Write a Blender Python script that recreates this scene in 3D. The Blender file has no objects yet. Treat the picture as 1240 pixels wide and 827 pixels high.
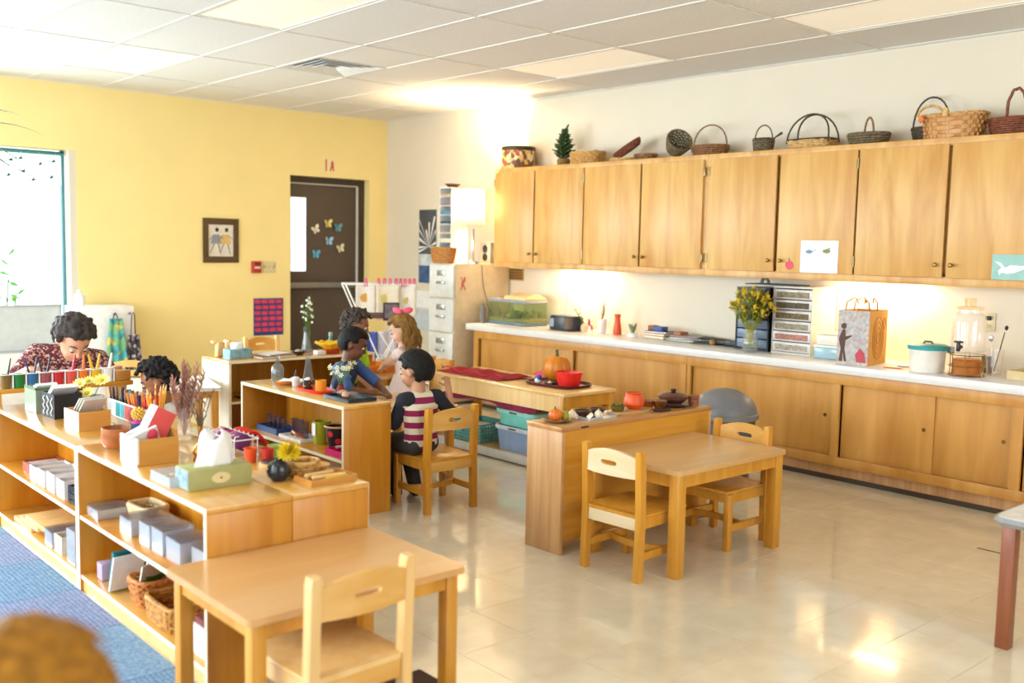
import bpy, bmesh, math, random
from math import sin, cos, pi, radians
from mathutils import Vector, Matrix, Euler, noise

random.seed(7)
SC = bpy.context.scene
COL = bpy.context.collection

# ------------------------------------------------------------------ camera
cam = bpy.data.cameras.new('camera')
camo = bpy.data.objects.new('camera', cam)
COL.objects.link(camo)
cam.sensor_width = 36.0
cam.lens = 1203.0 / 1240.0 * 36.0
cam.clip_start = 0.05


def cam_matrix(yaw, pitch, roll, h):
    fw = Vector((sin(yaw) * cos(pitch), cos(yaw) * cos(pitch), -sin(pitch)))
    r = Vector((cos(yaw), -sin(yaw), 0))
    u = r.cross(fw)
    r2 = r * cos(roll) + u * sin(roll)
    u2 = -r * sin(roll) + u * cos(roll)
    m = Matrix((r2, u2, -fw)).transposed().to_4x4()
    m.translation = (0, 0, h)
    return m


camo.matrix_world = cam_matrix(radians(41.533), radians(5.418), radians(1.153), 1.46)
cam.dof.use_dof = True
cam.dof.focus_distance = 5.3
cam.dof.aperture_fstop = 1.8
SC.camera = camo

# ------------------------------------------------------------------ world, exposure
wd = bpy.data.worlds.new('world')
SC.world = wd
wd.use_nodes = True
bg = wd.node_tree.nodes['Background']
bg.inputs[0].default_value = (0.86, 0.94, 1.0, 1)
bg.inputs[1].default_value = 3.6
SC.view_settings.view_transform = 'Standard'
SC.view_settings.look = 'None'
SC.view_settings.gamma = 1.0
SC.view_settings.use_curve_mapping = False
SC.view_settings.exposure = 0.33


def area(name, loc, rot, sx, sy, power, color):
    l = bpy.data.lights.new(name, 'AREA')
    l.shape = 'RECTANGLE'
    l.size, l.size_y = sx, sy
    l.energy, l.color = power, color
    o = bpy.data.objects.new(name, l)
    COL.objects.link(o)
    o.location, o.rotation_euler = loc, rot
    return o


DAY = (0.84, 0.92, 1.0)
WARM = (1.0, 0.76, 0.45)
# daylight through the windows of the wall beside the carpet (outside the frame) and the one in view
for yy, pw in ((0.6, 25), (3.4, 75), (6.2, 150)):
    area('daylight', (-2.72, yy, 1.55), (0, radians(-90), 0), 1.9, 2.0, pw, DAY)
area('daylight', (.15, 9.75, 1.45), (radians(-90), 0, 0), 3.2, 1.65, 320, DAY)
area('daylight', (2.4, -3.22, 1.6), (radians(90), 0, 0), 4.2, 1.7, 45, (1.0, 0.93, 0.82))


# ------------------------------------------------------------------ materials
def hx(s):
    v = [int(s[i:i + 2], 16) / 255 for i in (0, 2, 4)]
    return tuple(c / 12.92 if c <= .04045 else ((c + .055) / 1.055) ** 2.4 for c in v) + (1,)


MATS = {}


def node_mat(name):
    m = bpy.data.materials.new(name)
    m.use_nodes = True
    nt = m.node_tree
    return m, nt, nt.nodes['Principled BSDF'], nt.nodes, nt.links


def plain(name, col, rough=.5, metal=0, trans=0, emit=0, ior=1.45, var=.06, scale=18, bump=0, spec=.5, sheen=0):
    if name in MATS:
        return MATS[name]
    m, nt, b, N, L = node_mat(name)
    c = hx(col) if isinstance(col, str) else tuple(col) + (1,)
    b.inputs['Base Color'].default_value = c
    b.inputs['Roughness'].default_value = rough
    b.inputs['Metallic'].default_value = metal
    b.inputs['Transmission Weight'].default_value = trans
    b.inputs['IOR'].default_value = ior
    b.inputs['Specular IOR Level'].default_value = spec
    if sheen:
        b.inputs['Sheen Weight'].default_value = sheen
    if emit:
        b.inputs['Emission Color'].default_value = c
        b.inputs['Emission Strength'].default_value = emit
    if var or bump:
        tc = N.new('ShaderNodeTexCoord')
        n = N.new('ShaderNodeTexNoise')
        n.inputs['Scale'].default_value = scale
        n.inputs['Detail'].default_value = 4
        L.new(tc.outputs['Object'], n.inputs['Vector'])
        mx = N.new('ShaderNodeMix')
        mx.data_type = 'RGBA'
        mx.blend_type = 'MULTIPLY'
        mx.inputs[0].default_value = 1
        mx.inputs[6].default_value = c
        r = N.new('ShaderNodeMapRange')
        r.inputs[1].default_value, r.inputs[2].default_value = .3, .7
        r.inputs[3].default_value, r.inputs[4].default_value = 1 - var * 2, 1.0
        L.new(n.outputs[0], r.inputs[0])
        L.new(r.outputs[0], mx.inputs[7])
        L.new(mx.outputs[2], b.inputs['Base Color'])
        if bump:
            bp = N.new('ShaderNodeBump')
            bp.inputs['Strength'].default_value = bump
            bp.inputs['Distance'].default_value = .01
            L.new(n.outputs[0], bp.inputs['Height'])
            L.new(bp.outputs[0], b.inputs['Normal'])
    MATS[name] = m
    return m


def wood(name, c1, c2, axis='z', rough=.35, scale=1.0, wave=.5, coat=.12):
    """grain streaks stretched along one axis, mixed with soft cathedral bands"""
    if name in MATS:
        return MATS[name]
    m, nt, b, N, L = node_mat(name)
    tc = N.new('ShaderNodeTexCoord')
    oi = N.new('ShaderNodeObjectInfo')
    ad = N.new('ShaderNodeVectorMath')
    ad.operation = 'MULTIPLY_ADD'
    ad.inputs[1].default_value = (1, 1, 1)
    sc_ = N.new('ShaderNodeVectorMath')
    sc_.operation = 'SCALE'
    sc_.inputs[0].default_value = (7.3, 5.1, 3.7)
    L.new(oi.outputs['Random'], sc_.inputs['Scale'])
    L.new(tc.outputs['Object'], ad.inputs[0])
    L.new(sc_.outputs[0], ad.inputs[2])
    mp = N.new('ShaderNodeMapping')
    s = [22 * scale] * 3
    s['xyz'.index(axis)] = 1.6 * scale
    mp.inputs['Scale'].default_value = s
    L.new(ad.outputs[0], mp.inputs[0])
    n1 = N.new('ShaderNodeTexNoise')
    n1.inputs['Scale'].default_value = 1.0
    n1.inputs['Detail'].default_value = 6
    n1.inputs['Distortion'].default_value = .4
    L.new(mp.outputs[0], n1.inputs['Vector'])
    mp2 = N.new('ShaderNodeMapping')
    s2 = [5 * scale] * 3
    s2['xyz'.index(axis)] = .9 * scale
    mp2.inputs['Scale'].default_value = s2
    L.new(ad.outputs[0], mp2.inputs[0])
    n2 = N.new('ShaderNodeTexNoise')
    n2.inputs['Scale'].default_value = 1.0
    n2.inputs['Detail'].default_value = 3
    n2.inputs['Distortion'].default_value = 1.2
    L.new(mp2.outputs[0], n2.inputs['Vector'])
    mix = N.new('ShaderNodeMix')
    mix.inputs[0].default_value = wave
    L.new(n1.outputs[0], mix.inputs[2])
    L.new(n2.outputs[0], mix.inputs[3])
    rp = N.new('ShaderNodeValToRGB')
    rp.color_ramp.elements[0].position = .32
    rp.color_ramp.elements[0].color = hx(c1)
    rp.color_ramp.elements[1].position = .68
    rp.color_ramp.elements[1].color = hx(c2)
    L.new(mix.outputs[0], rp.inputs[0])
    L.new(rp.outputs[0], b.inputs['Base Color'])
    b.inputs['Roughness'].default_value = rough
    b.inputs['Coat Weight'].default_value = coat
    b.inputs['Coat Roughness'].default_value = .14
    bp = N.new('ShaderNodeBump')
    bp.inputs['Strength'].default_value = .06
    bp.inputs['Distance'].default_value = .004
    L.new(n1.outputs[0], bp.inputs['Height'])
    L.new(bp.outputs[0], b.inputs['Normal'])
    MATS[name] = m
    return m


def wicker(name, c1, c2, freq=60):
    if name in MATS:
        return MATS[name]
    m, nt, b, N, L = node_mat(name)
    tc = N.new('ShaderNodeTexCoord')
    n = N.new('ShaderNodeTexNoise')
    n.inputs['Scale'].default_value = freq
    n.inputs['Detail'].default_value = 2
    L.new(tc.outputs['Object'], n.inputs['Vector'])
    rp = N.new('ShaderNodeValToRGB')
    rp.color_ramp.elements[0].position, rp.color_ramp.elements[0].color = .35, hx(c1)
    rp.color_ramp.elements[1].position, rp.color_ramp.elements[1].color = .65, hx(c2)
    L.new(n.outputs[0], rp.inputs[0])
    L.new(rp.outputs[0], b.inputs['Base Color'])
    b.inputs['Roughness'].default_value = .6
    MATS[name] = m
    return m


def glass(name, tint='ffffff', rough=.02, density=.15, milk=.05):
    """clear thin-walled plastic or glass"""
    if name in MATS:
        return MATS[name]
    m, nt, b, N, L = node_mat(name)
    tr = N.new('ShaderNodeBsdfTransparent')
    tr.inputs[0].default_value = hx(tint)
    gl = N.new('ShaderNodeBsdfGlossy')
    gl.inputs['Roughness'].default_value = rough
    b.inputs['Base Color'].default_value = hx(tint)
    b.inputs['Roughness'].default_value = max(rough, .3)
    m0 = N.new('ShaderNodeMixShader')
    m0.inputs[0].default_value = milk
    L.new(tr.outputs[0], m0.inputs[1])
    L.new(b.outputs[0], m0.inputs[2])
    lw = N.new('ShaderNodeLayerWeight')
    lw.inputs[0].default_value = .5
    pw = N.new('ShaderNodeMath')
    pw.operation = 'POWER'
    pw.inputs[1].default_value = 4
    L.new(lw.outputs['Facing'], pw.inputs[0])
    fr = N.new('ShaderNodeMath')
    fr.operation = 'MULTIPLY'
    fr.inputs[1].default_value = .55
    L.new(pw.outputs[0], fr.inputs[0])
    ad = N.new('ShaderNodeMath')
    ad.operation = 'ADD'
    ad.use_clamp = True
    ad.inputs[1].default_value = density * .25
    L.new(fr.outputs[0], ad.inputs[0])
    mx = N.new('ShaderNodeMixShader')
    L.new(ad.outputs[0], mx.inputs[0])
    L.new(m0.outputs[0], mx.inputs[1])
    L.new(gl.outputs[0], mx.inputs[2])
    L.new(mx.outputs[0], N['Material Output'].inputs[0])
    MATS[name] = m
    return m


def bands(name, cols, size, axis='z', rough=.8, offset=0.0):
    """flat printed or knitted colour bands along an axis of the object"""
    m, nt, b, N, L = node_mat(name)
    tc = N.new('ShaderNodeTexCoord')
    sp = N.new('ShaderNodeSeparateXYZ')
    L.new(tc.outputs['Object'], sp.inputs[0])
    ma = N.new('ShaderNodeMath')
    ma.operation = 'MULTIPLY_ADD'
    ma.inputs[1].default_value = 1.0 / (size * len(cols))
    ma.inputs[2].default_value = offset
    L.new(sp.outputs['xyz'.index(axis)], ma.inputs[0])
    fr = N.new('ShaderNodeMath')
    fr.operation = 'FRACT'
    L.new(ma.outputs[0], fr.inputs[0])
    rp = N.new('ShaderNodeValToRGB')
    rp.color_ramp.interpolation = 'CONSTANT'
    el = rp.color_ramp.elements
    el[0].position, el[0].color = 0, hx(cols[0])
    el[1].position, el[1].color = 1.0 / len(cols), hx(cols[1])
    for i in range(2, len(cols)):
        e = el.new(i / len(cols))
        e.color = hx(cols[i])
    L.new(fr.outputs[0], rp.inputs[0])
    L.new(rp.outputs[0], b.inputs['Base Color'])
    b.inputs['Roughness'].default_value = rough
    MATS[name] = m
    return m


def specks(name, base, cols, scale=40, thr=.55, rough=.8):
    """printed cloth: small voronoi spots of several colours on a ground colour"""
    m, nt, b, N, L = node_mat(name)
    tc = N.new('ShaderNodeTexCoord')
    v = N.new('ShaderNodeTexVoronoi')
    v.inputs['Scale'].default_value = scale
    L.new(tc.outputs['Object'], v.inputs['Vector'])
    sp = N.new('ShaderNodeSeparateColor')
    L.new(v.outputs['Color'], sp.inputs[0])
    rp = N.new('ShaderNodeValToRGB')
    rp.color_ramp.interpolation = 'CONSTANT'
    el = rp.color_ramp.elements
    el[0].position, el[0].color = 0, hx(base)
    el[1].position, el[1].color = thr, hx(cols[0])
    for i, c in enumerate(cols[1:], 1):
        e = el.new(thr + (1 - thr) * i / len(cols))
        e.color = hx(c)
    L.new(sp.outputs[0], rp.inputs[0])
    L.new(rp.outputs[0], b.inputs['Base Color'])
    b.inputs['Roughness'].default_value = rough
    MATS[name] = m
    return m


# ------------------------------------------------------------------ mesh builder
class MB:
    def __init__(s):
        s.bm = bmesh.new()

    def _bev(s, vs, b, seg=2):
        es = list({e for v in vs for e in v.link_edges})
        bmesh.ops.bevel(s.bm, geom=es, offset=b, segments=seg, affect='EDGES', profile=.5)

    def box(s, x0, y0, z0, x1, y1, z1, b=0, seg=2):
        r = bmesh.ops.create_cube(s.bm, size=1)['verts']
        for v in r:
            v.co = Vector(((x0 + x1) / 2 + v.co.x * (x1 - x0), (y0 + y1) / 2 + v.co.y * (y1 - y0), (z0 + z1) / 2 + v.co.z * (z1 - z0)))
        if b:
            s._bev(r, b, seg)
        return s

    def obox(s, c, d, rot=(0, 0, 0), b=0):
        M = Matrix.Translation(c) @ Euler(rot).to_matrix().to_4x4()
        r = bmesh.ops.create_cube(s.bm, size=1)['verts']
        for v in r:
            v.co = M @ Vector((v.co.x * d[0], v.co.y * d[1], v.co.z * d[2]))
        if b:
            s._bev(r, b)
        return s

    def bar(s, p0, p1, w, h=None, b=0, up=(0, 0, 1)):
        p0, p1 = Vector(p0), Vector(p1)
        h = h or w
        d = (p1 - p0)
        z = d.normalized()
        x = Vector(up).cross(z)
        if x.length < 1e-4:
            x = Vector((1, 0, 0))
        x.normalize()
        y = z.cross(x)
        r = bmesh.ops.create_cube(s.bm, size=1)['verts']
        for v in r:
            v.co = (p0 + p1) / 2 + x * v.co.x * w + y * v.co.y * h + z * v.co.z * d.length
        if b:
            s._bev(r, b)
        return s

    def rings(s, rs, closed_ring=True, caps=True, loop=False):
        """skin a list of equally long point lists"""
        V = [[s.bm.verts.new(p) for p in r] for r in rs]
        n = len(V[0])
        pairs = list(zip(V[:-1], V[1:])) + ([(V[-1], V[0])] if loop else [])
        for a, b in pairs:
            for i in range(n if closed_ring else n - 1):
                j = (i + 1) % n
                try:
                    s.bm.faces.new((a[i], a[j], b[j], b[i]))
                except ValueError:
                    pass
        if caps and closed_ring and not loop:
            for r, f in ((V[0], True), (V[-1], False)):
                try:
                    s.bm.faces.new(list(reversed(r)) if f else r)
                except ValueError:
                    pass
        return s

    def cyl(s, p0, p1, r0, r1=None, n=16, caps=True):
        r1 = r0 if r1 is None else r1
        p0, p1 = Vector(p0), Vector(p1)
        z = (p1 - p0).normalized()
        x = z.orthogonal().normalized()
        y = z.cross(x)
        mk = lambda p, r: [p + (x * cos(2 * pi * i / n) + y * sin(2 * pi * i / n)) * r for i in range(n)]
        return s.rings([mk(p0, r0), mk(p1, r1)], caps=caps)

    def lathe(s, prof, n=24, c=(0, 0, 0), sx=1, sy=1, caps=True, p=2.0):
        rs = []
        for r, z in prof:
            ring = []
            for i in range(n):
                a = 2 * pi * i / n
                ca, sa = cos(a), sin(a)
                if p != 2:
                    ca = math.copysign(abs(ca) ** (2 / p), ca)
                    sa = math.copysign(abs(sa) ** (2 / p), sa)
                ring.append(Vector((c[0] + r * sx * ca, c[1] + r * sy * sa, c[2] + z)))
            rs.append(ring)
        return s.rings(rs, caps=caps)

    def tube(s, pts, r, n=6, closed=False):
        pts = [Vector(p) for p in pts]
        m = len(pts)
        rr = r if isinstance(r, (list, tuple)) else [r] * m
        rs = []
        px = None
        for i, p in enumerate(pts):
            if closed:
                t = (pts[(i + 1) % m] - pts[i - 1]).normalized()
            else:
                t = (pts[min(i + 1, m - 1)] - pts[max(i - 1, 0)]).normalized()
            x = (px - t * px.dot(t)) if px is not None else t.orthogonal()
            if x.length < 1e-6:
                x = t.orthogonal()
            x.normalize()
            px = x
            y = t.cross(x)
            rs.append([p + (x * cos(2 * pi * k / n) + y * sin(2 * pi * k / n)) * rr[i] for k in range(n)])
        return s.rings(rs, loop=closed)

    def prism(s, poly, a, b, axis='z'):
        f = {'z': lambda u, v, w: (u, v, w), 'x': lambda u, v, w: (w, u, v), 'y': lambda u, v, w: (u, w, v)}[axis]
        return s.rings([[Vector(f(u, v, a)) for u, v in poly], [Vector(f(u, v, b)) for u, v in poly]])

    def ball(s, c, r, sub=2, rot=None):
        rr = (r, r, r) if isinstance(r, (int, float)) else r
        vs = bmesh.ops.create_icosphere(s.bm, subdivisions=sub, radius=1)['verts']
        R = rot.to_matrix() if rot is not None and hasattr(rot, 'to_matrix') else rot
        for v in vs:
            q = Vector((v.co.x * rr[0], v.co.y * rr[1], v.co.z * rr[2]))
            if R is not None:
                q = R @ q
            v.co = q + Vector(c)
        return s

    def strip(s, pts, ws, side, droop=None):
        """leaf blade: a folded strip along pts with half widths ws"""
        side = Vector(side).normalized()
        rs = []
        for p, w in zip(pts, ws):
            p = Vector(p)
            rs.append([p - side * w, p + Vector((0, 0, -w * .3)), p + side * w])
        return s.rings(rs, closed_ring=False, caps=False)

    def grid(s, nu, nv, f):
        rs = [[Vector(f(i / nu, j / nv)) for j in range(nv + 1)] for i in range(nu + 1)]
        return s.rings(rs, closed_ring=False, caps=False)

    def xf(s, M):
        for v in s.bm.verts:
            v.co = M @ v.co
        return s

    def go(s, name, mat, par=None, loc=(0, 0, 0), rot=(0, 0, 0), sharp=35, solid=0):
        bmesh.ops.recalc_face_normals(s.bm, faces=s.bm.faces)
        me = bpy.data.meshes.new(name)
        s.bm.to_mesh(me)
        s.bm.free()
        me.shade_smooth()
        me.set_sharp_from_angle(angle=radians(sharp))
        me.materials.append(mat)
        o = bpy.data.objects.new(name, me)
        COL.objects.link(o)
        o.location, o.rotation_euler = loc, rot
        if par is not None:
            o.parent = par
        if solid:
            md = o.modifiers.new('solid', 'SOLIDIFY')
            md.thickness = solid
            md.offset = 0
        return o


def tag(o, label, cat, group=None, kind=None):
    o['label'], o['category'] = label, cat
    if group:
        o['group'] = group
    if kind:
        o['kind'] = kind
    return o


def thing(name, label, cat, loc=(0, 0, 0), rz=0, group=None, rot=None):
    o = bpy.data.objects.new(name, None)
    COL.objects.link(o)
    o.empty_display_size = .05
    o.location = loc
    o.rotation_euler = rot or (0, 0, rz)
    return tag(o, label, cat, group)


def one(mb, name, mat, label, cat, loc=(0, 0, 0), rz=0, group=None, rot=None, **k):
    o = mb.go(name, mat, None, loc, rot or (0, 0, rz), **k)
    return tag(o, label, cat, group)


def struct(o):
    o['kind'] = 'structure'
    return o


def kids(o):
    return [c for c in bpy.data.objects if c.parent == o]


def dup(root, loc, rz=0, label=None, group=None, rot=None):
    def rec(o, par):
        c = o.copy()
        COL.objects.link(c)
        if par is not None:
            c.parent = par
        for ch in kids(o):
            rec(ch, c)
        return c
    r = rec(root, None)
    r.location = loc
    r.rotation_euler = rot or (0, 0, rz)
    if label:
        r['label'] = label
    if group:
        r['group'] = group
    return r


# shared materials
W_BIRCH = wood('birch_cabinet', 'c0863c', 'deb26a', 'z', .4, .9, .7, .0)
W_BASE = wood('birch_base', 'b97c2e', 'd49c4c', 'z', .4, .9, .7, .0)
W_MAPLE = wood('maple', 'c4811e', 'dca03c', 'z', .35, 1, .35)
W_MAPLEX = wood('maple_x', 'c4811e', 'dca03c', 'x', .3, 1, .35)
W_MAPLEY = wood('maple_y', 'c98c32', 'e0aa50', 'y', .3, 1, .35, 1.0)
W_PALE_END = wood('pale_end_panel', 'd6c6b0', 'ebe0d0', 'z', .35, 1.2, .4)  # pale greyish wood, set on one end panel only
W_EDGE = wood('pale_edge_band', 'e8d4b0', 'f4e6cc', 'y', .3, 1, .4)
W_SHELF = wood('orange_shelf_ply', 'ba7310', 'd2912a', 'z', .35, 1, .35)
W_PALE = wood('pale_maple', 'e2b068', 'efcb8d', 'z', .35, 1, .35)
W_PALEX = wood('pale_maple_x', 'e2b068', 'efcb8d', 'x', .28, 1, .35)
W_TOP = wood('laminate_top', 'd9a564', 'e6bb80', 'x', .25, .6, .5)
W_END = wood('worn_end_panel', 'b88250', 'd9ab74', 'z', .45, 1.2, .4)
W_DARK = wood('brown_leg', '7b3f22', '9c5a35', 'z', .4, 1, .4)
M_WHITE = plain('white_plastic', 'f2f2f0', .35)
M_OFFW = plain('off_white_metal', 'e2e0da', .4)
M_PAPER = plain('white_paper', 'f4f4f2', .8)
M_BLACK = plain('black_plastic', '1a1a1d', .35)
M_STEEL = plain('steel', 'b8b8ba', .3, 1)
M_BRASS = plain('aged_brass', '8a6a35', .35, 1)
M_RED = plain('red_plastic', 'e8261a', .35)
M_GREEN = plain('leaf_green', '5f7f34', .55, var=.2)
M_GLASS = glass('clear_glass')
M_CLEAR = glass('clear_plastic', 'f4f7fb', .08, .35, .3)
M_CHROME = plain('chrome', 'd8d8d8', .12, 1)
# ------------------------------------------------------------------ room shell
XR, YB, XL, YF, H = 6.29, 9.24, -2.6, -3.1, 2.811
M_WALLW = plain('white_wall_paint', 'ddd2bd', .6, var=.015, scale=3)
M_WALLY = plain('yellow_wall_paint', 'f5df98', .6, var=.02, scale=3)
M_CEIL = plain('ceiling_tile', 'e6e2dc', .9, var=.05, scale=60, bump=.2)
M_GRID = plain('ceiling_grid_paint', 'e2ddd4', .5, var=0)
M_DOOR = plain('brown_door_paint', '57483c', .45, var=.04, scale=6)
M_DFRAME = plain('dark_door_frame', '3c2e22', .45)


def wall_with_holes(name, axis, c0, c1, a0, a1, holes, mat):
    """wall slab between c0..c1 on the other axis, spanning a0..a1, with rectangular openings (a,b,z0,z1)"""
    mb = MB()
    def put(u0, u1, z0, z1):
        if u1 - u0 < 1e-4 or z1 - z0 < 1e-4:
            return
        if axis == 'x':
            mb.box(u0, c0, z0, u1, c1, z1)
        else:
            mb.box(c0, u0, z0, c1, u1, z1)
    cur = a0
    for (u0, u1, z0, z1) in sorted(holes):
        put(cur, u0, 0, H + .02)
        put(u0, u1, 0, z0)
        put(u0, u1, z1, H + .02)
        cur = u1
    put(cur, a1, 0, H + .02)
    return struct(mb.go(name, mat))


wall_with_holes('wall_back', 'x', YB, YB + .22, XL - .2, XR, [(-1.5, 2.985, .62, 2.235), (5.1, 6.065, 0, 2.155)], M_WALLY)
wall_with_holes('wall_right', 'y', XR, XR + .2, YF - .2, YB + .22, [], M_WALLW)
wall_with_holes('wall_left', 'y', XL - .2, XL, YF - .2, YB + .22, [(-.4, 1.6, .6, 2.5), (2.4, 4.4, .6, 2.5), (5.2, 7.2, .6, 2.5)], M_WALLW)
wall_with_holes('wall_front', 'x', YF - .2, YF, XL - .2, XR + .2, [(.3, 4.5, .8, 2.5)], M_WALLW)
# floor: slab with vinyl tiles, carpet squares beside the shelves
fl = struct(MB().box(XL, YF, -.1, XR, YB + .6, -.004).go('floor', plain('floor_screed', '9c8d73', .7)))


def tile_mat():
    m, nt, b, N, L = node_mat('vinyl_tile')
    tc = N.new('ShaderNodeTexCoord')
    oi = N.new('ShaderNodeObjectInfo')
    n = N.new('ShaderNodeTexNoise')
    n.inputs['Scale'].default_value = 9
    n.inputs['Detail'].default_value = 8
    g = N.new('ShaderNodeNewGeometry')
    L.new(g.outputs['Position'], n.inputs['Vector'])
    rp = N.new('ShaderNodeValToRGB')
    rp.color_ramp.elements[0].position, rp.color_ramp.elements[0].color = .3, hx('dfd0b0')
    rp.color_ramp.elements[1].position, rp.color_ramp.elements[1].color = .7, hx('eadcc0')
    L.new(n.outputs[0], rp.inputs[0])
    mx = N.new('ShaderNodeMix')
    mx.data_type = 'RGBA'
    mx.blend_type = 'MULTIPLY'
    mx.inputs[0].default_value = 1
    r = N.new('ShaderNodeMapRange')
    r.inputs[3].default_value, r.inputs[4].default_value = .98, 1.0
    L.new(oi.outputs['Random'], r.inputs[0])
    L.new(rp.outputs[0], mx.inputs[6])
    L.new(r.outputs[0], mx.inputs[7])
    L.new(mx.outputs[2], b.inputs['Base Color'])
    b.inputs['Roughness'].default_value = .13
    b.inputs['Coat Weight'].default_value = .35
    b.inputs['Coat Roughness'].default_value = .06
    n2 = N.new('ShaderNodeTexNoise')
    n2.inputs['Scale'].default_value = 5.0
    n2.inputs['Detail'].default_value = 2
    L.new(g.outputs['Position'], n2.inputs['Vector'])
    bp = N.new('ShaderNodeBump')
    bp.inputs['Strength'].default_value = .12
    bp.inputs['Distance'].default_value = .006
    L.new(n2.outputs[0], bp.inputs['Height'])
    L.new(bp.outputs[0], b.inputs['Normal'])
    return m


M_TILE = tile_mat()
TS = .305
t0 = MB().box(.0006, .0006, -.004, TS - .0006, TS - .0006, 0, .0006, 1).go('floor_tile', M_TILE, fl)
x0t, y0t = 1.25, 1.765 - 4 * TS
first = True
rest = MB()
for i in range(-4, 17):
    for j in range(-9, 30):
        x, y = x0t + i * TS, y0t + j * TS
        if 0 <= i < 15 and 0 <= j < 18:
            o = t0 if first else t0.copy()
            if not first:
                COL.objects.link(o)
            first = False
            o.location = (x, y, 0)
        elif x >= -.2 and x + TS < XR and y + TS < YB:
            rest.box(x + .0012, y + .0012, -.004, x + TS - .0006, y + TS - .0006, 0)
o = rest.go('floor_tile_field', M_TILE, fl)
o['kind'] = 'stuff'
st = MB().box(5.003, 1.93, .0, 5.013, 2.09, .0015).go('dark_floor_seam', plain('seam_strip', '2d2620', .6), fl)


def carpet_mat(name, c1, c2, axis):
    m, nt, b, N, L = node_mat(name)
    tc = N.new('ShaderNodeTexCoord')
    w = N.new('ShaderNodeTexWave')
    w.bands_direction = axis
    w.inputs['Scale'].default_value = 18
    w.inputs['Distortion'].default_value = 1.5
    w.inputs['Detail'].default_value = 2
    n = N.new('ShaderNodeTexNoise')
    n.inputs['Scale'].default_value = 90
    L.new(tc.outputs['Object'], w.inputs['Vector'])
    L.new(tc.outputs['Object'], n.inputs['Vector'])
    mx = N.new('ShaderNodeMix')
    mx.inputs[0].default_value = .8
    L.new(w.outputs['Fac'], mx.inputs[2])
    L.new(n.outputs[0], mx.inputs[3])
    rp = N.new('ShaderNodeValToRGB')
    rp.color_ramp.elements[0].position, rp.color_ramp.elements[0].color = .3, hx(c1)
    rp.color_ramp.elements[1].position, rp.color_ramp.elements[1].color = .7, hx(c2)
    L.new(mx.outputs[0], rp.inputs[0])
    L.new(rp.outputs[0], b.inputs['Base Color'])
    b.inputs['Roughness'].default_value = .95
    bp = N.new('ShaderNodeBump')
    bp.inputs['Strength'].default_value = .5
    bp.inputs['Distance'].default_value = .004
    L.new(mx.outputs[0], bp.inputs['Height'])
    L.new(bp.outputs[0], b.inputs['Normal'])
    return m


cms = [carpet_mat('blue_carpet', '4f6f90', '809db8', 'X'), carpet_mat('blue_carpet_cross', '577898', '8ca8c0', 'Y'), carpet_mat('violet_blue_carpet', '626f92', '8e9aba', 'X')]
cp = thing('carpet', 'blue carpet of textured squares beside the open shelves', 'carpet', (0, 0, 0))
first = [None] * 3
for i in range(6):
    for j in range(17):
        k = random.choice((0, 0, 1, 1, 2))
        if first[k] is None:
            first[k] = MB().box(.001, .001, 0, .499, .499, .007, .002, 1).go('carpet_square', cms[k], cp)
            o = first[k]
        else:
            o = first[k].copy()
            COL.objects.link(o)
        o.location = (1.333 - .5 * (i + 1), -.3 + .5 * j, .0003)
one(MB().box(-.45, 0, 0, .05, .42, .006, .002), 'floor_mat', plain('dark_mat', '4a3328', .9), 'dark brown floor mat under the small table and chair', 'mat', (1.92, 2.25, .0004))

# ceiling: slab, lay-in tiles, grid bars
ce = struct(MB().box(XL - .2, YF - .2, H + .02, XR + .2, YB + .22, H + .12).go('ceiling', plain('ceiling_slab', '777777', .9)))
GX = [1.982 + .61 * i for i in range(-8, 8)]
GY = [5.894 + 1.2225 * k for k in range(-8, 4)]
xs = [XL] + [g for g in GX if XL + .03 < g < XR - .02] + [XR]
ys = [YF] + [g for g in GY if YF + .03 < g < YB - .02] + [YB]
lightcells, ventcells = set(), set()
def cell(x, y):
    i = max(k for k in range(len(xs)) if xs[k] <= x + 1e-6)
    j = max(k for k in range(len(ys)) if ys[k] <= y + 1e-6)
    return i, j
LIGHTS = [(2.9, 5.2), (2.9, 7.7), (5.3, 5.2), (5.3, 2.8)]
for p in LIGHTS:
    lightcells.add(cell(*p))
vc = cell(4.1, 6.8)
tm = MB().box(0, 0, 0, 1, 1, .016).go('ceiling_tile', M_CEIL, ce)
first = True
for i in range(len(xs) - 1):
    for j in range(len(ys) - 1):
        if (i, j) in lightcells:
            continue
        a, b_, c, d = xs[i] + .006, xs[i + 1] - .006, ys[j] + .006, ys[j + 1] - .006
        if (i, j) == vc:
            c = 7.12 - .60 + .0
            d = 7.12 - .006
            c2, d2 = ys[j] + .006, 6.50
            segs = [(c2, d2)]
        else:
            segs = [(c, d)]
        for (c, d) in segs:
            if b_ - a < .05 or d - c < .05:
                continue
            o = tm if first else tm.copy()
            if not first:
                COL.objects.link(o)
            first = False
            o.location = (a, c, H + .001 + random.uniform(0, .002))
            o.scale = (b_ - a, d - c, 1)
for x in xs[1:-1]:
    MB().box(x - .0075, YF, H - .003, x + .0075, YB, H + .004).go('grid_bar', M_GRID, ce)
for y in ys[1:-1]:
    MB().box(XL, y - .0075, H - .0035, XR, y + .0075, H + .0035).go('grid_bar', M_GRID, ce)
for e in (('x', YB - .018, YB), ('x', YF, YF + .018)):
    MB().box(XL, e[1], H - .004, XR, e[2], H + .003).go('edge_bar', M_GRID, ce)
MB().box(XR - .018, YF, H - .004, XR, YB, H + .003).go('edge_bar', M_GRID, ce)
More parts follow.
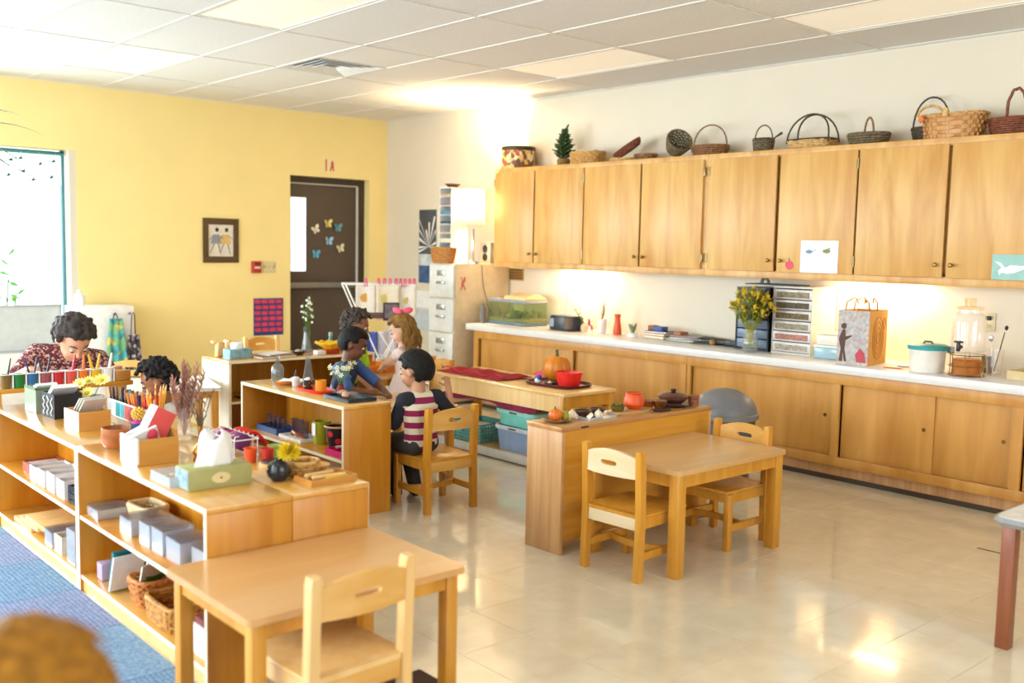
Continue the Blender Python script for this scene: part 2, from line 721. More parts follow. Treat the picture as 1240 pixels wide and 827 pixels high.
# recessed ceiling lights
fr = MB()
for a in ((0, 0, .59, .025), (0, 1.185, .59, 1.21), (0, .025, .025, 1.185), (.565, .025, .59, 1.185)):
    fr.box(a[0], a[1], 0, a[2], a[3], .02)
cl = thing('ceiling_light', 'x', 'ceiling light', (0, 0, 0), 0, 'recessed ceiling light panels')
fr.go('light_frame', M_GRID, cl)
MB().box(.025, .025, .004, .565, 1.185, .012).go('diffuser', plain('diffuser', (1.0, .93, .78), .5, emit=.16, var=.03), cl)
LB = ['white lay-in ceiling light panel between the air vent and the frame top', 'pale ceiling light panel close to the yellow wall above the window side',
      'warm ceiling light panel near the bright corner above the table lamp', 'yellowish ceiling light panel above the baskets at the white wall']
for k, p in enumerate(LIGHTS):
    i, j = cell(*p)
    lo = (xs[i] + .01, ys[j] + .006, H + .001)
    if k == 0:
        cl.location = lo
        cl['label'] = LB[0]
    else:
        dup(cl, lo, 0, LB[k])
# air vent
v = thing('air_vent', 'square ceiling air vent with slanted louvres and a dark slot', 'vent', (xs[vc[0]] + .006, 6.505, H))
w_ = xs[vc[0] + 1] - xs[vc[0]] - .012
for q in range(4):
    f_ = .02 + q * .055
    mb = MB()
    a, b_ = f_, w_ - f_
    for (p0, p1) in (((a, a), (b_, a)), ((b_, a), (b_, b_)), ((b_, b_), (a, b_)), ((a, b_), (a, a))):
        dx = Vector((p1[0] - p0[0], p1[1] - p0[1], 0)).normalized()
        nrm = Vector((-dx.y, dx.x, 0))
        P0, P1 = Vector((p0[0], p0[1], -.002)), Vector((p1[0], p1[1], -.002))
        mb.rings([[P0, P0 + (nrm + dx) * .04 + Vector((0, 0, .022)), P0 + (nrm + dx) * .04 + Vector((0, 0, .026)), P0 + Vector((0, 0, .004))],
                  [P1, P1 + (nrm - dx) * .04 + Vector((0, 0, .022)), P1 + (nrm - dx) * .04 + Vector((0, 0, .026)), P1 + Vector((0, 0, .004))]])
    mb.go('louvre', M_OFFW, v)
MB().box(0, 0, .03, w_, w_, .034).go('vent_throat', plain('vent_dark', '4a4030', .8), v)
mb = MB()
for a in ((0, 0, w_, .02), (0, w_ - .02, w_, w_), (0, .02, .02, w_ - .02), (w_ - .02, .02, w_, w_ - .02)):
    mb.box(a[0], a[1], -.003, a[2], a[3], .006)
mb.go('vent_frame', M_OFFW, v)

# window in the yellow wall
M_MULL = plain('teal_grey_mullion', '4d7f86', .4)
wn = MB()
x0, x1, z0, z1 = -1.5, 2.985, .62, 2.235
yv = YB + .13
wn.box(1.32, yv, z0, 1.36, yv + .05, z1).box(-.1, yv, z0, -.06, yv + .05, z1).box(x0, yv, z0, x0 + .05, yv + .05, z1).box(x1 - .085, yv, z0, x1 - .06, yv + .05, z1).box(x0, yv, z1 - .045, x1, yv + .05, z1 - .01).box(x0, yv, z0, x1, yv + .05, z0 + .04)
wo = struct(wn.go('window_1', M_MULL))
MB().box(x0 + .03, yv + .02, z0 + .03, x1 - .08, yv + .026, z1 - .03).go('pane', glass('window_glass', 'f4fbfb', .01, .03, 0), wo)
MB().box(x1 - .06, YB + .002, z0, x1 + .0, YB + .2, z1).go('jamb', M_WALLW, wo)
MB().box(x0 - .02, YB - .05, z0 - .03, x1 + .02, YB + .12, z0).go('sill', M_WALLW, wo)
# window valance printed with small dark birds
val = thing('window_valance', 'sheer white valance with small dark bird prints across the window top', 'curtain', (1.35, YB + .09, 1.93))
mb = MB().grid(60, 6, lambda u, q: (u * 1.54, .012 * sin(u * 70), q * .27))
m_, nt_, b_n, N_, L_ = node_mat('sheer_voile')
tr_ = N_.new('ShaderNodeBsdfTranslucent')
tr_.inputs[0].default_value = hx('f4f8f6')
t2_ = N_.new('ShaderNodeBsdfTransparent')
mx_ = N_.new('ShaderNodeMixShader')
mx_.inputs[0].default_value = .55
L_.new(t2_.outputs[0], mx_.inputs[1])
L_.new(tr_.outputs[0], mx_.inputs[2])
L_.new(mx_.outputs[0], N_['Material Output'].inputs[0])
mb.go('voile', m_, val)
MB().box(0, -.01, .255, 1.56, .02, .275).go('valance_band', plain('teal_band', '4f8f8c', .6), val)
bird = MB().ball((0, 0, 0), (.024, .004, .012), 1).prism([(-.018, 0), (-.042, .015), (-.039, -.003)], -.003, .003, 'y').prism([(-.006, .006), (.006, .03), (.012, .006)], -.003, .003, 'y').go('bird_print', plain('bird_grey', '2f4a44', .7), val)
bird.location = (.95, -.022, .03)
for k, (u, q) in enumerate([(.85, .12), (1.0, .16), (1.12, .19), (1.22, .1), (1.36, .17), (1.45, .06), (1.3, .03), (1.1, .06), (.9, .2), (1.47, .2), (1.2, .21)]):
    c = bird.copy()
    COL.objects.link(c)
    c.location = (u, -.022, q)
    c.rotation_euler = (0, random.uniform(-.4, .4), 0)
# ground and shrub outside
struct(MB().box(-6, YB + .9, -.3, 9, YB + 9, -.2).go('path', plain('outside_paving', 'd8d8d4', .9)))
sh = thing('shrub', 'pale green leafy shrub outside the bright window', 'plant', (2.62, YB + 1.05, -.2))
lf, stm = MB(), MB()
for k in range(9):
    a = random.uniform(0, 2 * pi)
    top = Vector((.16 * cos(a), .16 * sin(a), 1.1 + random.uniform(0, .55)))
    stm.tube([(0, 0, 0), top * .5 + Vector((0, 0, .1)), top], [.012, .009, .004], 5)
    for q in range(9):
        t = .45 + q * .06
        b_ = top * t
        d = Vector((random.uniform(-1, 1), random.uniform(-1, 1), .5)).normalized()
        lf.strip([b_, b_ + d * .05, b_ + d * .1], [.004, .025, .002], d.orthogonal())
stm.go('stem', plain('shrub_stem', '6b6a4a', .8), sh)
lf.go('leaves', plain('pale_leaf', '5f9a3a', .6), sh)

# door in the yellow wall (recessed)
do = struct(MB().box(5.12, YB + .15, 0, 6.0, YB + .195, 2.11, .003).go('door_1', M_DOOR))
# lit slit pane, crash bar
MB().box(5.17, YB + .143, 1.15, 5.375, YB + .152, 1.95).go('glazing_frame', plain('glazing_bead', '6f6a5f', .5), do)
MB().box(5.185, YB + .139, 1.165, 5.36, YB + .1435, 1.935).go('pane', plain('frosted_daylit_pane', (.86, .93, 1.0), .3, emit=1.3, var=0), do)
MB().box(5.13, YB + .075, .985, 5.97, YB + .12, 1.045, .008).box(5.14, YB + .11, 1.0, 5.2, YB + .15, 1.03).box(5.9, YB + .11, 1.0, 5.96, YB + .15, 1.03).go('push_bar', plain('brushed_bar', '8a8680', .4, .6), do)
mb = MB().box(5.1, YB + .1, 2.09, 6.065, YB + .2, 2.155).box(6.0, YB + .1, 0, 6.065, YB + .2, 2.09)
mb.box(5.1, YB + .1, 0, 5.125, YB + .2, 2.09)
mb.go('door_frame', M_DFRAME, do)
mb = MB().box(5.985, YB + .118, 0, 5.998, YB + .148, 2.092).box(5.125, YB + .118, 2.078, 5.998, YB + .148, 2.092)
mb.go('weather_strip', plain('weatherstrip', 'd9d2c6', .5), do)
BF = [((5.479, 1.605), 'e9e2c8', 'cream paper butterfly by the door pane, topmost of the pale ones'), ((5.631, 1.671), 'e6d27a', 'yellow paper butterfly highest on the dark door'), ((5.754, 1.631), '5e9aa8', 'teal paper butterfly on the dark door beside the yellow one'),
      ((5.641, 1.486), '9cc4e0', 'light blue paper butterfly in the middle of the door cluster'), ((5.786, 1.408), 'e0d8b4', 'cream paper butterfly lowest toward the door hinge side'), ((5.48, 1.342), '5fb0d0', 'bright blue paper butterfly lowest on the dark door')]
for k, ((bx, bz), c_, lb) in enumerate(BF):
    t = thing('paper_butterfly', lb, 'decoration', (bx, YB + .146, bz), 0, 'paper butterflies on the door', rot=(0, random.uniform(-.5, .5), 0))
    for sgn in (-1, 1):
        MB().rings([[Vector((0, 0, -.025)), Vector((0, 0, .012)), Vector((sgn * .02, -.012, .045)), Vector((sgn * .05, -.02, .045)), Vector((sgn * .046, -.018, .012)), Vector((sgn * .024, -.008, 0)), Vector((sgn * .04, -.014, -.016)), Vector((sgn * .024, -.01, -.042))],
                    [Vector((0, -.002, -.025)), Vector((0, -.002, .012)), Vector((sgn * .02, -.014, .045)), Vector((sgn * .05, -.022, .045)), Vector((sgn * .046, -.02, .012)), Vector((sgn * .024, -.01, 0)), Vector((sgn * .04, -.016, -.016)), Vector((sgn * .024, -.012, -.042))]]).go('wing', plain('butterfly_' + c_, c_, .7), t)
    MB().tube([(0, -.004, -.028), (0, -.005, .02)], .003, 5).go('butterfly_body', M_BLACK, t)
# baseboards
struct(MB().box(XL, YB - .012, 0, 5.1, YB, .1).go('baseboard_back', plain('dark_base', '4a3a2c', .5)))
# ------------------------------------------------------------------ wall cabinets, base cabinets, worktop
M_HINGE = plain('hinge_brass', 'a89468', .35, .9)
M_GAP = plain('cabinet_shadow_gap', '6b4420', .7)


def knob(par, x, y, z):
    MB().lathe([(.0, 0), (.006, 0), (.005, .012), (.013, .016), (.014, .024), (.009, .029), (0, .03)], 14, caps=False).xf(Matrix.Rotation(radians(-90), 4, 'Y')).go('knob', M_BRASS, par, (x, y, z))


def hinge(par, x, y, z):
    MB().box(-.006, -.012, -.03, 0, .012, .03, .002).cyl((-.008, 0, -.035), (-.008, 0, .035), .005, n=8).go('hinge', M_HINGE, par, (x, y, z))


def wall_cabinet(label, y0, y1, doors):
    """doors: list of (ya, yb, knob side, hinge side); face toward -x at x=5.95"""
    xf_ = 5.965
    t = thing('wall_cabinet', label, 'cabinet', (xf_, y1, 1.29), 0, 'wall cabinets')
    L = y1 - y0
    d = XR - xf_ - .001
    mb = MB().box(0, -L, .045, d, -L + .018, .875).box(0, -.018, .045, d, 0, .875).box(0, -L, .857, d, 0, .875).box(0, -L + .018, .045, d, -.018, .063).box(d - .01, -L, .045, d, 0, .875)
    mb.go('carcass', W_BIRCH, t)
    fb = MB().box(-.018, -L, .828, 0, 0, .877, .002).box(-.018, -L, -.01, 0, 0, .045, .002)
    edges = [-L] + sorted({round((a + b) / 2, 3) for a, b in [(doors[i][0] - y1, doors[i + 1][1] - y1) for i in range(len(doors) - 1)]}) + [0]
    for k, e in enumerate(edges):
        w = .045
        a = e if k == 0 else (e - w if k == len(edges) - 1 else e - w / 2)
        if k in (0, len(edges) - 1):
            fb.box(-.0175, a, .045, 0, a + w, .828)
        else:
            fb.box(.0, a, .045, .018, a + w, .828)
    fb.go('face_frame', W_BIRCH, t)
    for (ya, yb, ks, hs) in doors:
        a, b = ya - y1 - .003, yb - y1 + .003
        dm = MB().box(-.038, a, .038, -.0185, b, .838, .0025)
        do_ = dm.go('door', W_BIRCH, t)
        ky = b - .035 if ks == 'f' else a + .035
        knob(do_, -.038, ky, .115)
        hy = b + .006 if hs == 'f' else a - .006
        hinge(do_, -.032, hy, .12)
        hinge(do_, -.032, hy, .75)
    return t


wall_cabinet('birch wall cabinet with four doors beside the bright table lamp', 4.585, 6.985,
             [(6.45, 6.965, 'n', 'f'), (5.845, 6.425, 'f', 'n'), (5.225, 5.825, 'n', 'f'), (4.615, 5.2, 'f', 'n')])
wall_cabinet('birch wall cabinet with four doors carrying the taped papers', 2.15, 4.583,
             [(3.985, 4.545, 'n', 'f'), (3.385, 3.95, 'f', 'n'), (2.795, 3.365, 'n', 'f'), (2.17, 2.765, 'f', 'n')])
ul = thing('under_cabinet_light', 'slim lamp strip fixed under the wall cabinet above the fish tank', 'lamp', (6.2, 6.1, 1.29), 0)
MB().box(-.04, -.3, -.0, .04, .3, .035, .004).go('lamp_housing', M_OFFW, ul, (0, 0, .0085))
MB().box(-.03, -.28, -.006, .03, .28, .009, .003).go('lamp_tube', plain('lit_tube', (1.0, .78, .45), .5, emit=14, var=0), ul)


def strip_lamp(par):
    l = bpy.data.lights.new('strip_light', 'AREA')
    l.shape, l.size, l.size_y, l.energy, l.color = 'RECTANGLE', .06, .56, 9, (1.0, .78, .46)
    o = bpy.data.objects.new('strip_light', l)
    COL.objects.link(o)
    o.parent = par
    o.location, o.rotation_euler = (0, 0, -.0075), (0, radians(-18), 0)


strip_lamp(ul)
ul2 = dup(ul, (6.2, 3.35, 1.29), 0, 'slim lamp strip fixed under the wall cabinet above the paper bag')


def base_cabinet(label, y0, y1, posts, knots):
    xf_ = 5.72
    t = thing('base_cabinet', label, 'cabinet', (xf_, y1, 0), 0, 'sliding door base cabinets')
    L = y1 - y0
    d = XR - xf_ - .002
    MB().box(.0205, -L, .1, d, -L + .018, .7).box(.02, -.018, .0, d, 0, .7).box(.02, -L, .1, d, 0, .118).box(d - .012, -L, .1, d, 0, .7).go('carcass', W_BASE, t)
    fb = MB().box(0, -L, .632, .02, 0, .702, .002).box(0, -L, .105, .02, 0, .165, .002)
    for p in posts:
        a, w = p[0] - y1, p[1]
        fb.box(0.0005, a - w / 2, .165, .02, a + w / 2, .632)
    fb.go('face_frame', W_BASE, t)
    for i, (ya, yb, dx) in enumerate(knots):
        pn = MB().box(.034 + dx, ya - y1, .16, .044 + dx, yb - y1, .64).go('sliding_door', W_BASE, t)
        MB().cyl((.0335 + dx, ya - y1 + .06, .42), (.032 + dx, ya - y1 + .06, .42), .012, n=14).go('finger_pull', M_BRASS, pn)
    MB().box(.06, -L, 0, .075, 0, .104).go('toe_kick', W_END, t)
    MB().box(.052, -L, 0, .06, 0, .03).go('base_strip', plain('dark_base', '4a3a2c', .5), t)
    return t


base_cabinet('birch base cabinet with sliding panels behind the pumpkin', 4.535, 6.985, [(6.955, .06), (5.735, .055), (4.565, .055)],
             [(5.76, 6.925, 0), (4.6, 5.71, 0)])
base_cabinet('birch base cabinet with long sliding panels behind the grey bin', .9, 4.533, [(4.515, .03), (3.33, .05), (2.215, .06), (.93, .06)],
             [(3.36, 4.5, 0), (2.7, 3.3, 0.0), (2.24, 2.75, .012), (.96, 2.18, 0)])
one(MB().box(5.68, .85, .705, XR - .001, 7.06, .76, .006), 'worktop', plain('pale_worktop', 'dfdcd8', .28, var=.03), 'long pale laminate worktop on the birch base cabinets', 'worktop')
# paper on doors
t = thing('taped_paper', 'white paper with two small prints taped on a cabinet door', 'paper', (5.9255, 3.625, 1.44))
MB().box(-.001, -.14, -.11, 0, .14, .105).go('sheet', M_PAPER, t)
MB().ball((-.002, .075, .03), (.0015, .03, .014), 1).prism([(.05, .03), (.02, .05), (.03, .038)], -.003, -.001, 'x').go('print', plain('print_blue', '7d93b4', .8), t)
MB().ball((-.002, -.055, .035), (.0015, .032, .016), 1).prism([(-.02, .04), (-.09, .06), (-.07, .045)], -.003, -.001, 'x').go('print', plain('print_olive', '8b945c', .8), t)
t = thing('apple_sticker', 'small pink-red apple sticker beside a cabinet knob', 'sticker', (5.9255, 3.85, 1.377))
ap = [(.03 * (1 + .12 * sin(2 * a)) * cos(a), .032 * (1 - .12 * (sin(a) > .8)) * sin(a)) for a in [2 * pi * i / 24 for i in range(24)]]
MB().prism(ap, -.002, 0, 'x').go('apple', plain('apple_pink', 'e0455f', .5), t)
MB().prism([(-.003, .028), (.003, .028), (.006, .046), (.001, .046)], -.002, 0, 'x').go('stalk', plain('stalk_brown', '6b4a2c', .6), t)
t = thing('dove_card', 'teal card with a white flying bird on the last cabinet door', 'card', (5.9255, 2.39, 1.40))
MB().box(-.001, -.13, -.07, 0, .105, .075).go('card_sheet', plain('dove_teal', '9fc9c0', .8), t)
MB().prism([(.09, .035), (.06, .03), (.03, .0), (.0, .015), (-.06, .012), (-.1, .02), (-.07, -.01), (-.02, -.03), (.02, -.035), (.05, -.03), (.06, -.045), (.07, -.02), (.05, .0)], -.003, -.001, 'x').go('bird', M_PAPER, t)


# ------------------------------------------------------------------ open shelf units
def shelf_unit(label, loc, rz, L, D=.3, Hh=.61, mid=.325, group=None, backp=True, kick=.055, top_mat=None, end_mat=None):
    """origin at floor, centre; open side toward -x, length along y"""
    t = thing('shelf_unit', label, 'shelf', loc, rz, group)
    h, d = L / 2, D / 2
    MB().box(-d, -h, Hh - .02, d, h, Hh, .003).go('top', top_mat or W_MAPLEY, t)
    for sy in (-1, 1):
        MB().box(-d, sy * h - (.02 if sy > 0 else 0), 0, d, sy * h + (.02 if sy < 0 else 0), Hh - .02, .002).go('end_panel', (end_mat if sy > 0 and end_mat else W_SHELF), t)
    eb = MB().box(-d - .0012, -h, Hh - .0195, -d + .0005, h, Hh - .001).box(-d + .0028, -h + .021, mid - .0175, -d + .0045, h - .021, mid - .0005).box(-d + .0028, -h + .021, kick, -d + .0045, h - .021, kick + .0175)
    for sy in (-1, 1):
        eb.box(-d - .0012, sy * (h - .01) - .0095, 0, -d + .0005, sy * (h - .01) + .0095, Hh - .02)
    eb.go('edge_band', W_EDGE, t)
    MB().box(-d + .004, -h + .02, mid - .018, d - .008, h - .02, mid, .002).go('shelf', W_SHELF, t)
    MB().box(-d + .004, -h + .02, kick, d - .008, h - .02, kick + .018, .002).go('shelf', W_MAPLEY, t)
    MB().box(-d + .012, -h + .02, .0, -d + .028, h - .02, kick).go('kick_board', W_PALE, t)
    if backp:
        MB().box(d - .008, -h + .02, .03, d - .001, h - .02, Hh - .02).go('back_panel', W_SHELF, t)
    return t


shelf_unit('low maple shelf unit facing the blue carpet, its end behind the near table', (1.485, 3.575, 0), 0, 1.24, .305, .61)
shelf_unit('low maple shelf unit facing the blue carpet, with the black box on top', (1.485, 4.817, 0), 0, 1.238, .305, .61)
shelf_unit('low maple shelf unit backing the carpet shelf, under the tissue box end', (1.792, 3.575, 0), pi, 1.24, .305, .61)
shelf_unit('low maple shelf unit backing the carpet shelf, under the pencil holder', (1.792, 4.817, 0), pi, 1.238, .305, .61)
shelf_unit('low maple shelf unit with blue tray and spotted pot inside', (2.92, 5.04, 0), 0, 1.18, .30, .607, .315)
shelf_unit('low maple shelf unit by the yellow wall with the yellow bowl on top', (3.72, 6.73, 0), pi / 2, 1.22, .44, .62, .33, end_mat=W_PALE_END)
# turned shelf whose back faces the room: end panel worn
t = thing('shelf_unit', 'low shelf with worn end panel and closed back, holding the harvest plates', 'shelf', (3.815, 3.415, 0))
MB().box(-.575, -.122, .595, .575, .125, .618, .003).go('top', wood('worn_top', 'a8743f', 'cf9a5c', 'x', .3, 1, .4), t)
MB().box(-.57, -.12, 0, -.548, .122, .595, .002).go('end_panel', W_END, t)
MB().box(.548, -.12, 0, .57, .122, .595, .002).go('end_panel', W_END, t)
MB().box(-.548, -.118, .065, .548, -.105, .595).go('back_panel', W_MAPLEX, t)
MB().box(-.548, -.1, .06, .548, .12, .078).go('shelf', W_MAPLEX, t)
MB().box(-.548, -.1, .32, .548, .12, .338).go('shelf', W_MAPLEX, t)
MB().box(-.445, -.1235, .603, -.395, -.121, .611).go('label_plate', plain('plate_dark', '3a2a1c', .5), t)


# ------------------------------------------------------------------ tables
def table(label, loc, rz, W, D, Hh, th=.022, leg=.05, inset=.03, apron=.06, top=None, legm=None, rnd=.02, group=None, edge=None):
    t = thing('table', label, 'table', loc, rz, group)
    w, d = W / 2, D / 2
    pts = []
    for cx, cy, a0 in ((w - rnd, d - rnd, 0), (-w + rnd, d - rnd, 90), (-w + rnd, -d + rnd, 180), (w - rnd, -d + rnd, 270)):
        for q in range(5):
            a = radians(a0 + q * 22.5)
            pts.append((cx + rnd * cos(a), cy + rnd * sin(a)))
    MB().prism(pts, Hh - th, Hh).go('tabletop', top or W_TOP, t)
    if edge:
        MB().tube([(p[0] * 1.002, p[1] * 1.002, Hh - th / 2) for p in pts], th / 2, 6, True).go('edge_band', edge, t)
    lm = legm or W_MAPLE
    for sx in (-1, 1):
        for sy in (-1, 1):
            cx, cy = sx * (w - inset - leg / 2), sy * (d - inset - leg / 2)
            MB().box(cx - leg / 2, cy - leg / 2, 0, cx + leg / 2, cy + leg / 2, Hh - th, .004).go('leg', lm, t)
    if apron:
        i2 = inset + .008
        for sy in (-1, 1):
            y_ = sy * (d - i2 - .01)
            MB().box(-w + inset + leg, y_ - .01, Hh - th - apron, w - inset - leg, y_ + .01, Hh - th).go('apron', lm, t)
        for sx in (-1, 1):
            x_ = sx * (w - i2 - .01)
            MB().box(x_ - .01, -d + inset + leg, Hh - th - apron, x_ + .01, d - inset - leg, Hh - th).go('apron', lm, t)
    return t


table('small tan-topped maple table against the end of the carpet shelf', (1.563, 2.66, 0), 0, .75, .56, .452, .022, .045, .02, .05, wood('tan_laminate', 'd09a5c', 'dcaa70', 'x', .25, .6, .5))
table('maple table with a speckled top, white-lit chair tucked at its side', (3.81, 3.0, 0), 0, .83, .585, .495, .024, .055, .012, .06, wood('oak_laminate', 'c4955a', 'dcb37c', 'x', .28, .8, .5))
table('maple work table between the two working boys', (3.43, 5.04, 0), 0, .66, .64, .49, .022, .045, .02, .05)
table('white-topped table standing before the planked cupboard', (2.72, 6.65, 0), radians(-14), .62, .66, .48, .022, .045, .02, .05, plain('white_laminate', 'eceae6', .3))
table('small maple table under the orange tray by the girl', (4.15, 6.245, 0), 0, .42, .5, .5, .02, .045, .01, .05, W_TOP)
table('white-topped table with metal edge and reddish brown legs', (4.27, 1.22, 0), 0, 1.04, .58, .505, .035, .05, .02, .0, plain('white_laminate2', 'ece6da', .25), W_DARK, .045, None, plain('metal_edge', 'b7bcc4', .3, .9))

# long bench table with lower shelf
t = thing('long_table', 'long narrow maple table with pumpkin tray and storage bins beneath', 'table', (4.66, 5.2, 0))
MB().box(-.25, -.73, .51, .25, .73, .53, .003).go('tabletop', W_PALEX, t)
for sx in (-1, 1):
    for sy in (-1, 1):
        MB().box(sx * .215 - .025, sy * .69 - .025, 0, sx * .215 + .025, sy * .69 + .025, .51, .003).go('leg', W_MAPLE, t)
    MB().box(sx * .225 - .011, -.665, .40, sx * .225 + .011, .665, .51).go('apron', W_PALE, t)
for sy in (-1, 1):
    MB().box(-.19, sy * .7 - .011, .43, .19, sy * .7 + .011, .51).go('apron', W_MAPLE, t)
MB().box(-.245, -.72, .045, .245, .72, .063).go('lower_shelf', W_MAPLEY, t)
MB().box(-.262, -.72, .012, -.246, .72, .07, .003).go('shelf_edge_strip', plain('edge_white', 'd8d2c6', .5), t)


# ------------------------------------------------------------------ child chairs
W_BACK = wood('chair_back_ply', 'd2973f', 'e4b468', 'x', .25, 1, .4)
W_BACK_LIT = wood('window_lit_chair_back_ply', 'e6c796', 'f2dfbc', 'x', .22, 1, .4)  # daylight on one chair's backrest and seat rail, put into the wood colour


def chair(label, loc, rz, wm=W_MAPLE, back=W_BACK, seat=None, group='wooden child chairs', Hb=.585, hs=.30, w=.155):
    t = thing('child_chair', label, 'chair', loc, rz, group)
    d = .15
    for sx in (-1, 1):
        mb = MB()
        x = sx * w
        prof = [(-d - .006, 0), (-d + .002, .28), (-d - .01, Hb - .02), (-d - .012, Hb)]
        rs = []
        for (y, z) in prof:
            k = .8 if z == Hb else 1
            rs.append([Vector((x + a * k, y + b, z)) for a, b in ((-.016, -.018), (.016, -.018), (.018, 0), (.016, .018), (-.016, .018), (-.018, 0))])
        mb.rings(rs)
        mb.go('back_post', wm, t)
        MB().box(x - .016, d - .018, 0, x + .016, d + .018, hs - .016, .003).go('leg', wm, t)
        MB().box(x - .009, -d + .016, hs - .062, x + .009, d - .018, hs - .016).go('side_rail', wm, t)
        MB().box(x - .009, -d + .016, .095, x + .009, d - .018, .13, .002).go('stretcher', wm, t)
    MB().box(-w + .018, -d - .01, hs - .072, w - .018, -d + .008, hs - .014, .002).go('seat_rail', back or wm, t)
    MB().box(-w + .016, d - .011, hs - .062, w - .016, d + .009, hs - .016).go('seat_rail', wm, t)
    mb = MB()
    rs = []
    for i in range(9):
        u = -w + .0095 + (2 * w - .019) * i / 8
        arch = .03 * (1 - (2 * i / 8 - 1) ** 2)
        rs.append([Vector((u, .02 - arch, .098)), Vector((u, .038 - arch, .098)), Vector((u, .038 - arch, .128)), Vector((u, .02 - arch, .128))])
    mb.rings(rs).go('stretcher', wm, t)
    mb = MB().box(-w - .012, -d + .02, hs - .016, w + .012, d + .03, hs, .006)
    mb.box(-w + .0185, -d - .012, hs - .016, w - .0185, -d + .021, hs)
    mb.go('seat', seat or wm, t)
    # back board with a hand hole, arched top, gently curved
    N_ = 40
    z0, z1 = Hb - .125, Hb - .035
    W_ = w - .014
    fr, bk, hf, hb = [], [], [], []
    for i in range(N_):
        a = 2 * pi * i / N_
        ca, sa = cos(a), sin(a)
        s = min(W_ / max(abs(ca), 1e-6), .045 / max(abs(sa), 1e-6))
        x, z = ca * s, (z0 + z1) / 2 + sa * s
        if sa > 0 and z > z0 + .08:
            z += .028 * (1 - (x / W_) ** 2)
        hx_, hz = .045 * (math.copysign(abs(ca) ** .5, ca)), (z0 + z1) / 2 + .012 + .0115 * math.copysign(abs(sa) ** .7, sa)
        cy = lambda xx: -d - .008 - .022 * (1 - (xx / W_) ** 2)
        fr.append(Vector((x, cy(x), z)))
        bk.append(Vector((x, cy(x) - .014, z)))
        hf.append(Vector((hx_, cy(hx_), hz)))
        hb.append(Vector((hx_, cy(hx_) - .014, hz)))
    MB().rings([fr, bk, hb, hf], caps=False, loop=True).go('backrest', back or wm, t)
    return t


chair('pale maple child chair tucked under the small tan-topped table', (1.455, 2.41, 0), radians(2), W_PALE)
chair('maple child chair the striped-shirt boy sits on', (3.345, 4.41, 0), radians(-3), W_MAPLE)
chair('maple child chair with white-lit curved backrest beside the speckled table', (3.40, 2.97, 0), radians(-87), W_MAPLE, W_BACK_LIT)
chair('maple child chair across the speckled table in front of the grey bin', (4.10, 3.0, 0), radians(90), W_MAPLE)
chair('pale wooden child chair near the aprons, hand hole in its back', (2.80, 7.45, 0), radians(-30), W_PALE)
chair('small pale wooden chair behind the yellow wall shelf', (4.02, 7.6, 0), radians(185), W_PALE, Hb=.66)
chair('maple child chair beside the girl, one post showing', (4.58, 6.20, 0), radians(80), W_MAPLE)

# ------------------------------------------------------------------ filing cabinet and what stands on it
t = thing('filing_cabinet', 'off-white four-drawer filing cabinet in the corner by the worktop', 'cabinet', (5.955, 7.34, 0))
M_FILE = plain('file_paint', 'd9d6cf', .4)
M_FILES = plain('file_side', 'd6c3a0', .45)
MB().box(-.325, -.19, .02, .325, .19, 1.30, .004).go('body', M_FILES, t)
for k in range(4):
    z = .04 + k * .315
    dr = MB().box(-.345, -.183, z, -.3255, .183, z + .3, .004).go('drawer', M_FILE, t)
    MB().box(-.352, -.06, z + .2, -.346, .06, z + .25, .002).go('label_holder', M_STEEL, dr)
    MB().box(-.362, -.06, z + .125, -.346, .06, z + .15, .005).go('handle', M_STEEL, dr)
tag(MB().tube([(5.72 + .02 * cos(a) * 1, 7.1475, 1.13 + .05 * sin(2 * a)) for a in [i * pi / 8 for i in range(9)]], .004, 5).tube([(5.69, 7.147, 1.06), (5.715, 7.147, 1.12), (5.74, 7.147, 1.17)], .005, 5).tube([(5.745, 7.147, 1.06), (5.715, 7.1465, 1.12), (5.69, 7.147, 1.18)], .005, 5).go('ribbon', plain('pink_ribbon', 'd96a5a', .6)), 'looped pink ribbon stuck on the side of the filing cabinet', 'ribbon')

# table lamp
t = thing('table_lamp', 'bright white table lamp on the filing cabinet', 'lamp', (5.87, 7.20, 1.30))
MB().lathe([(.0, 0), (.055, 0), (.055, .012), (.02, .03), (.012, .05), (.012, .3), (.016, .31), (.01, .33), (0, .33)], 20, caps=False).go('base', M_CHROME, t)
shm, nt_, b_, N_, L_ = node_mat('lamp_shade')
b_.inputs['Base Color'].default_value = hx('fff3dc')
b_.inputs['Roughness'].default_value = .9
tl_ = N_.new('ShaderNodeBsdfTranslucent')
tl_.inputs[0].default_value = hx('fff8ea')
mx_ = N_.new('ShaderNodeMixShader')
mx_.inputs[0].default_value = .85
L_.new(b_.outputs[0], mx_.inputs[1])
L_.new(tl_.outputs[0], mx_.inputs[2])
L_.new(mx_.outputs[0], N_['Material Output'].inputs[0])
MB().lathe([(.104, .36), (.096, .69)], 32, caps=False).go('lamp_shade', shm, t, solid=.002)
MB().lathe([(.0, .42), (.02, .425), (.035, .47), (.03, .51), (.012, .53), (0, .53)], 16, caps=False).go('bulb', plain('bulb', (1.0, .8, .5), .4, emit=90, var=0), t)
MB().tube([(5.93, 7.141, 1.29), (5.95, 7.139, 1.1), (6.0, 7.12, .9), (6.03, 7.07, .79)], .003, 5).go('lamp_cord', M_BLACK, t).matrix_parent_inverse = Matrix.Translation((-5.87, -7.20, -1.30))
pl = bpy.data.lights.new('bulb_light', 'POINT')
pl.energy, pl.color, pl.shadow_soft_size = 130, WARM, .04
po = bpy.data.objects.new('bulb_light', pl)
COL.objects.link(po)
po.parent = t
po.location = (0, 0, .58)

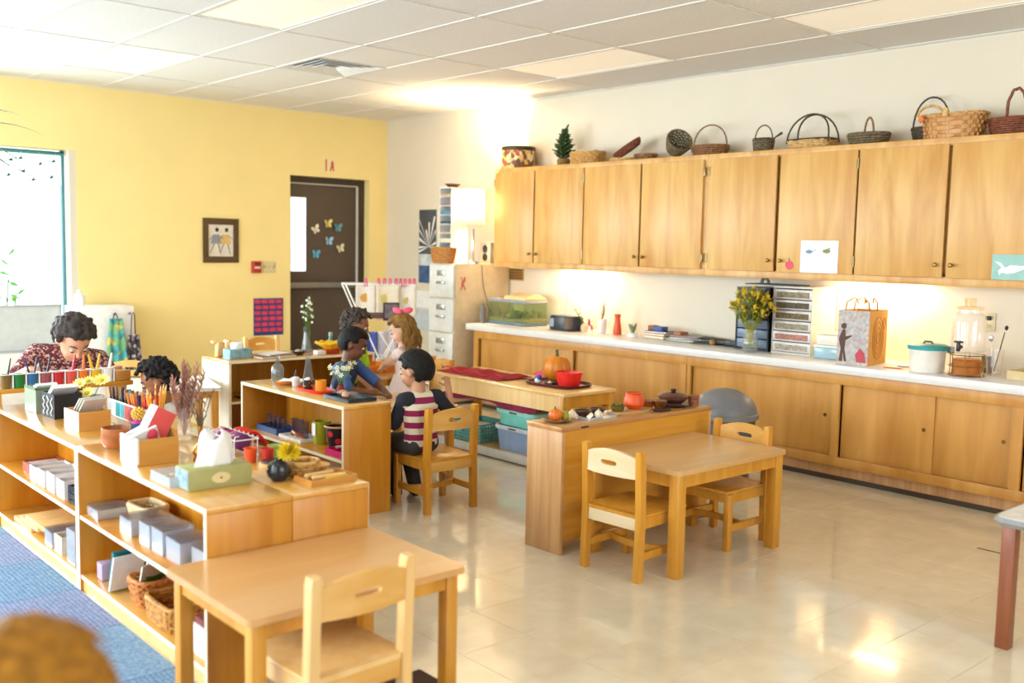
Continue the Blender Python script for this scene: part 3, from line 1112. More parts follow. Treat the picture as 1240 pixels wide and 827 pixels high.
# paper organiser
t = thing('paper_organizer', 'white upright paper organizer with coloured folders on the filing cabinet', 'organizer', (5.725, 7.44, 1.30))
mb = MB().box(0, .085, 0, .2, .09, .70).box(0, -.09, 0, .2, -.085, .70).box(.195, -.085, 0, .2, .085, .70)
for k in range(8):
    mb.box(0, -.085, .02 + k * .085, .195, .085, .026 + k * .085)
mb.box(0, -.09, .695, .2, .09, .705)
mb.go('rack', M_WHITE, t)
for k, c in enumerate(('7d8a5a', '4d7a80', 'd8d0b0', 'b98d60', '3b4a58', '5a8a9a', 'b06a5a', 'c8a070')):
    MB().box(.004, -.08, .029 + k * .085, .185, .08, .029 + k * .085 + .012 + .02 * ((k * 7) % 3) / 2).go('folder', plain('folder_' + c, c, .7), t)
one(MB().lathe([(0, 0), (.05, 0), (.055, .012), (.085, .03), (.08, .034), (.04, .02), (0, .018)], 20, (0, 0, 0), 1, .7, caps=False), 'dish', plain('dark_dish', '5a3a24', .4), 'small dark dish lying on top of the white paper organizer', 'dish', (5.80, 7.43, 2.005))
t = thing('desk_speaker', 'grey box with round dials behind the lamp on the filing cabinet', 'speaker', (6.13, 7.25, 1.30))
MB().box(-.07, -.075, 0, .07, .075, .2, .006).go('case', plain('speaker_grey', '9a958c', .5), t)
for z in (.06, .14):
    MB().cyl((-.071, 0, z), (-.076, 0, z), .035, n=20).go('speaker_cone', M_BLACK, t)

# wall fittings
t = thing('vent_plate', 'small bronze grille plate on the white wall above the fish tank', 'plate', (XR - .001, 7.05, 1.205))
MB().box(-.006, -.1, -.055, 0, .1, .055, .002).go('plate', plain('bronze_plate', 'a8864a', .4, .6), t)
for k in range(4):
    MB().box(-.008, -.085, -.04 + k * .024, -.0065, .085, -.028 + k * .024).go('slot', plain('slot_dark', '5e4420', .6), t)
t = thing('power_outlet', 'ivory power outlet with a plug on the wall behind the glass jug', 'outlet', (XR - .001, 2.64, 1.058))
MB().box(-.006, -.037, -.058, 0, .037, .058, .002).go('cover_plate', plain('ivory', 'd8cda2', .4), t)
for z in (-.025, .025):
    MB().cyl((-.0062, 0, z), (-.009, 0, z), .014, n=14).go('socket', plain('ivory_dark', 'b7a97c', .4), t)
MB().box(-.035, -.014, .012, -.0095, .014, .038, .004).go('plug', M_BLACK, t)

# poster on the white wall: pale plant rays on a dark sky
t = thing('wall_poster', 'dark poster of a white starburst plant on the white wall', 'poster', (XR - .001, 8.47, 1.45))
MB().box(-.004, -.15, -.385, 0, .15, .385).go('poster_sheet', plain('poster_dark', '55585c', .6, var=.2, scale=6), t)
mb = MB()
for k in range(15):
    a = -pi * .1 + k * pi * 1.2 / 14
    l = .2 + .08 * (k % 3)
    p = [(-.03, .0), (max(-.145, min(.145, -.03 + l * cos(a) - .012 * sin(a))), l * sin(a) * .9 + .012 * cos(a)), (max(-.145, min(.145, -.03 + l * cos(a) + .012 * sin(a))), l * sin(a) * .9 - .012 * cos(a))]
    mb.prism(p, -.006, -.0045, 'x')
mb.go('rays', M_PAPER, t)
MB().box(-.0055, -.145, -.38, -.0042, .145, -.2).go('lower_field', plain('poster_blue', '4a6a9a', .6, var=.25, scale=9), t)
MB().box(-.0055, -.145, -.2, -.0042, .145, -.08).go('middle_field', plain('poster_pale', 'd8dde0', .6, var=.2, scale=9), t)
t = thing('wall_paper', 'pale drawing sheets hung on the white wall beside the filing cabinet', 'paper', (XR - .001, 8.59, .78))
MB().box(-.003, -.165, .02, 0, .165, .2).go('sheet', M_PAPER, t)
MB().box(-.003, -.165, -.22, 0, .165, .0).go('sheet', plain('grey_sheet', 'c9d2d8', .7), t)
# ------------------------------------------------------------------ yellow wall: picture, alarm, switches, sign, chart
yw = YB - .001
t = thing('framed_picture', 'brown framed print of two dancing figures on the yellow wall', 'picture', (4.337, yw, 1.468))
MB().box(-.184, -.02, .155, .184, 0, .216, .003).box(-.184, -.02, -.216, .184, 0, -.155, .003).box(-.184, -.02, -.155, -.13, 0, .155, .003).box(.13, -.02, -.155, .184, 0, .155, .003).go('picture_frame', plain('frame_brown', '58401f', .45), t)
MB().box(-.13, -.008, -.155, .13, -.002, .155).go('print', plain('print_cream', 'e4dac8', .7), t)
for k, (x, dress) in enumerate(((-.05, '8f949a'), (.05, 'd9b46a'))):
    MB().prism([(x - .03, .06), (x + .03, .06), (x + .055, -.03), (x - .055, -.03)], -.011, -.0085, 'y').go('painted_dress', plain('dress_' + dress, dress, .7), t)
    MB().ball((x + .01, -.010, .105), (.02, .002, .022), 2).bar((x - .03, -.01, .05), (x - .07, -.01, .0), .008, .002).bar((x + .03, -.01, .05), (x + .07, -.01, .02), .008, .002).bar((x - .02, -.01, -.03), (x - .06, -.01, -.12), .01, .002).bar((x + .02, -.01, -.03), (x + .045, -.01, -.13), .01, .002).go('painted_figure', plain('figure_dark', '3a2a20', .7), t)
t = thing('fire_alarm_pull', 'small red fire alarm box on the yellow wall', 'alarm', (4.705, yw, 1.21))
MB().box(-.045, -.05, -.06, .045, 0, .06, .005).go('alarm_body', plain('alarm_red', 'b83a26', .4), t)
MB().box(-.03, -.058, -.015, .03, -.051, .005, .002).go('pull_handle', plain('alarm_white', 'e8d8d0', .4), t)
MB().box(-.03, -.054, .025, .03, -.0505, .045).go('lettering_panel', plain('alarm_dark', '7a2018', .5), t)
t = thing('light_switch', 'triple light switch plate on the yellow wall beside the door', 'switch', (4.86, yw, 1.21))
MB().box(-.07, -.006, -.058, .07, 0, .058, .002).go('switch_plate', plain('switch_ivory', 'e3d3a4', .4), t)
for x in (-.045, 0, .045):
    MB().obox((x, -.009, 0), (.012, .012, .026), (.3, 0, 0)).go('toggle', plain('toggle_ivory', 'cfc090', .4), t)
t = thing('wall_sign', 'small white sign with a red bar and red walking figure above the door', 'sign', (5.565, yw, 2.278))
MB().box(-.065, -.003, -.075, .065, 0, .075).go('sign_plate', plain('sign_cream', 'f4e6b4', .5), t)
MB().box(-.052, -.005, -.06, -.036, -.0032, .065).go('sign_bar', plain('sign_red', 'd5512f', .5), t)
MB().prism([(.01, .02), (.03, .06), (.05, .02)], -.005, -.0032, 'y').prism([(.018, .02), (.042, .02), (.055, -.055), (.038, -.055), (.03, -.02), (.016, -.055), (-.002, -.055)], -.005, -.0032, 'y').go('sign_figure', plain('sign_red', 'd5512f', .5), t)
t = thing('pocket_chart', 'blue wall chart with rows of red cards on the yellow wall', 'chart', (4.85, yw - .0, .715))
MB().box(-.165, -.006, -.2, .165, 0, .178).go('chart_sheet', plain('chart_blue', '36407e', .7), t)
rc = None
for r_ in range(6):
    for c_ in range(4):
        x, z = -.125 + c_ * .08 + (.01 if r_ % 2 else 0), .145 - r_ * .058
        if rc is None:
            rc = MB().box(-.034, -.009, -.018, .03, -.0065, .018).go('red_card', plain('card_red', 'd8405a', .7), t, (x, 0, z))
        else:
            q = rc.copy()
            COL.objects.link(q)
            q.location = (x, 0, z)

# white cupboard with aprons, whiteboard, ledge
t = thing('white_cupboard', 'low white cupboard with apron hooks beside the window', 'cupboard', (3.1, 9.0, 0))
MB().box(-.25, -.1, 0, .25, .2, .87, .006).go('body', plain('cup_white', 'f0eeea', .4), t)
for x in (.07, .2):
    MB().tube([(x, -.1, .80), (x, -.135, .80), (x, -.14, .815)], .006, 6).go('hook', M_BLACK, t)
one(MB().lathe([(0, 0), (.04, 0), (.05, .05), (.045, .09), (.02, .11), (.02, .14), (0, .14)], 16, caps=False), 'white_bottle', M_WHITE, 'squat white bottle on top of the white cupboard', 'bottle', (2.93, 9.05, .87))


def apron(label, x, mats, top, w, h):
    t = thing('craft_apron', label, 'apron', (x, 8.858, .815))
    MB().tube([(-.02, 0, top * -1), (-.012, -.004, -.02), (0, -.006, 0), (.012, -.004, -.02), (.02, 0, top * -1)], .005, 5).go('neck_strap', M_BLACK, t)
    mb = MB().grid(14, 10, lambda u, v: ((u - .5) * (w * (.55 + .45 * v)), -.012 - .014 * sin(u * 14) * (.3 + v), -top - v * h))
    o = mb.go('apron_cloth', mats, t, solid=.004)
    return t


apron('teal and yellow patterned apron hanging on the white cupboard', 3.17, specks('apron_teal', '4fa6aa', ['d0ba5a', '3f868e', '7ab07a'], 18, .5), .05, .2, .42)
apron('black and white patterned apron hanging on the white cupboard', 3.325, specks('apron_bw', '3a3438', ['8a8088', '2a2428', 'b0a0a0'], 45, .6), .2, .17, .38)
t = thing('whiteboard', 'grey whiteboard with dark rim leaning before the window', 'board', (2.42, 9.08, .50))
MB().box(-.38, -.012, 0, .36, 0, .375).go('board_face', plain('board_grey', 'c6cbca', .35), t)
MB().box(.345, -.02, -.01, .365, .005, .385, .003).box(-.385, -.02, -.012, .365, .005, .004, .003).box(-.385, -.02, .372, .365, .005, .388, .003).go('board_rim', plain('board_rim', 'a9adab', .4), t)
MB().box(.05, -.045, -.01, .16, -.02, .006).go('marker_tray', M_BLACK, t)
one(MB().box(1.35, 8.98, 0, 2.8, 9.2, .485, .004), 'low_cabinet', plain('lowcab_white', 'eeece8', .4), 'low white cabinet under the bright window', 'cabinet')
# palm plant whose fronds hang into view
t = thing('potted_palm', 'tall potted palm with long drooping blades before the window', 'plant', (1.40, 7.75, .0075))
MB().lathe([(0, 0), (.15, 0), (.19, .34), (.17, .34), (.16, .3), (0, .3)], 24, caps=False).go('pot', plain('pot_clay', '8a5a3c', .7), t)
MB().tube([(0, 0, .3), (.03, 0, .9), (.0, 0, 1.6), (.1, 0, 2.05)], [.035, .03, .026, .022], 8).go('trunk', plain('palm_trunk', '6e5a3e', .8), t)
for k in range(26):
    a = -.75 + k * 2 * pi / 26
    el = random.uniform(-.3, .95)
    L = random.uniform(.65, .95)
    if k < 6:
        el, L = (.9, .15, .75, -.15, 1.05, .5)[k], .92
    d = Vector((cos(a), sin(a), 0))
    pts, ws = [], []
    for i in range(9):
        q = i / 8
        pts.append(Vector((.1, 0, 2.05)) + d * L * q * cos(el * .8) + Vector((0, 0, L * (sin(el) * q - .55 * q * q))))
        ws.append(.03 * (1 - q) ** .6 + .001)
    MB().strip(pts, ws, d.cross(Vector((0, 0, 1)))).go('frond', plain('frond_green', '55683a', .5, var=.2), t)


# ------------------------------------------------------------------ baskets along the cabinet tops
def basket(label, loc, rx, ry, h, mat, rz=0, rings=None, flare=.8, p=2.2, rot=None, name='basket', group=None, r=None, handle=None, hmat=None, lid=False):
    t = thing(name, label, 'basket', loc, rz, group, rot)
    n = max(4, int(h / .0125))
    r = r or h / n * .54
    m = 44
    weave, rim = MB(), MB()
    def ring(k, z, s, amp):
        pts = []
        for i in range(m):
            a = 2 * pi * i / m
            ca, sa = cos(a), sin(a)
            e = 2 / p
            w = 1 + amp * (1 if (i // 2 + k) % 2 else -1) / max(rx, ry)
            pts.append((rx * s * w * math.copysign(abs(ca) ** e, ca), ry * s * w * math.copysign(abs(sa) ** e, sa), z))
        return pts
    for k in range(n):
        q = k / (n - 1)
        weave.tube(ring(k, r + (h - 2 * r) * q, flare + (1 - flare) * q ** .8, .0042), r, 6, True)
    base = [Vector(p_) for p_ in ring(0, .004, flare * .98, 0)]
    weave.rings([base, [v + Vector((0, 0, .006)) for v in base]])
    weave.go('weave', mat, t)
    rim.tube(ring(0, h, 1.0, 0), r * 1.25, 6, True)
    rim.go('rim', hmat or mat, t)
    if handle:
        axis, hh, hr = handle[:3]
        half = rx if axis == 'x' else ry
        offs = handle[3] if len(handle) > 3 else (0,)
        hm = MB()
        for of in offs:
            pts = []
            for i in range(15):
                a = pi * i / 14
                u, z = half * cos(a), h * .7 + (hh - h * .7) * sin(a) ** .8
                of2 = of * (1 - .75 * sin(a))
                pts.append((u, of2, z) if axis == 'x' else (of2, u, z))
            hm.tube(pts, hr, 6)
        hm.go('handle', hmat or mat, t)
    return t


WK_DARK = wicker('dark_wicker', '2e2418', '55432a')
WK_GREY = wicker('grey_wicker', '4f4430', '7d6b48')
WK_TAN = wicker('tan_wicker', 'a87838', 'd8aa5e')
WK_PALE = wicker('pale_wicker', 'b98a4a', 'dcb878')
WK_RED = wicker('red_brown_wicker', '5f2f1a', '8f4d2b')
WK_BROWN = wicker('brown_wicker', '6b4526', '96683a')
ZT = 2.167
t = thing('biscuit_tin', 'round printed biscuit tin at the lamp end of the cabinet tops', 'tin', (6.11, 6.86, ZT))
MB().lathe([(0, 0), (.155, 0), (.157, .008), (.153, .012), (.153, .165), (0, .165)], 36, caps=False).go('tin_body', specks('tin_print', 'd9b25a', ['7a3a1e', 'e0d2a0', 'b8502a', '4a4a26'], 28, .3, .4), t)
MB().lathe([(.157, .165), (.159, .17), (.157, .198), (.15, .203), (0, .203)], 36, caps=False).go('lid', plain('tin_lid', '3e3420', .35, .5), t)
# small fir sprig plant
t = thing('fir_sprig', 'small dark green evergreen tree in a burlap pot on the cabinet', 'plant', (6.13, 6.29, ZT))
MB().lathe([(0, 0), (.05, 0), (.06, .05), (.05, .07), (0, .07)], 16, caps=False).go('pot', plain('burlap', '8a6a3c', .9, bump=.4, scale=80), t)
MB().tube([(0, 0, .05), (.0, .01, .18), (-.02, -.03, .33)], [.008, .006, .003], 6).go('stem', plain('fir_stem', '4d3b22', .8), t)
lm = MB()
for k in range(15):
    z = .07 + k * .017
    for q in range(7):
        a = k * 1.3 + q * 2 * pi / 7
        l = (.07 + .02 * ((q * 3 + k) % 3)) * (1 - (k / 16) ** 1.6) + .012
        d = Vector((cos(a) * .8, sin(a), .35)).normalized()
        b_ = Vector((-.0012 * k, -.0018 * k, z))
        lm.ball(b_ + d * l * .55, (l * .5, .011, .009), 1, d.to_track_quat('X', 'Z'))
lm.tube([(-.015, -.02, .29), (-.015, -.05, .335), (-.012, -.065, .36)], [.012, .01, .006], 6)
lm.go('needles', plain('fir_green', '3d5a2c', .7, var=.25, scale=40), t)
b_ = basket('tan oval basket with folded white cloth lining beside the fir tree', (6.11, 5.98, ZT), .1, .165, .1, WK_TAN, 0, 7, .85, 2.6)
MB().grid(30, 4, lambda u, v: ((.104 - .03 * v) * cos(u * 2 * pi), (.168 - .035 * v) * sin(u * 2 * pi), .108 + .012 * sin(u * 40) * (1 - v) - .02 * v * v)).go('cloth_lining', plain('lining', 'e0d2ba', .9), b_, solid=.003)
basket('flat brown plaited tray leaning on the small bowl basket', (6.10, 5.50, ZT + .085), .085, .15, .045, WK_RED, 0, 4, .85, 2, rot=(radians(-24), radians(-22), 0))
basket('small dark bowl basket under the leaning plaited tray', (6.12, 5.34, ZT), .07, .1, .05, WK_BROWN, 0, 4, .75, 2)
basket('shallow pale basket lid lying under the plaited tray', (6.10, 5.56, ZT), .09, .13, .028, WK_PALE, 0, 3, .9, 2)
basket('grey-green wicker bowl tipped on its side', (6.10, 5.035, ZT + .066), .095, .095, .13, WK_GREY, 0, 8, .62, 2, rot=(radians(48), radians(-38), 0))
basket('brown basket with one tall hoop handle', (6.11, 4.70, ZT), .1, .155, .075, WK_BROWN, 0, 6, .8, 2, handle=('y', .235, .006))
basket('small dark round basket with hoop handle next to the twig', (6.10, 4.22, ZT), .06, .075, .095, WK_GREY, 0, 7, .85, 2, handle=('y', .195, .005), hmat=WK_DARK)
one(MB().tube([(0, 0, 0), (-.005, -.05, .03), (-.005, -.1, .055)], [.004, .005, .01], 6), 'twig', plain('twig_brown', '4a3826', .8), 'dark twig sticking out beside the small round basket', 'twig', (6.06, 4.14, ZT + .07))
basket('flat rectangular basket with double dark hoop handles', (6.11, 3.83, ZT), .095, .16, .065, WK_PALE, 0, 5, .9, 4, handle=('y', .24, .0065, (-.07, .07)), hmat=WK_DARK)
b_ = basket('shallow oval grey basket with short narrow handle', (6.11, 3.415, ZT), .1, .135, .075, WK_GREY, 0, 6, .85, 2)
MB().tube([(.0, .033 * cos(a), .06 + .125 * sin(a)) for a in [pi * i / 12 for i in range(13)]], .007, 6).go('handle', WK_BROWN, b_)
basket('dark basket with a tall thin hoop behind the checked box basket', (6.215, 3.05, ZT), .055, .12, .1, WK_DARK, 0, 7, .8, 2.4, handle=('y', .29, .006))
# plaited box basket: checker strips
t = thing('plaited_basket', 'large tan plaited box basket with an orange tag', 'basket', (6.062, 2.83, ZT))
def sup(a, rx, ry, p):
    ca, sa = cos(a), sin(a)
    return Vector((rx * math.copysign(abs(ca) ** (2 / p), ca), ry * math.copysign(abs(sa) ** (2 / p), sa), 0))
mb = MB()
nn, hh_ = 32, 6
mb.lathe([(.82, .0), (.89, .06), (.93, .14)], 48, sx=.085, sy=.185, p=4, caps=True)
for k in range(hh_):
    for i in range(nn):
        if (i + k) % 2:
            continue
        a0, a1 = 2 * pi * i / nn, 2 * pi * (i + 1) / nn
        z0, z1 = .004 + k * .0245, .004 + (k + 1) * .0245
        f0, f1 = .88 + .12 * z0 / .15, .88 + .12 * z1 / .15
        am = (a0 + a1) / 2
        q = [sup(a0, .085 * f0, .185 * f0, 4) + Vector((0, 0, z0)), sup(a1, .085 * f0, .185 * f0, 4) + Vector((0, 0, z0)), sup(a1, .085 * f1, .185 * f1, 4) + Vector((0, 0, z1)), sup(a0, .085 * f1, .185 * f1, 4) + Vector((0, 0, z1))]
        c_ = sup(am, .085 * f0 + .011, .185 * f0 + .011, 4) + Vector((0, 0, (z0 + z1) / 2))
        cv = mb.bm.verts.new(c_)
        vs = [mb.bm.verts.new(v) for v in q]
        for e in range(4):
            mb.bm.faces.new((vs[e], vs[(e + 1) % 4], cv))
mb.go('plaited_body', wood('plait', 'b0763a', 'd09a58', 'z', .6, 2), t)
MB().tube([sup(2 * pi * i / 40, .087, .189, 4) + Vector((0, 0, .148)) for i in range(40)], .007, 6, True).go('rim', WK_TAN, t)
MB().tube([(-.09, .11 + .08 * cos(a), .14 + .06 * sin(a)) for a in [pi * i / 10 for i in range(11)]], .008, 6).go('handle', WK_TAN, t)
MB().box(-.1, .0, .13, -.085, .03, .18, .003).go('clasp', WK_PALE, t)
MB().ball((-.095, .165, .125), (.012, .02, .026), 1).go('orange_tag', plain('tag_orange', 'e0762a', .6), t)
par_ = basket('dark red-brown basket with twisted upright handle at the cabinet end', (6.11, 2.49, ZT), .1, .15, .1, WK_RED, 0, 8, .85, 2)
MB().tube([(.004 * sin(i * 1.7), .055 * cos(a), .09 + .185 * sin(a) ** .7 + .003 * cos(i * 1.9)) for i, a in enumerate([pi * k / 18 for k in range(19)])], .009, 6).go('handle', WK_RED, par_)
basket('tan oval basket standing on the filing cabinet edge', (5.648, 7.36, 1.30), .073, .155, .14, wicker('orange_wicker', '9a5f28', 'c98a42'), 0, 9, .8, 2.4)

# ------------------------------------------------------------------ worktop: fish tank, radio, plants, vases
ZC = .7605
t = thing('fish_tank', 'glass fish tank with gravel and green plants on the worktop', 'aquarium', (6.03, 6.745, ZC))
MB().box(-.135, -.26, 0, .135, .26, .03, .003).go('base_trim', plain('tank_trim', '5d6e78', .4), t)
MB().box(-.135, -.26, .205, .135, .26, .232, .003).go('top_trim', plain('tank_trim2', '8d949a', .4), t)
mb = MB()
for a in ((-.13, -.255, -.126, .255), (.126, -.255, .13, .255), (-.126, -.255, .126, -.251), (-.126, .251, .126, .255)):
    mb.box(a[0], a[1], .03, a[2], a[3], .205)
mb.go('tank_glass', glass('tank_glass', 'eef6e8', .02, .06, .02), t)
MB().box(-.124, -.25, .03, .124, .25, .06, .004).go('gravel', plain('gravel', 'd0b484', .9, var=.4, scale=90, bump=.6), t)
mb = MB()
for k in range(26):
    b_ = Vector((random.uniform(-.09, .1), random.uniform(-.22, .22), .058))
    hgt = random.uniform(.05, .12)
    for q in range(3):
        d = Vector((random.uniform(-.02, .02), random.uniform(-.03, .03), hgt * random.uniform(.7, 1)))
        mb.strip([b_, b_ + d * .5 + Vector((.004, 0, 0)), b_ + d], [.003, .008, .002], (random.uniform(-1, 1), 1, 0))
mb.go('water_plants', plain('tank_plant', '8a9a2a', .6, var=.3), t)
mb = MB()
for q in ((0, .1, .04), (.03, .03, .05), (-.03, .17, .035), (.05, -.1, .045)):
    mb.ball((q[0], q[1], .055 + q[2] * .5), (q[2], q[2] * 1.1, q[2] * .9), 2)
mb.go('rocks', plain('tank_rock', 'd0bc8e', .9, var=.3, bump=.5), t)
mb = MB().prism([(-.12, .232), (.125, .232), (.125, .245), (.02, .285), (-.11, .26)], -.25, .05, 'y')
mb.go('lamp_hood', plain('hood_cream', 'e8cf94', .4), t)
tl_ = bpy.data.lights.new('tank_light', 'AREA')
tl_.shape, tl_.size, tl_.size_y, tl_.energy, tl_.color = 'RECTANGLE', .18, .4, 6.0, (1.0, .93, .66)
to_ = bpy.data.objects.new('tank_light', tl_)
COL.objects.link(to_)
to_.parent = t
to_.location = (0, 0, .228)
MB().box(-.125, -.255, .232, .125, -.25, .24).box(.0, .06, .232, .12, .25, .24).go('hood_back', plain('hood_brown', 'a8622c', .5), t)
one(MB().lathe([(0, 0), (.03, 0), (.03, .13), (.018, .15), (.012, .18), (0, .18)], 16, caps=False), 'bottle', plain('grey_bottle', '7a7670', .4), 'small grey bottle at the worktop end beside the fish tank', 'bottle', (5.86, 7.035, ZC))
# boombox radio
t = thing('radio', 'rounded black and silver radio on the worktop', 'radio', (5.99, 6.07, ZC))
MB().lathe([(0, 0), (.95, 0), (1.0, .02), (1.0, .1), (.92, .125), (0, .13)], 32, sx=.09, sy=.155, p=3.2, caps=False).go('case', plain('radio_black', '2a2e34', .3), t)
MB().lathe([(.0, .03), (1.01, .03), (1.02, .065), (1.01, .1), (0, .1)], 20, (0, .085, 0), .092, .05, p=3, caps=False).go('display_panel', plain('radio_screen', '8fa0b0', .25), t)
MB().lathe([(.0, .02), (1.01, .02), (1.03, .065), (1.01, .11), (0, .11)], 20, (.0, -.09, 0), .091, .055, p=3, caps=False).go('speaker_grille', plain('radio_grille', '6b5a48', .5, bump=.5, scale=200), t)
MB().tube([(.03, .05, .12), (.035, .02, .3), (.04, -.01, .36)], .0022, 5).go('antenna', M_STEEL, t)


def vase(name, label, loc, prof, mat, cat='vase', n=24):
    t = thing(name, label, cat, loc)
    MB().lathe(prof, n, caps=False).go('body', mat, t)
    return t


def sprig(mbs, mbl, base, tip, n, leaf, lw, spread=.6, droop=0, r=.0018):
    base, tip = Vector(base), Vector(tip)
    mid = (base + tip) / 2 + Vector((random.uniform(-.01, .01), random.uniform(-.01, .01), .01))
    mbs.tube([base, mid, tip], [r * 1.3, r, r * .6], 5)
    for i in range(n):
        q = .25 + .75 * i / max(1, n - 1)
        p = base.lerp(mid, q * 2) if q < .5 else mid.lerp(tip, q * 2 - 1)
        a = i * 2.4
        d = Vector((cos(a) * spread, sin(a) * spread, .8 - droop)).normalized()
        mbl.strip([p, p + d * leaf * .5, p + d * leaf], [lw * .3, lw, lw * .15], d.orthogonal())


t = vase('flower_vase', 'small cream vase with a drooping green sprig beside the radio', (6.02, 5.875, ZC), [(0, 0), (.028, 0), (.036, .03), (.03, .055), (.016, .066), (.016, .072), (0, .068)], plain('vase_cream', 'e6c9a0', .4))
s_, l_ = MB(), MB()
for k in range(4):
    sprig(s_, l_, (0, 0, .06), (-.02 + random.uniform(-.02, .02), .06 + .03 * k, .19 + .02 * random.random()), 7, .03, .009)
s_.go('stems', plain('stem_olive', '7a7040', .7), t)
l_.go('leaves', plain('leaf_olive', '8f8f3a', .6, var=.2), t)
t = vase('flower_pot', 'white tumbler pot with dried pink flower spikes', (6.05, 5.70, ZC), [(0, 0), (.034, 0), (.043, .12), (.039, .12), (.032, .01), (0, .01)], plain('pot_white', 'ece4da', .5))
s_, l_ = MB(), MB()
for k in range(9):
    sprig(s_, l_, (0, 0, .1), (random.uniform(-.03, .03), random.uniform(-.05, .05), .22 + .06 * random.random()), 8, .022, .006)
s_.go('stems', plain('stem_pink', 'a8685a', .7), t)
l_.go('flower_heads', plain('dried_pink', 'c98878', .7, var=.2), t)
t = thing('flower_sprig', 'small stem of magenta blossoms leaning on the white pot', 'flower', (5.985, 5.745, ZC))
s_, l_ = MB(), MB()
s_.tube([(0, 0, 0), (0, .02, .06), (-.005, .05, .115)], .002, 5)
for k in range(7):
    l_.ball((random.uniform(-.012, .012), .01 + .008 * k, .03 + .012 * k), .011, 1)
s_.go('stem', M_GREEN, t)
l_.go('blossoms', plain('magenta_petal', 'd8307a', .6), t)
one(MB().lathe([(0, 0), (.022, 0), (.024, .1), (.02, .1), (.019, .006), (0, .006)], 16, caps=False), 'tumbler', M_GLASS, 'narrow clear glass between the white pot and the orange bottle vase', 'glass', (6.03, 5.62, ZC))
vase('bottle_vase', 'orange-red bottle vase on the worktop', (6.07, 5.545, ZC), [(0, 0), (.034, 0), (.037, .02), (.028, .08), (.022, .13), (.027, .165), (.024, .168), (.018, .13), (0, .12)], plain('vase_orange', 'e2521e', .35))
t = thing('succulent', 'small spiky succulent in a white cone dish on the worktop', 'plant', (6.04, 5.35, ZC))
MB().lathe([(0, 0), (.045, 0), (.04, .02), (.028, .03), (0, .03)], 16, caps=False).go('dish', M_WHITE, t)
mb = MB()
for k in range(14):
    a = k * 2.4
    l = .1 * (1 - k * .02)
    d = Vector((cos(a) * .4, sin(a) * .4, 1)).normalized()
    mb.tube([(0, 0, .02), Vector((0, 0, .02)) + d * l * .6, Vector((0, 0, .02)) + d * l], [.008, .008, .001], 6)
mb.go('succulent_leaves', plain('succ_green', '7d8a62', .6), t)


def book(label, loc, sx, sy, sz, col, rz=0, group=None, name='book', pagec='efe6d2'):
    t = thing(name, label, 'book', loc, rz, group)
    MB().box(-sx / 2, -sy / 2, 0, sx / 2, sy / 2, sz * .14).box(-sx / 2, -sy / 2, sz * .86, sx / 2, sy / 2, sz).box(sx / 2 - .003, -sy / 2, sz * .14, sx / 2, sy / 2, sz * .86).go('cover', plain('cover_' + col, col, .5), t)
    MB().box(-sx / 2 + .004, -sy / 2 + .003, sz * .14, sx / 2 - .003, sy / 2 - .003, sz * .86).go('pages', plain('pages', pagec, .9), t)
    return t


zz = ZC
for k, (c_, h_, lb, w_, l_) in enumerate((('b08a4a', .024, 'tan book at the bottom of the small pile by the succulent', .15, .22), ('c0603a', .018, 'rust book second in the small pile by the succulent', .15, .2),
                                          ('2f3a5a', .016, 'dark blue book third up in the small pile by the succulent', .14, .2))):
    book(lb, (6.12, 5.13, zz), w_, l_, h_, c_, .1 * (k - 1))
    zz += h_ + .0005
one(MB().box(-.04, -.035, 0, .04, .05, .036, .004), 'small_box', plain('box_blue', '3f5a9a', .5), 'small blue box on top of the book pile', 'box', (6.1, 5.10, zz))
one(MB().box(-.035, -.03, 0, .035, .03, .04, .004), 'small_box', plain('box_wood', '8a5a3c', .5), 'small brown box on top of the book pile beside the blue one', 'box', (6.11, 5.19, zz))
zz = ZC
for k, c_ in enumerate(('8f9a8a', 'c8cfc8', '5d6a5a', 'd8d0c0', 'b04a32', '7f8f9a')):
    one(MB().box(-.1, -.14, 0, .1, .14, .007), 'magazine', plain('mag_' + c_, c_, .4), 'magazine in the loose stack on the worktop, %s cover' % ('lowest sage', 'second pale grey', 'third dark green', 'fourth cream', 'fifth brick red', 'topmost blue grey')[k],
        'magazine', (6.13, 4.86 + .01 * (k % 3) - .012 * k, zz), .12 * ((k * 5) % 4 - 1.5), 'magazines stacked on the worktop')
    zz += .0075
one(MB().box(-.05, -.035, 0, .05, .035, .024, .004), 'wood_block', plain('block_terra', 'c07048', .6), 'terracotta block on top of the magazine stack', 'block', (6.12, 4.92, zz))
one(MB().lathe([(0, 0), (.02, .002), (.026, .02), (.02, .036), (0, .04)], 16, caps=False), 'wooden_ball', plain('ball_tan', 'a8844a', .5), 'small tan wooden knob beside the magazines', 'ball', (6.05, 4.56, ZC))
t = thing('binder_stack', 'dark folded papers fanned on the worktop by the drawers', 'papers', (6.14, 4.56, ZC))
for k in range(3):
    MB().obox((0, .02 * k, .012 + .013 * k), (.16, .2, .009), (.06 * (k - 1), .03, .2 * k)).go('folder', plain('fan_%d' % k, ('3d3a34', '6a6455', '2c2a28')[k], .6), t)
one(MB().box(-.04, -.05, 0, .04, .05, .045, .006), 'stapler_box', M_BLACK, 'small black box beside the black drawer unit', 'box', (6.08, 4.40, ZC))
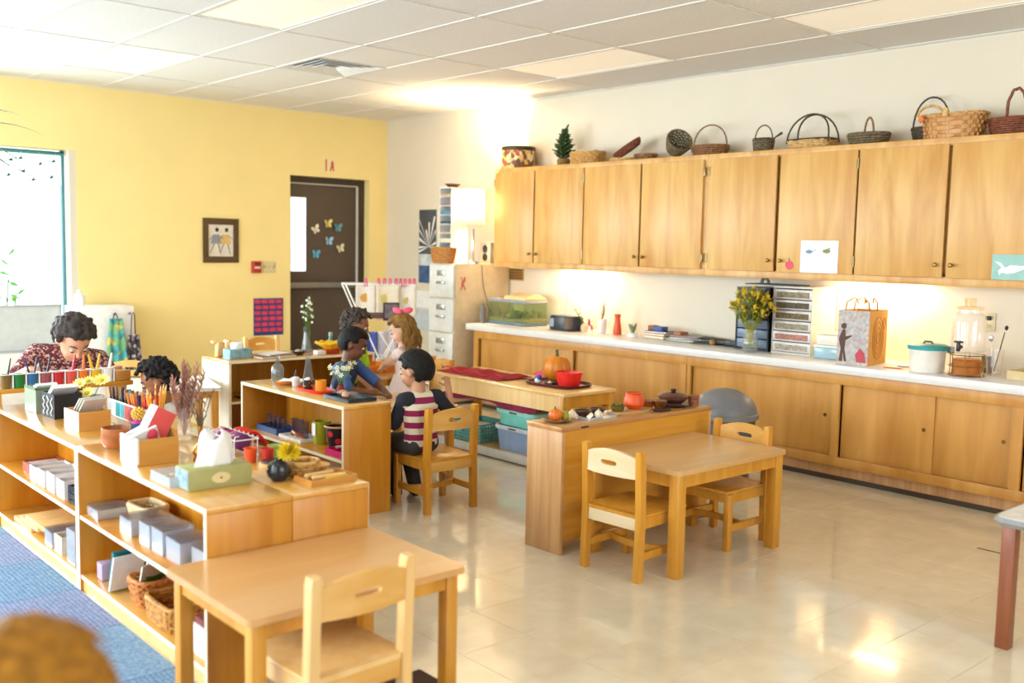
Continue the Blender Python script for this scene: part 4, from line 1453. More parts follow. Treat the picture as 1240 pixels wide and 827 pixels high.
# black drawer unit
t = thing('drawer_unit', 'black desktop drawer unit with blue-grey translucent drawers', 'drawers', (6.115, 4.165, ZC))
MB().box(-.14, -.14, 0, .14, .14, .012).box(-.14, -.14, .435, .14, .14, .45).box(-.14, -.14, .012, .14, -.13, .435).box(-.14, .13, .012, .14, .14, .435).box(.13, -.13, .012, .14, .13, .435).go('frame', M_BLACK, t)
for k in range(6):
    z = .018 + k * .07
    d_ = MB().box(-.138, -.127, z, .12, .127, z + .062, .003).go('drawer', plain('drawer_grey_blue', '6f7f94', .3) if k < 3 else plain('drawer_dark', '39404c', .3), t)
    MB().box(-.146, -.04, z + .04, -.1385, .04, z + .052).go('drawer_pull', plain('pull_pale', 'aebccb', .3), d_)
t = thing('plastic_drawer_tower', 'clear plastic drawer tower filled with beads beside the paper bag', 'drawers', (6.13, 3.845, ZC))
MB().box(-.15, -.155, 0, .15, .155, .012).box(-.15, -.155, .455, .15, .155, .47, .003).box(-.15, -.155, .012, .15, -.15, .455).box(-.15, .15, .012, .15, .155, .455).go('frame', plain('tower_frame', 'd9d2c8', .3), t)
for k, c_ in enumerate(('c8b8a8', 'c98a7a', 'b0a890', '8a7a58', '6f6550', 'a89a7c')):
    z = .016 + k * .073
    d_ = MB().box(-.148, -.147, z, .14, .147, z + .066, .003).go('drawer', plain('tower_drawer', 'dcd8d2', .25, var=.05), t)
    MB().box(-.1495, -.13, z + .01, -.1485, .13, z + .05).go('drawer_contents', plain('bead_' + c_, c_, .6, var=.3, scale=70), d_)
    MB().box(-.158, -.045, z + .05, -.149, .045, z + .06).go('drawer_pull', plain('pull_clear', 'efece6', .2), d_)
t = thing('paper_roll_tray', 'dark flat tray with a grey clip lying on top of the drawer units', 'tray', (6.05, 4.02, ZC + .4715))
MB().box(-.1, -.2, 0, .1, .2, .008, .002).go('tray_sheet', plain('tray_dark', '4a463f', .5), t)
MB().tube([(0, .13, .012), (0, .12, .04), (0, .09, .042), (0, .07, .014)], .012, 8).go('clip', plain('clip_grey', '6a6a62', .5), t)
# big flower vase
t = thing('flower_vase', 'clear glass vase with a tall bunch of yellow-green flowers', 'vase', (5.83, 4.075, ZC))
MB().lathe([(0, 0), (.042, 0), (.046, .006), (.058, .05), (.055, .09), (.036, .13), (.036, .145), (.05, .165), (.047, .165), (.033, .145), (.033, .13), (.051, .09), (.054, .05), (.042, .012), (0, .012)], 28, caps=False).go('vase_glass', M_GLASS, t)
MB().lathe([(0, .013), (.041, .013), (.052, .05), (.050, .085), (0, .085)], 20, caps=False).go('water', glass('water', 'eef4e0', .02, .05, .02), t)
s_, l_, f_ = MB(), MB(), MB()
for k in range(46):
    a = k * 2.4
    r_ = .02 + .155 * (k / 46) ** .6
    tip = Vector((r_ * cos(a) * .75, r_ * sin(a), .46 - .14 * (r_ / .17) ** 2 + random.uniform(-.04, .02)))
    bs = Vector((cos(a) * .015, sin(a) * .015, .05))
    nk = Vector((cos(a) * .022, sin(a) * .022, .15))
    s_.tube([bs, nk, nk.lerp(tip, .5) + Vector((0, 0, .02)), tip], [.002, .002, .0018, .001], 5)
    for i in range(11):
        q = .3 + .7 * i / 10
        p = nk.lerp(tip, q)
        d = Vector((cos(i * 2.4 + a) * .7, sin(i * 2.4 + a) * .7, .8)).normalized()
        l_.strip([p, p + d * .022, p + d * .045], [.003, .009, .001], d.orthogonal())
    if k % 3 != 1:
        f_.ball(tip, (.014, .014, .02), 1)
        for i in range(4):
            f_.ball(tip + Vector((random.uniform(-.018, .018), random.uniform(-.018, .018), random.uniform(-.04, .0))), .008, 1)
s_.go('stems', plain('flower_stem', '9a9a32', .6), t)
l_.go('leaves', plain('goldenrod_leaf', 'b4b83c', .6, var=.25), t)
f_.go('blossoms', plain('goldenrod', 'd8b21e', .6, var=.2), t)
# bins by the bag
t = thing('storage_box', 'stack of clear storage boxes with white lids beside the paper bag', 'box', (6.03, 3.53, ZC))
MB().box(-.1, -.1, 0, .1, .1, .075, .006).go('lower_box', plain('blue_clear_box', '9fc0cc', .2), t)
MB().box(-.105, -.105, .076, .105, .105, .09, .004).go('lid', M_WHITE, t)
MB().box(-.09, -.09, .091, .09, .09, .16, .006).go('upper_box', plain('pale_box', 'e8e4d4', .25), t)
MB().box(-.095, -.095, .161, .095, .095, .172, .004).go('lid', plain('lid_yellow', 'eee6bc', .35), t)
# paper bag
t = thing('paper_bag', 'brown paper shopping bag with printed figures and twisted handles', 'bag', (5.91, 3.275, ZC), radians(8))
bw, bd, bh = .10, .155, .345
kraft = plain('kraft', 'd39a4c', .7, var=.05)
MB().rings([[Vector((-bd, -bw, 0)), Vector((bd, -bw, 0)), Vector((bd, bw, 0)), Vector((-bd, bw, 0))], [Vector((-bd, -bw, bh)), Vector((bd, -bw, bh)), Vector((bd, bw, bh)), Vector((-bd, bw, bh))],
            [Vector((-bd + .002, -bw + .002, bh)), Vector((bd - .002, -bw + .002, bh)), Vector((bd - .002, bw - .002, bh)), Vector((-bd + .002, bw - .002, bh))],
            [Vector((-bd + .002, -bw + .002, .01)), Vector((bd - .002, -bw + .002, .01)), Vector((bd - .002, bw - .002, .01)), Vector((-bd + .002, bw - .002, .01))]]).go('bag_body', kraft, t)
MB().box(-bd - .0015, -bw, .0, -bd - .0004, bw, bh).go('printed_panel', specks('bag_print', 'b9b4ae', ['b0a49e', 'c4bcb8', 'b89a98', 'a8a8ae'], 60, .5, .7), t)
MB().prism([(.06, .02), (.085, .02), (.075, .1), (.09, .16), (.07, .22), (.05, .225), (.045, .18), (.01, .19), (.008, .18), (.045, .155), (.05, .1), (.035, .02), (.05, .02), (.062, .08)], -bd - .003, -bd - .0017, 'x').ball((-bd - .002, .06, .245), (.001, .02, .022), 1).go('printed_figure', plain('bag_fig', '5c4238', .7), t)
MB().prism([(-.09, .02), (-.03, .02), (-.02, .07), (-.05, .11), (-.08, .08)], -bd - .003, -bd - .0017, 'x').go('printed_blossom', plain('bag_red', 'c04a55', .7), t)
mb = MB()
for k in range(4):
    r0 = .025 + .022 * k
    mb.tube([(.0 + r0 * cos(a), -bw - .0012, .17 + r0 * 1.5 * sin(a)) for a in [2 * pi * i / 20 for i in range(20)]], .002, 4, True)
mb.tube([(.1 + .02 * cos(a), -bw - .0012, .26 + .035 * sin(a)) for a in [2 * pi * i / 14 for i in range(14)]], .002, 4, True)
mb.go('printed_swirl', plain('bag_swirl', 'b3702c', .7), t)
for sy in (-1, 1):
    for xx in (-.07, .07):
        MB().tube([(xx - .035, sy * bw * .8, bh - .03), (xx - .03, sy * bw * .7, bh + .05), (xx - .012, sy * bw * .4, bh + .075), (xx + .012, sy * bw * .3, bh + .075), (xx + .03, sy * bw * .2, bh + .04)], .005, 6).go('handle', plain('cord_tan', 'a8703a', .7), t)
one(MB().tube([(0, 0, .004), (.01, -.1, .004), (.012, -.13, .004)], [.004, .004, .001], 6), 'red_pencil', plain('pencil_red', 'c8452a', .5), 'red pencil lying on the worktop beside the paper bag', 'pencil', (5.80, 3.06, ZC))
one(MB().lathe([(0, 0), (.03, 0), (.045, .008), (.042, .01), (0, .004)], 16, caps=False), 'saucer', M_WHITE, 'small white saucer behind the red pencil', 'saucer', (5.98, 3.02, ZC))
# ice-cream style tub with teal lid
t = thing('lidded_tub', 'white plastic tub with teal lid on the worktop', 'tub', (5.86, 2.815, ZC))
MB().lathe([(0, 0), (.092, 0), (.1, .02), (.104, .135), (0, .135)], 32, caps=False).go('tub_body', plain('tub_white', 'eee6da', .35), t)
MB().lathe([(.0, .1355), (.116, .1355), (.117, .16), (.1, .168), (0, .168)], 32, caps=False).go('lid', plain('lid_teal', '2f9a9a', .35), t)
MB().tube([(0, .03, .168), (0, .02, .182), (0, -.02, .182), (0, -.03, .168)], .006, 6).go('lid_grip', plain('grip_dark', '4a5656', .4), t)
MB().box(.03, -.134, .12, .07, -.1, .16, .006).go('tub_handle', plain('grip_grey', '7a8080', .4), t)
# glass drink dispenser jar
t = thing('drink_dispenser', 'large glass drink dispenser with dark tap on a wire stand', 'jar', (5.86, 2.575, ZC))
MB().lathe([(0, .13), (.088, .13), (.094, .14), (.094, .33), (.085, .36), (.07, .37), (.07, .39), (.062, .39), (.062, .37), (.08, .355), (.089, .33), (.089, .145), (0, .14)], 32, caps=False).go('jar_glass', M_GLASS, t)
MB().lathe([(.0, .391), (.074, .391), (.076, .405), (.03, .412), (.034, .45), (.03, .456), (0, .456)], 28, caps=False).go('lid', glass('lid_glass', 'fff4e0', .05, .3), t)
MB().cyl((-.094, 0, .175), (-.125, 0, .175), .012).box(-.135, -.01, .15, -.115, .01, .2, .004).box(-.132, -.025, .2, -.118, .025, .212, .003).go('tap', M_BLACK, t)
mb = MB()
for z in (.004, .06, .125):
    mb.tube([(.098 * cos(2 * pi * i / 28), .098 * sin(2 * pi * i / 28), z) for i in range(28)], .003, 5, True)
for k in range(6):
    a = 2 * pi * k / 6 + .3
    mb.tube([(.098 * cos(a), .098 * sin(a), 0), (.098 * cos(a), .098 * sin(a), .13)], .003, 5)
mb.go('wire_stand', M_BRASS, t)
MB().lathe([(0, .01), (.075, .01), (.08, .09), (.07, .1), (0, .1)], 20, caps=False).go('amber_pot', plain('amber', 'b5651f', .3), t)
t = thing('utensil_glass', 'clear tumbler holding spoons next to the drink dispenser', 'glass', (6.03, 2.49, ZC))
MB().lathe([(0, 0), (.04, 0), (.052, .15), (.049, .15), (.037, .006), (0, .006)], 24, caps=False).go('tumbler', M_GLASS, t)
MB().tube([(0, .0, .02), (.0, -.05, .26)], .003, 6).ball((0, -.058, .285), (.012, .012, .016), 1).go('ladle', M_BLACK, t)
MB().tube([(0, .0, .02), (.02, .03, .2)], .003, 6).ball((.022, .035, .215), (.006, .016, .022), 1).go('spoon', M_STEEL, t)
t = thing('small_jar', 'small glass jar with dark lid and brown contents by the dispenser', 'jar', (6.125, 2.57, ZC))
MB().lathe([(0, 0), (.03, 0), (.032, .07), (.03, .08), (0, .08)], 18, caps=False).go('contents', plain('brown_beans', '7a5230', .6, var=.3), t)
MB().lathe([(0, .0805), (.034, .0805), (.034, .1), (0, .1)], 18, caps=False).go('lid', M_BLACK, t)

t = thing('letter_tray', 'shallow beige tray at the far end of the worktop past the utensil glass', 'tray', (6.05, 2.22, ZC))
MB().box(-.13, -.15, 0, .13, .15, .008).box(-.13, -.15, .008, -.124, .15, .05).box(.124, -.15, .008, .13, .15, .05).box(-.124, -.15, .008, .124, -.144, .05).box(-.124, .144, .008, .124, .15, .05).go('tray_body', plain('tray_beige', 'd9c08a', .5), t)
MB().box(-.11, -.13, .0085, .11, .13, .03, .002).go('paper_stack', plain('stack_cream', 'e6d6b0', .8), t)
# ------------------------------------------------------------------ on the carpet shelves
ZS, ZM, ZB = .6105, .3255, .0735


def tray_box(mb, w, d, h, th=.006, z=0):
    """open-topped box shell"""
    mb.box(-w, -d, z, w, d, z + th).box(-w, -d, z + th, -w + th, d, z + h).box(w - th, -d, z + th, w, d, z + h).box(-w + th, -d, z + th, w - th, -d + th, z + h).box(-w + th, d - th, z + th, w - th, d, z + h)
    return mb


t = thing('file_box', 'greenish clear card box at the far end of the carpet shelf', 'box', (1.50, 5.17, ZS), .06)
tray_box(MB(), .07, .075, .12).go('box_body', plain('grey_green_box', '93a08a', .35), t)
MB().obox((0, .0, .085), (.1, .02, .11), (.5, 0, 0)).obox((0, .03, .08), (.1, .012, .1), (.5, 0, 0)).go('cards', M_PAPER, t)
MB().box(-.071, -.076, .112, .071, -.068, .124).box(-.071, -.076, .112, -.064, .076, .124).go('box_rim', plain('green_rim', '5f7a4a', .4), t)
t = thing('black_box', 'black open box with white doodles and papers sticking out', 'box', (1.515, 4.965, ZS), .05)
tray_box(MB(), .065, .085, .115).go('box_body', plain('black_card', '1d1c20', .6), t)
MB().obox((.0, .0, .11), (.12, .02, .14), (.95, 0, 0)).go('paper_pad', M_PAPER, t)
mb = MB()
for k in range(3):
    mb.tube([(-.0665, -.055 + .05 * k + .012 * sin(i * (1.1 + .3 * k)), .012 + .009 * i) for i in range(11)], .0025, 4)
mb.go('doodle', M_PAPER, t)


def daisy(mbp, mbc, c, r, n=12, up=(0, 0, 1)):
    R = Vector(up).normalized().to_track_quat('Z', 'Y')
    for i in range(n):
        a = 2 * pi * i / n
        d = R @ Vector((cos(a), sin(a), .25))
        mbp.strip([Vector(c) + d * r * .2, Vector(c) + d * r * .65, Vector(c) + d * r], [r * .1, r * .2, r * .08], R @ Vector((-sin(a), cos(a), 0)))
    mbc.ball(Vector(c) + R @ Vector((0, 0, r * .12)), (r * .32, r * .32, r * .2), 1, R)


t = thing('flower_pot', 'grey pot of pale yellow daisies behind the card boxes', 'plant', (1.66, 4.97, ZS))
MB().lathe([(0, 0), (.04, 0), (.055, .085), (.05, .085), (.04, .07), (0, .07)], 20, caps=False).go('pot', plain('grey_pot', 'b4b2ae', .6), t)
p_, c_, s_ = MB(), MB(), MB()
for (x, y, z, r) in ((-.05, .03, .14, .035), (.03, -.04, .16, .042), (.0, .05, .15, .03), (-.04, -.05, .105, .036)):
    s_.tube([(0, 0, .06), (x * .6, y * .6, z * .75), (x, y, z)], .002, 5)
    daisy(p_, c_, (x, y, z), r, 13, (-.4 + x * 3, -.5, .8))
s_.go('stems', M_GREEN, t)
p_.go('petals', plain('pale_yellow', 'efe27a', .6), t)
c_.go('flower_centres', plain('daisy_core', 'd8b428', .6), t)['kind'] = 'stuff'
t = thing('card_holder', 'small wooden card holder with white end and photo cards', 'box', (1.51, 4.585, ZS), .02)
tray_box(MB(), .07, .09, .085, .008).go('box_body', wood('box_orange_wood', 'c98a35', 'dba04a', 'x', .4, 1.5), t)
MB().box(-.0725, -.09, 0, -.0705, .09, .086).go('white_end', M_WHITE, t)
for k, c in enumerate(('e8e2d8', 'c9c4b6', 'efe9df')):
    MB().obox((.01, -.03 + .03 * k, .1), (.11, .004, .1), (.75, 0, .15)).go('photo_card', plain('card_' + c, c, .4), t)
# pen rack
t = thing('pen_rack', 'long white pen rack with coloured stripes holding felt pens', 'rack', (1.745, 4.68, ZS))
tray_box(MB(), .035, .23, .08, .004).go('rack_body', M_WHITE, t)
cols = ['f2f2f2', 'e8f0f0', '3a9aa0', '58b0c0', 'e06a62', 'd85a70', 'e0407a', 'c8306a']
for k in range(8):
    MB().box(-.0365, .225 - k * .057 - .05, .006, -.0352, .225 - k * .057, .072).go('colour_panel', plain('panel_' + cols[k], cols[k], .4), t)
pen = thing('felt_pen', 'felt pen standing in the white striped pen rack', 'pen', (0, 0, 0), 0, 'felt pens in the pen rack')
MB().cyl((0, 0, 0), (0, 0, .085), .0055, n=8).go('barrel', M_BLACK, pen)
MB().cyl((0, 0, .0855), (0, 0, .13), .0065, .0058, 8).go('cap', plain('cap0', '2a2630', .4), pen)
bodies = {'dark': ('2a2228', '4a3a34'), 'brown': ('5f4436', '8a7060'), 'green': ('1f4a44', '2a6a5a'), 'orange': ('e8702a', 'f08a3a'), 'navy': ('2a2a4a', '3a3a6a'), 'red': ('c02a3a', 'd84a4a')}
ORD = ['first', 'second', 'third', 'fourth', 'fifth', 'sixth', 'seventh', 'eighth', 'ninth', 'tenth', 'eleventh', 'twelfth', 'thirteenth', 'fourteenth', 'fifteenth', 'sixteenth', 'seventeenth', 'eighteenth', 'nineteenth', 'twentieth']
ORD += ['twenty-' + o for o in ORD[:9]] + ['thirtieth', 'thirty-first', 'thirty-second']
seq = ['brown', 'dark', 'brown', 'dark', 'brown', 'dark', 'brown', 'green', 'green', 'orange', 'orange', 'orange', 'navy', 'navy', 'red', 'red']
firstp = {}
for k in range(32):
    kind = seq[min(k // 2, 15)]
    loc = (1.735 + .022 * (k % 2), 4.90 - k * .0142, ZS + .005)
    rot = (random.uniform(-.16, .16), random.uniform(-.2, .1), 0)
    lab = '%s felt pen, %s from the black box end of the striped pen rack' % (kind, ORD[k])
    r = dup(pen, loc, 0, lab, 'felt pens in the pen rack', rot)
    for ch in kids(r):
        ch.data = ch.data.copy()
        ch.data.materials[0] = plain('pen_' + kind + ch.name.split('.')[0], bodies[kind][0 if ch.name.startswith('barrel') else 1], .4)
for ch in kids(pen):
    bpy.data.objects.remove(ch)
bpy.data.objects.remove(pen)
t = thing('wooden_bowl', 'round brown wooden bowl beside the tall card box', 'bowl', (1.47, 4.10, ZS))
MB().lathe([(0, 0), (.055, 0), (.066, .02), (.066, .075), (.06, .078), (.056, .03), (.045, .012), (0, .012)], 30, caps=False).go('bowl', wood('bowl_wood', '8a4a1e', 'b56a2c', 'y', .35, 1.5), t)
t = thing('pompom_toy', 'magenta yarn figure with a yellow pompom head', 'toy', (1.60, 4.22, ZS))
MB().lathe([(0, 0), (.03, 0), (.034, .03), (.02, .075), (0, .08)], 16, caps=False).go('toy_body', plain('magenta', 'd8209a', .8), t)
mb = MB()
for k in range(60):
    z_ = 1 - 2 * (k + .5) / 60
    r_ = math.sqrt(1 - z_ * z_)
    d = Vector((r_ * cos(k * 2.4), r_ * sin(k * 2.4), z_))
    mb.ball(Vector((0, 0, .105)) + d * .022, (.011, .006, .006), 1, d.to_track_quat('X', 'Z'))
mb.go('pompom', plain('pompom_yellow', 'e8c05a', .9), t)
# tall card box
t = thing('card_box', 'large orange wooden box with sloped front and white and red cards', 'box', (1.465, 3.755, ZS))
W_BOX = wood('box_orange_wood', 'c98a35', 'dba04a', 'x', .4, 1.5)
mb = MB().box(-.08, -.085, 0, .08, .085, .008)
mb.box(-.072, -.085, .008, .08, -.077, .10).box(-.072, .077, .008, .08, .085, .10)
mb.prism([(-.085, .1), (.085, .1), (.085, .115), (.05, .115), (.02, .10), (-.085, .10)], -.0, .0001, 'x')
mb.box(.072, -.077, .008, .08, .077, .125)
mb.go('box_body', W_BOX, t)
MB().box(-.0815, -.0845, .0, -.0725, .0845, .105).go('white_end', M_WHITE, t)
MB().obox((.02, .0, .125), (.085, .07, .16), (0, .5, 0), .002).go('card_block', M_PAPER, t)
MB().obox((.02, -.0365, .125), (.083, .003, .158), (0, .5, 0)).go('red_face', plain('card_red2', 'e0524e', .5), t)
for k, (y, tl) in enumerate(((-.045, .9), (-.02, 1.0), (.03, .8))):
    MB().obox((-.035, y, .095), (.11, .01, .07), (tl * .3, -.35, .1 * k)).go('card', plain('card_w%d' % k, 'f2f0ec', .5), t)
MB().obox((.0, .06, .09), (.1, .006, .1), (.1, 0, 0)).go('card', plain('card_navy', '3a4a6a', .5), t)
MB().ball((-.01, -.06, .112), (.022, .008, .022), 2).go('red_disc', plain('red_disc', 'c8304a', .4), t)
# loose pencils in an amber cup
t = thing('pencil_cup', 'amber plastic cup crammed with pencils behind the card box', 'cup', (1.76, 4.42, ZS))
MB().lathe([(0, 0), (.034, 0), (.038, .07), (.035, .07), (.03, .004), (0, .004)], 20, caps=False).go('cup', plain('cup_amber2', 'd88a2a', .4), t)
for k in range(14):
    a = k * 2.4
    c = ('e8861e', 'f0b41e', 'e8a040', 'e05a1e')[k % 4]
    p0 = Vector((1.76 + .014 * cos(a), 4.42 + .014 * sin(a), ZS + .006))
    p1 = Vector((.03 * cos(a), .03 * sin(a), .15 + .02 * (k % 3)))
    tg = thing('pencil', '%s pencil in the amber cup, %s' % (('orange', 'yellow', 'tan', 'vermilion')[k % 4], ('upright in the middle', 'tilted to the pen rack', 'tilted to the brass vase', 'leaning over the cup rim')[(k // 4) % 4]), 'pencil', p0, 0, 'pencils in the amber cup')
    MB().tube([(0, 0, 0), p1 * .88], .0045, 6).go('shaft', plain('pencil_' + c, c, .5), tg)
    MB().tube([p1 * .885, p1], [.0044, .001], 6).go('tip', W_PALE, tg)
# vases
t = vase('bud_vase', 'small brass bud vase with dried stems', (1.61, 3.62, ZS), [(0, 0), (.024, 0), (.028, .006), (.022, .02), (.03, .04), (.022, .058), (.008, .075), (.007, .12), (.011, .14), (.009, .14), (.005, .12), (0, .1)], plain('polished_brass', 'c8923a', .2, 1))
s_, l_ = MB(), MB()
for k in range(7):
    sprig(s_, l_, (0, 0, .12), (random.uniform(-.05, .05), random.uniform(-.05, .05), .24 + .06 * random.random()), 7, .02, .005)
s_.go('stems', plain('stem_dry', '6a5a40', .8), t)
l_.go('dried_heads', plain('dried_mauve', '8a6a7a', .8, var=.25), t)
t = thing('flower_vase', 'clear glass vase with tall dried pink plumes', 'vase', (1.735, 4.06, ZS))
MB().lathe([(0, 0), (.03, 0), (.034, .05), (.024, .1), (.028, .14), (.025, .14), (.021, .1), (.03, .05), (.026, .006), (0, .006)], 22, caps=False).go('vase_glass', M_GLASS, t)
s_, l_ = MB(), MB()
for k in range(12):
    tip = Vector((random.uniform(-.06, .07), random.uniform(-.07, .07), random.uniform(.22, .33)))
    sprig(s_, l_, (0, 0, .02), tip, 34, .032, .009, .45)
s_.go('stems', plain('stem_pinkbrown', 'a07a68', .8), t)
l_.go('plumes', plain('plume_pink', 'dcaea0', .8, var=.2), t)
t = thing('clear_tray', 'clear plastic tray of sea shells before the tissue box', 'tray', (1.405, 3.37, ZS))
tray_box(MB(), .055, .085, .035, .003).go('tray_shell', M_CLEAR, t)
for k in range(8):
    MB().ball((random.uniform(-.035, .035), random.uniform(-.06, .06), .014), (.015, .011, .009), 1).go('shell', plain('shell_%d' % (k % 3), ('e0c8b0', 'c89a7a', 'efe4d8')[k % 3], .5), t)
t = thing('tissue_box', 'sage green tissue box with white tissue pulled up', 'box', (1.495, 3.25, ZS), -.02)
MB().box(-.115, -.058, 0, .115, .058, .072, .003).go('box_body', plain('sage_box', 'a9a568', .6), t)
MB().box(-.1165, -.056, .004, -.1155, .056, .068).go('end_print', plain('end_teal', 'a8c4c8', .6, var=.3, scale=30), t)
MB().lathe([(0, 0), (.034, 0), (.034, .002), (0, .002)], 24, sx=1, sy=.55, caps=False).xf(Matrix.Rotation(radians(90), 4, 'X')).go('oval_label', plain('label_cream', 'e4cf98', .6), t, (.0, -.0582, .036))
MB().ball((0, -.061, .036), (.005, .002, .004), 1).go('label_dot', plain('dot_brown', '7a4a2a', .6), t)
def tis(u, v):
    a = u * 2 * pi
    r = .05 * (1 - v) ** .5 + .02 * v * (1 + .6 * sin(3 * a))
    return (r * 1.3 * cos(a) + .01 * v + .012 * sin(5 * a) * (1 - v), r * .6 * sin(a), .07 + .11 * v + .02 * v * cos(a * 2 + 1))
MB().grid(36, 10, tis).go('tissue', plain('tissue', 'f6f4f2', .9), t, solid=.0015)
# wire rack with pink tubes and red cloth
t = thing('wire_rack', 'white wire rack holding purple and pink yarn skeins', 'rack', (1.79, 3.72, ZS))
mb = MB()
for k in range(7):
    y = -.12 + .04 * k
    mb.tube([(-.05, y, .0025), (-.05, y, .07), (-.045, y, .085), (-.03, y, .085)], .0025, 5)
    mb.tube([(.05, y, .0025), (.05, y, .08)], .0025, 5)
mb.tube([(-.05, -.13, .003), (.05, -.13, .003), (.05, .13, .003), (-.05, .13, .003)], .003, 5, True)
mb.tube([(-.05, -.13, .07), (.05, -.13, .07), (.05, .13, .07), (-.05, .13, .07)], .003, 5, True)
mb.go('wire_frame', M_WHITE, t)
for k, c in enumerate(('6a2a5a', '8a4a7a', 'c06a8a', 'a83a6a', '7a2a4a', 'd88a9a')):
    MB().ball((.0, -.1 + .04 * k, .055), (.032, .015, .036), 2).go('yarn_skein', plain('yarn_' + c, c, .9), t)
one(MB().grid(20, 12, lambda u, v: (-.06 + .12 * u, -.09 + .18 * v, .012 + .065 * sin(pi * u) ** .6 * (.75 + .25 * sin(v * 9 + u * 4)))), 'red_cloth', plain('red_cloth', 'd8301e', .8), 'crumpled red cloth on the shelf top behind the yarn rack', 'cloth', (1.885, 3.80, ZS), solid=.004)
one(MB().box(-.06, -.14, 0, .06, .14, .014, .004), 'lap_board', plain('board_beige', 'cdb98e', .5), 'flat beige board lying along the shelf top past the yarn rack', 'board', (1.865, 4.12, ZS), .03)
t = thing('round_dish', 'dark round dish in a pale wooden ring behind the tissue box', 'dish', (1.80, 3.40, ZS))
MB().lathe([(0, 0), (.05, 0), (.052, .012), (.044, .014), (0, .006)], 24, caps=False).go('ring', W_PALE, t)
MB().lathe([(0, .0145), (.043, .0145), (.043, .02), (0, .017)], 20, caps=False).go('dish', plain('dark_dish2', '4a3a3a', .3), t)
for k, (x, y, c, lb) in enumerate(((1.76, 3.50, 'e2541e', 'orange paper cup behind the black flower vase'), (1.81, 3.46, 'c8301e', 'red paper cup beside the orange one'), (1.86, 3.50, '9ab85a', 'light green paper cup behind the red one'))):
    t = thing('paper_cup', lb, 'cup', (x, y, ZS))
    MB().lathe([(0, 0), (.02, 0), (.026, .055), (.024, .055), (.018, .003), (0, .003)], 20, caps=False).go('cup', plain('cup_' + c, c, .5), t)
    MB().tube([(.026 * cos(2 * pi * i / 18), .026 * sin(2 * pi * i / 18), .055) for i in range(18)], .0018, 5, True).go('cup_rim', plain('cuprim_' + c, c, .5), t)
t = thing('bud_vase', 'round black vase with one big yellow chrysanthemum', 'vase', (1.70, 3.165, ZS))
MB().lathe([(0, 0), (.022, 0), (.04, .02), (.044, .04), (.034, .065), (.014, .075), (.014, .082), (.01, .082), (0, .07)], 26, caps=False).go('body', plain('black_glaze', '23252a', .15), t)
MB().tube([(0, 0, .06), (.012, -.01, .09), (.028, -.02, .1)], .003, 5).go('stem', M_GREEN, t)
mb = MB()
cc = Vector((.034, -.012, .102))
for k in range(90):
    z_ = 1 - 1.75 * (k + .5) / 90
    r_ = math.sqrt(max(0, 1 - z_ * z_))
    d = (Vector((r_ * cos(k * 2.4), r_ * sin(k * 2.4), z_)))
    L = .038 + .012 * random.random() + (.025 if k in (3, 8) else 0)
    mb.strip([cc + d * .008, cc + d * L * .6, cc + d * L], [.003, .0065, .002], d.orthogonal())
mb.go('petals', plain('chrys_yellow', 'f2d41e', .6, var=.1), t)
t = thing('wood_tray', 'wooden tray of honey dippers at the shelf end', 'tray', (1.835, 3.07, ZS), .03)
tray_box(MB(), .095, .06, .022, .007).go('tray_body', wood('tray_wood', 'b9772c', 'd09446', 'x', .35, 1.5), t)
MB().cyl((-.06, -.01, .02), (.07, -.02, .02), .008, .006, 10).cyl((-.07, .02, .02), (.05, .03, .022), .01, .006, 10).go('wooden_stick', W_PALE, t)
MB().box(-.02, -.045, .008, .07, -.028, .022, .004).go('yellow_sponge', plain('sponge_yellow', 'e8b82a', .9), t)
basket('small round straw basket behind the yellow flower', (1.815, 3.20, ZS), .06, .055, .05, WK_TAN, 0, 5, .85, 2)
one(MB().lathe([(0, 0), (.035, 0), (.05, .02), (.046, .022), (.03, .008), (0, .006)], 20, caps=False), 'saucer', plain('straw_dish', 'cf9a52', .6), 'small straw-coloured saucer at the back edge of the shelf top', 'saucer', (1.90, 3.24, ZS))

# middle shelf, near unit
def lidbox(label, x, y, z, w, d, h, rz=0, filling=None, group='clear boxes on the middle shelf'):
    t = thing('clear_box', label, 'box', (x, y, z), rz, group)
    tray_box(MB(), w, d, h, .003).go('box_body', M_CLEAR, t)
    MB().box(-w - .003, -d - .003, h + .0005, w + .003, d + .003, h + .008, .002).go('lid', glass('lid_clear', 'eef4fa', .1, .45), t)
    MB().box(-w + .006, -d + .006, .004, w - .006, d - .006, h * .6, .003).go('filling', plain('fill_' + (filling or 'e8e4e0'), filling or 'e8e4e0', .8, var=.25, scale=70), t)
    return t


lidbox('clear lidded box with pale paper slips farthest along the near middle shelf', 1.43, 4.10, ZM, .07, .06, .04, .0, 'd8c8b0')
basket('cream plastic lattice basket on the middle shelf', (1.53, 3.945, ZM), .055, .083, .06, plain('cream_plastic', 'dcc59a', .5), .05, 5, .85, 5)
lidbox('clear box with pale cards behind the taller clear boxes', 1.46, 3.79, ZM, .08, .06, .06, 0, 'd0c0b0')
lidbox('tall clear box nearest the cream basket', 1.44, 3.60, ZM, .06, .05, .085, 0, 'e2dcd6')
lidbox('tall clear box second in the row of clear boxes', 1.44, 3.48, ZM, .06, .05, .09, 0, 'e4e0e0')
lidbox('clear box holding mauve slips next to the shelf end', 1.46, 3.35, ZM, .075, .06, .08, 0, 'c8bcc8')
lidbox('wide clear box with grey slips at the near end of the middle shelf', 1.50, 3.20, ZM, .085, .06, .075, 0, 'b8b4c0')
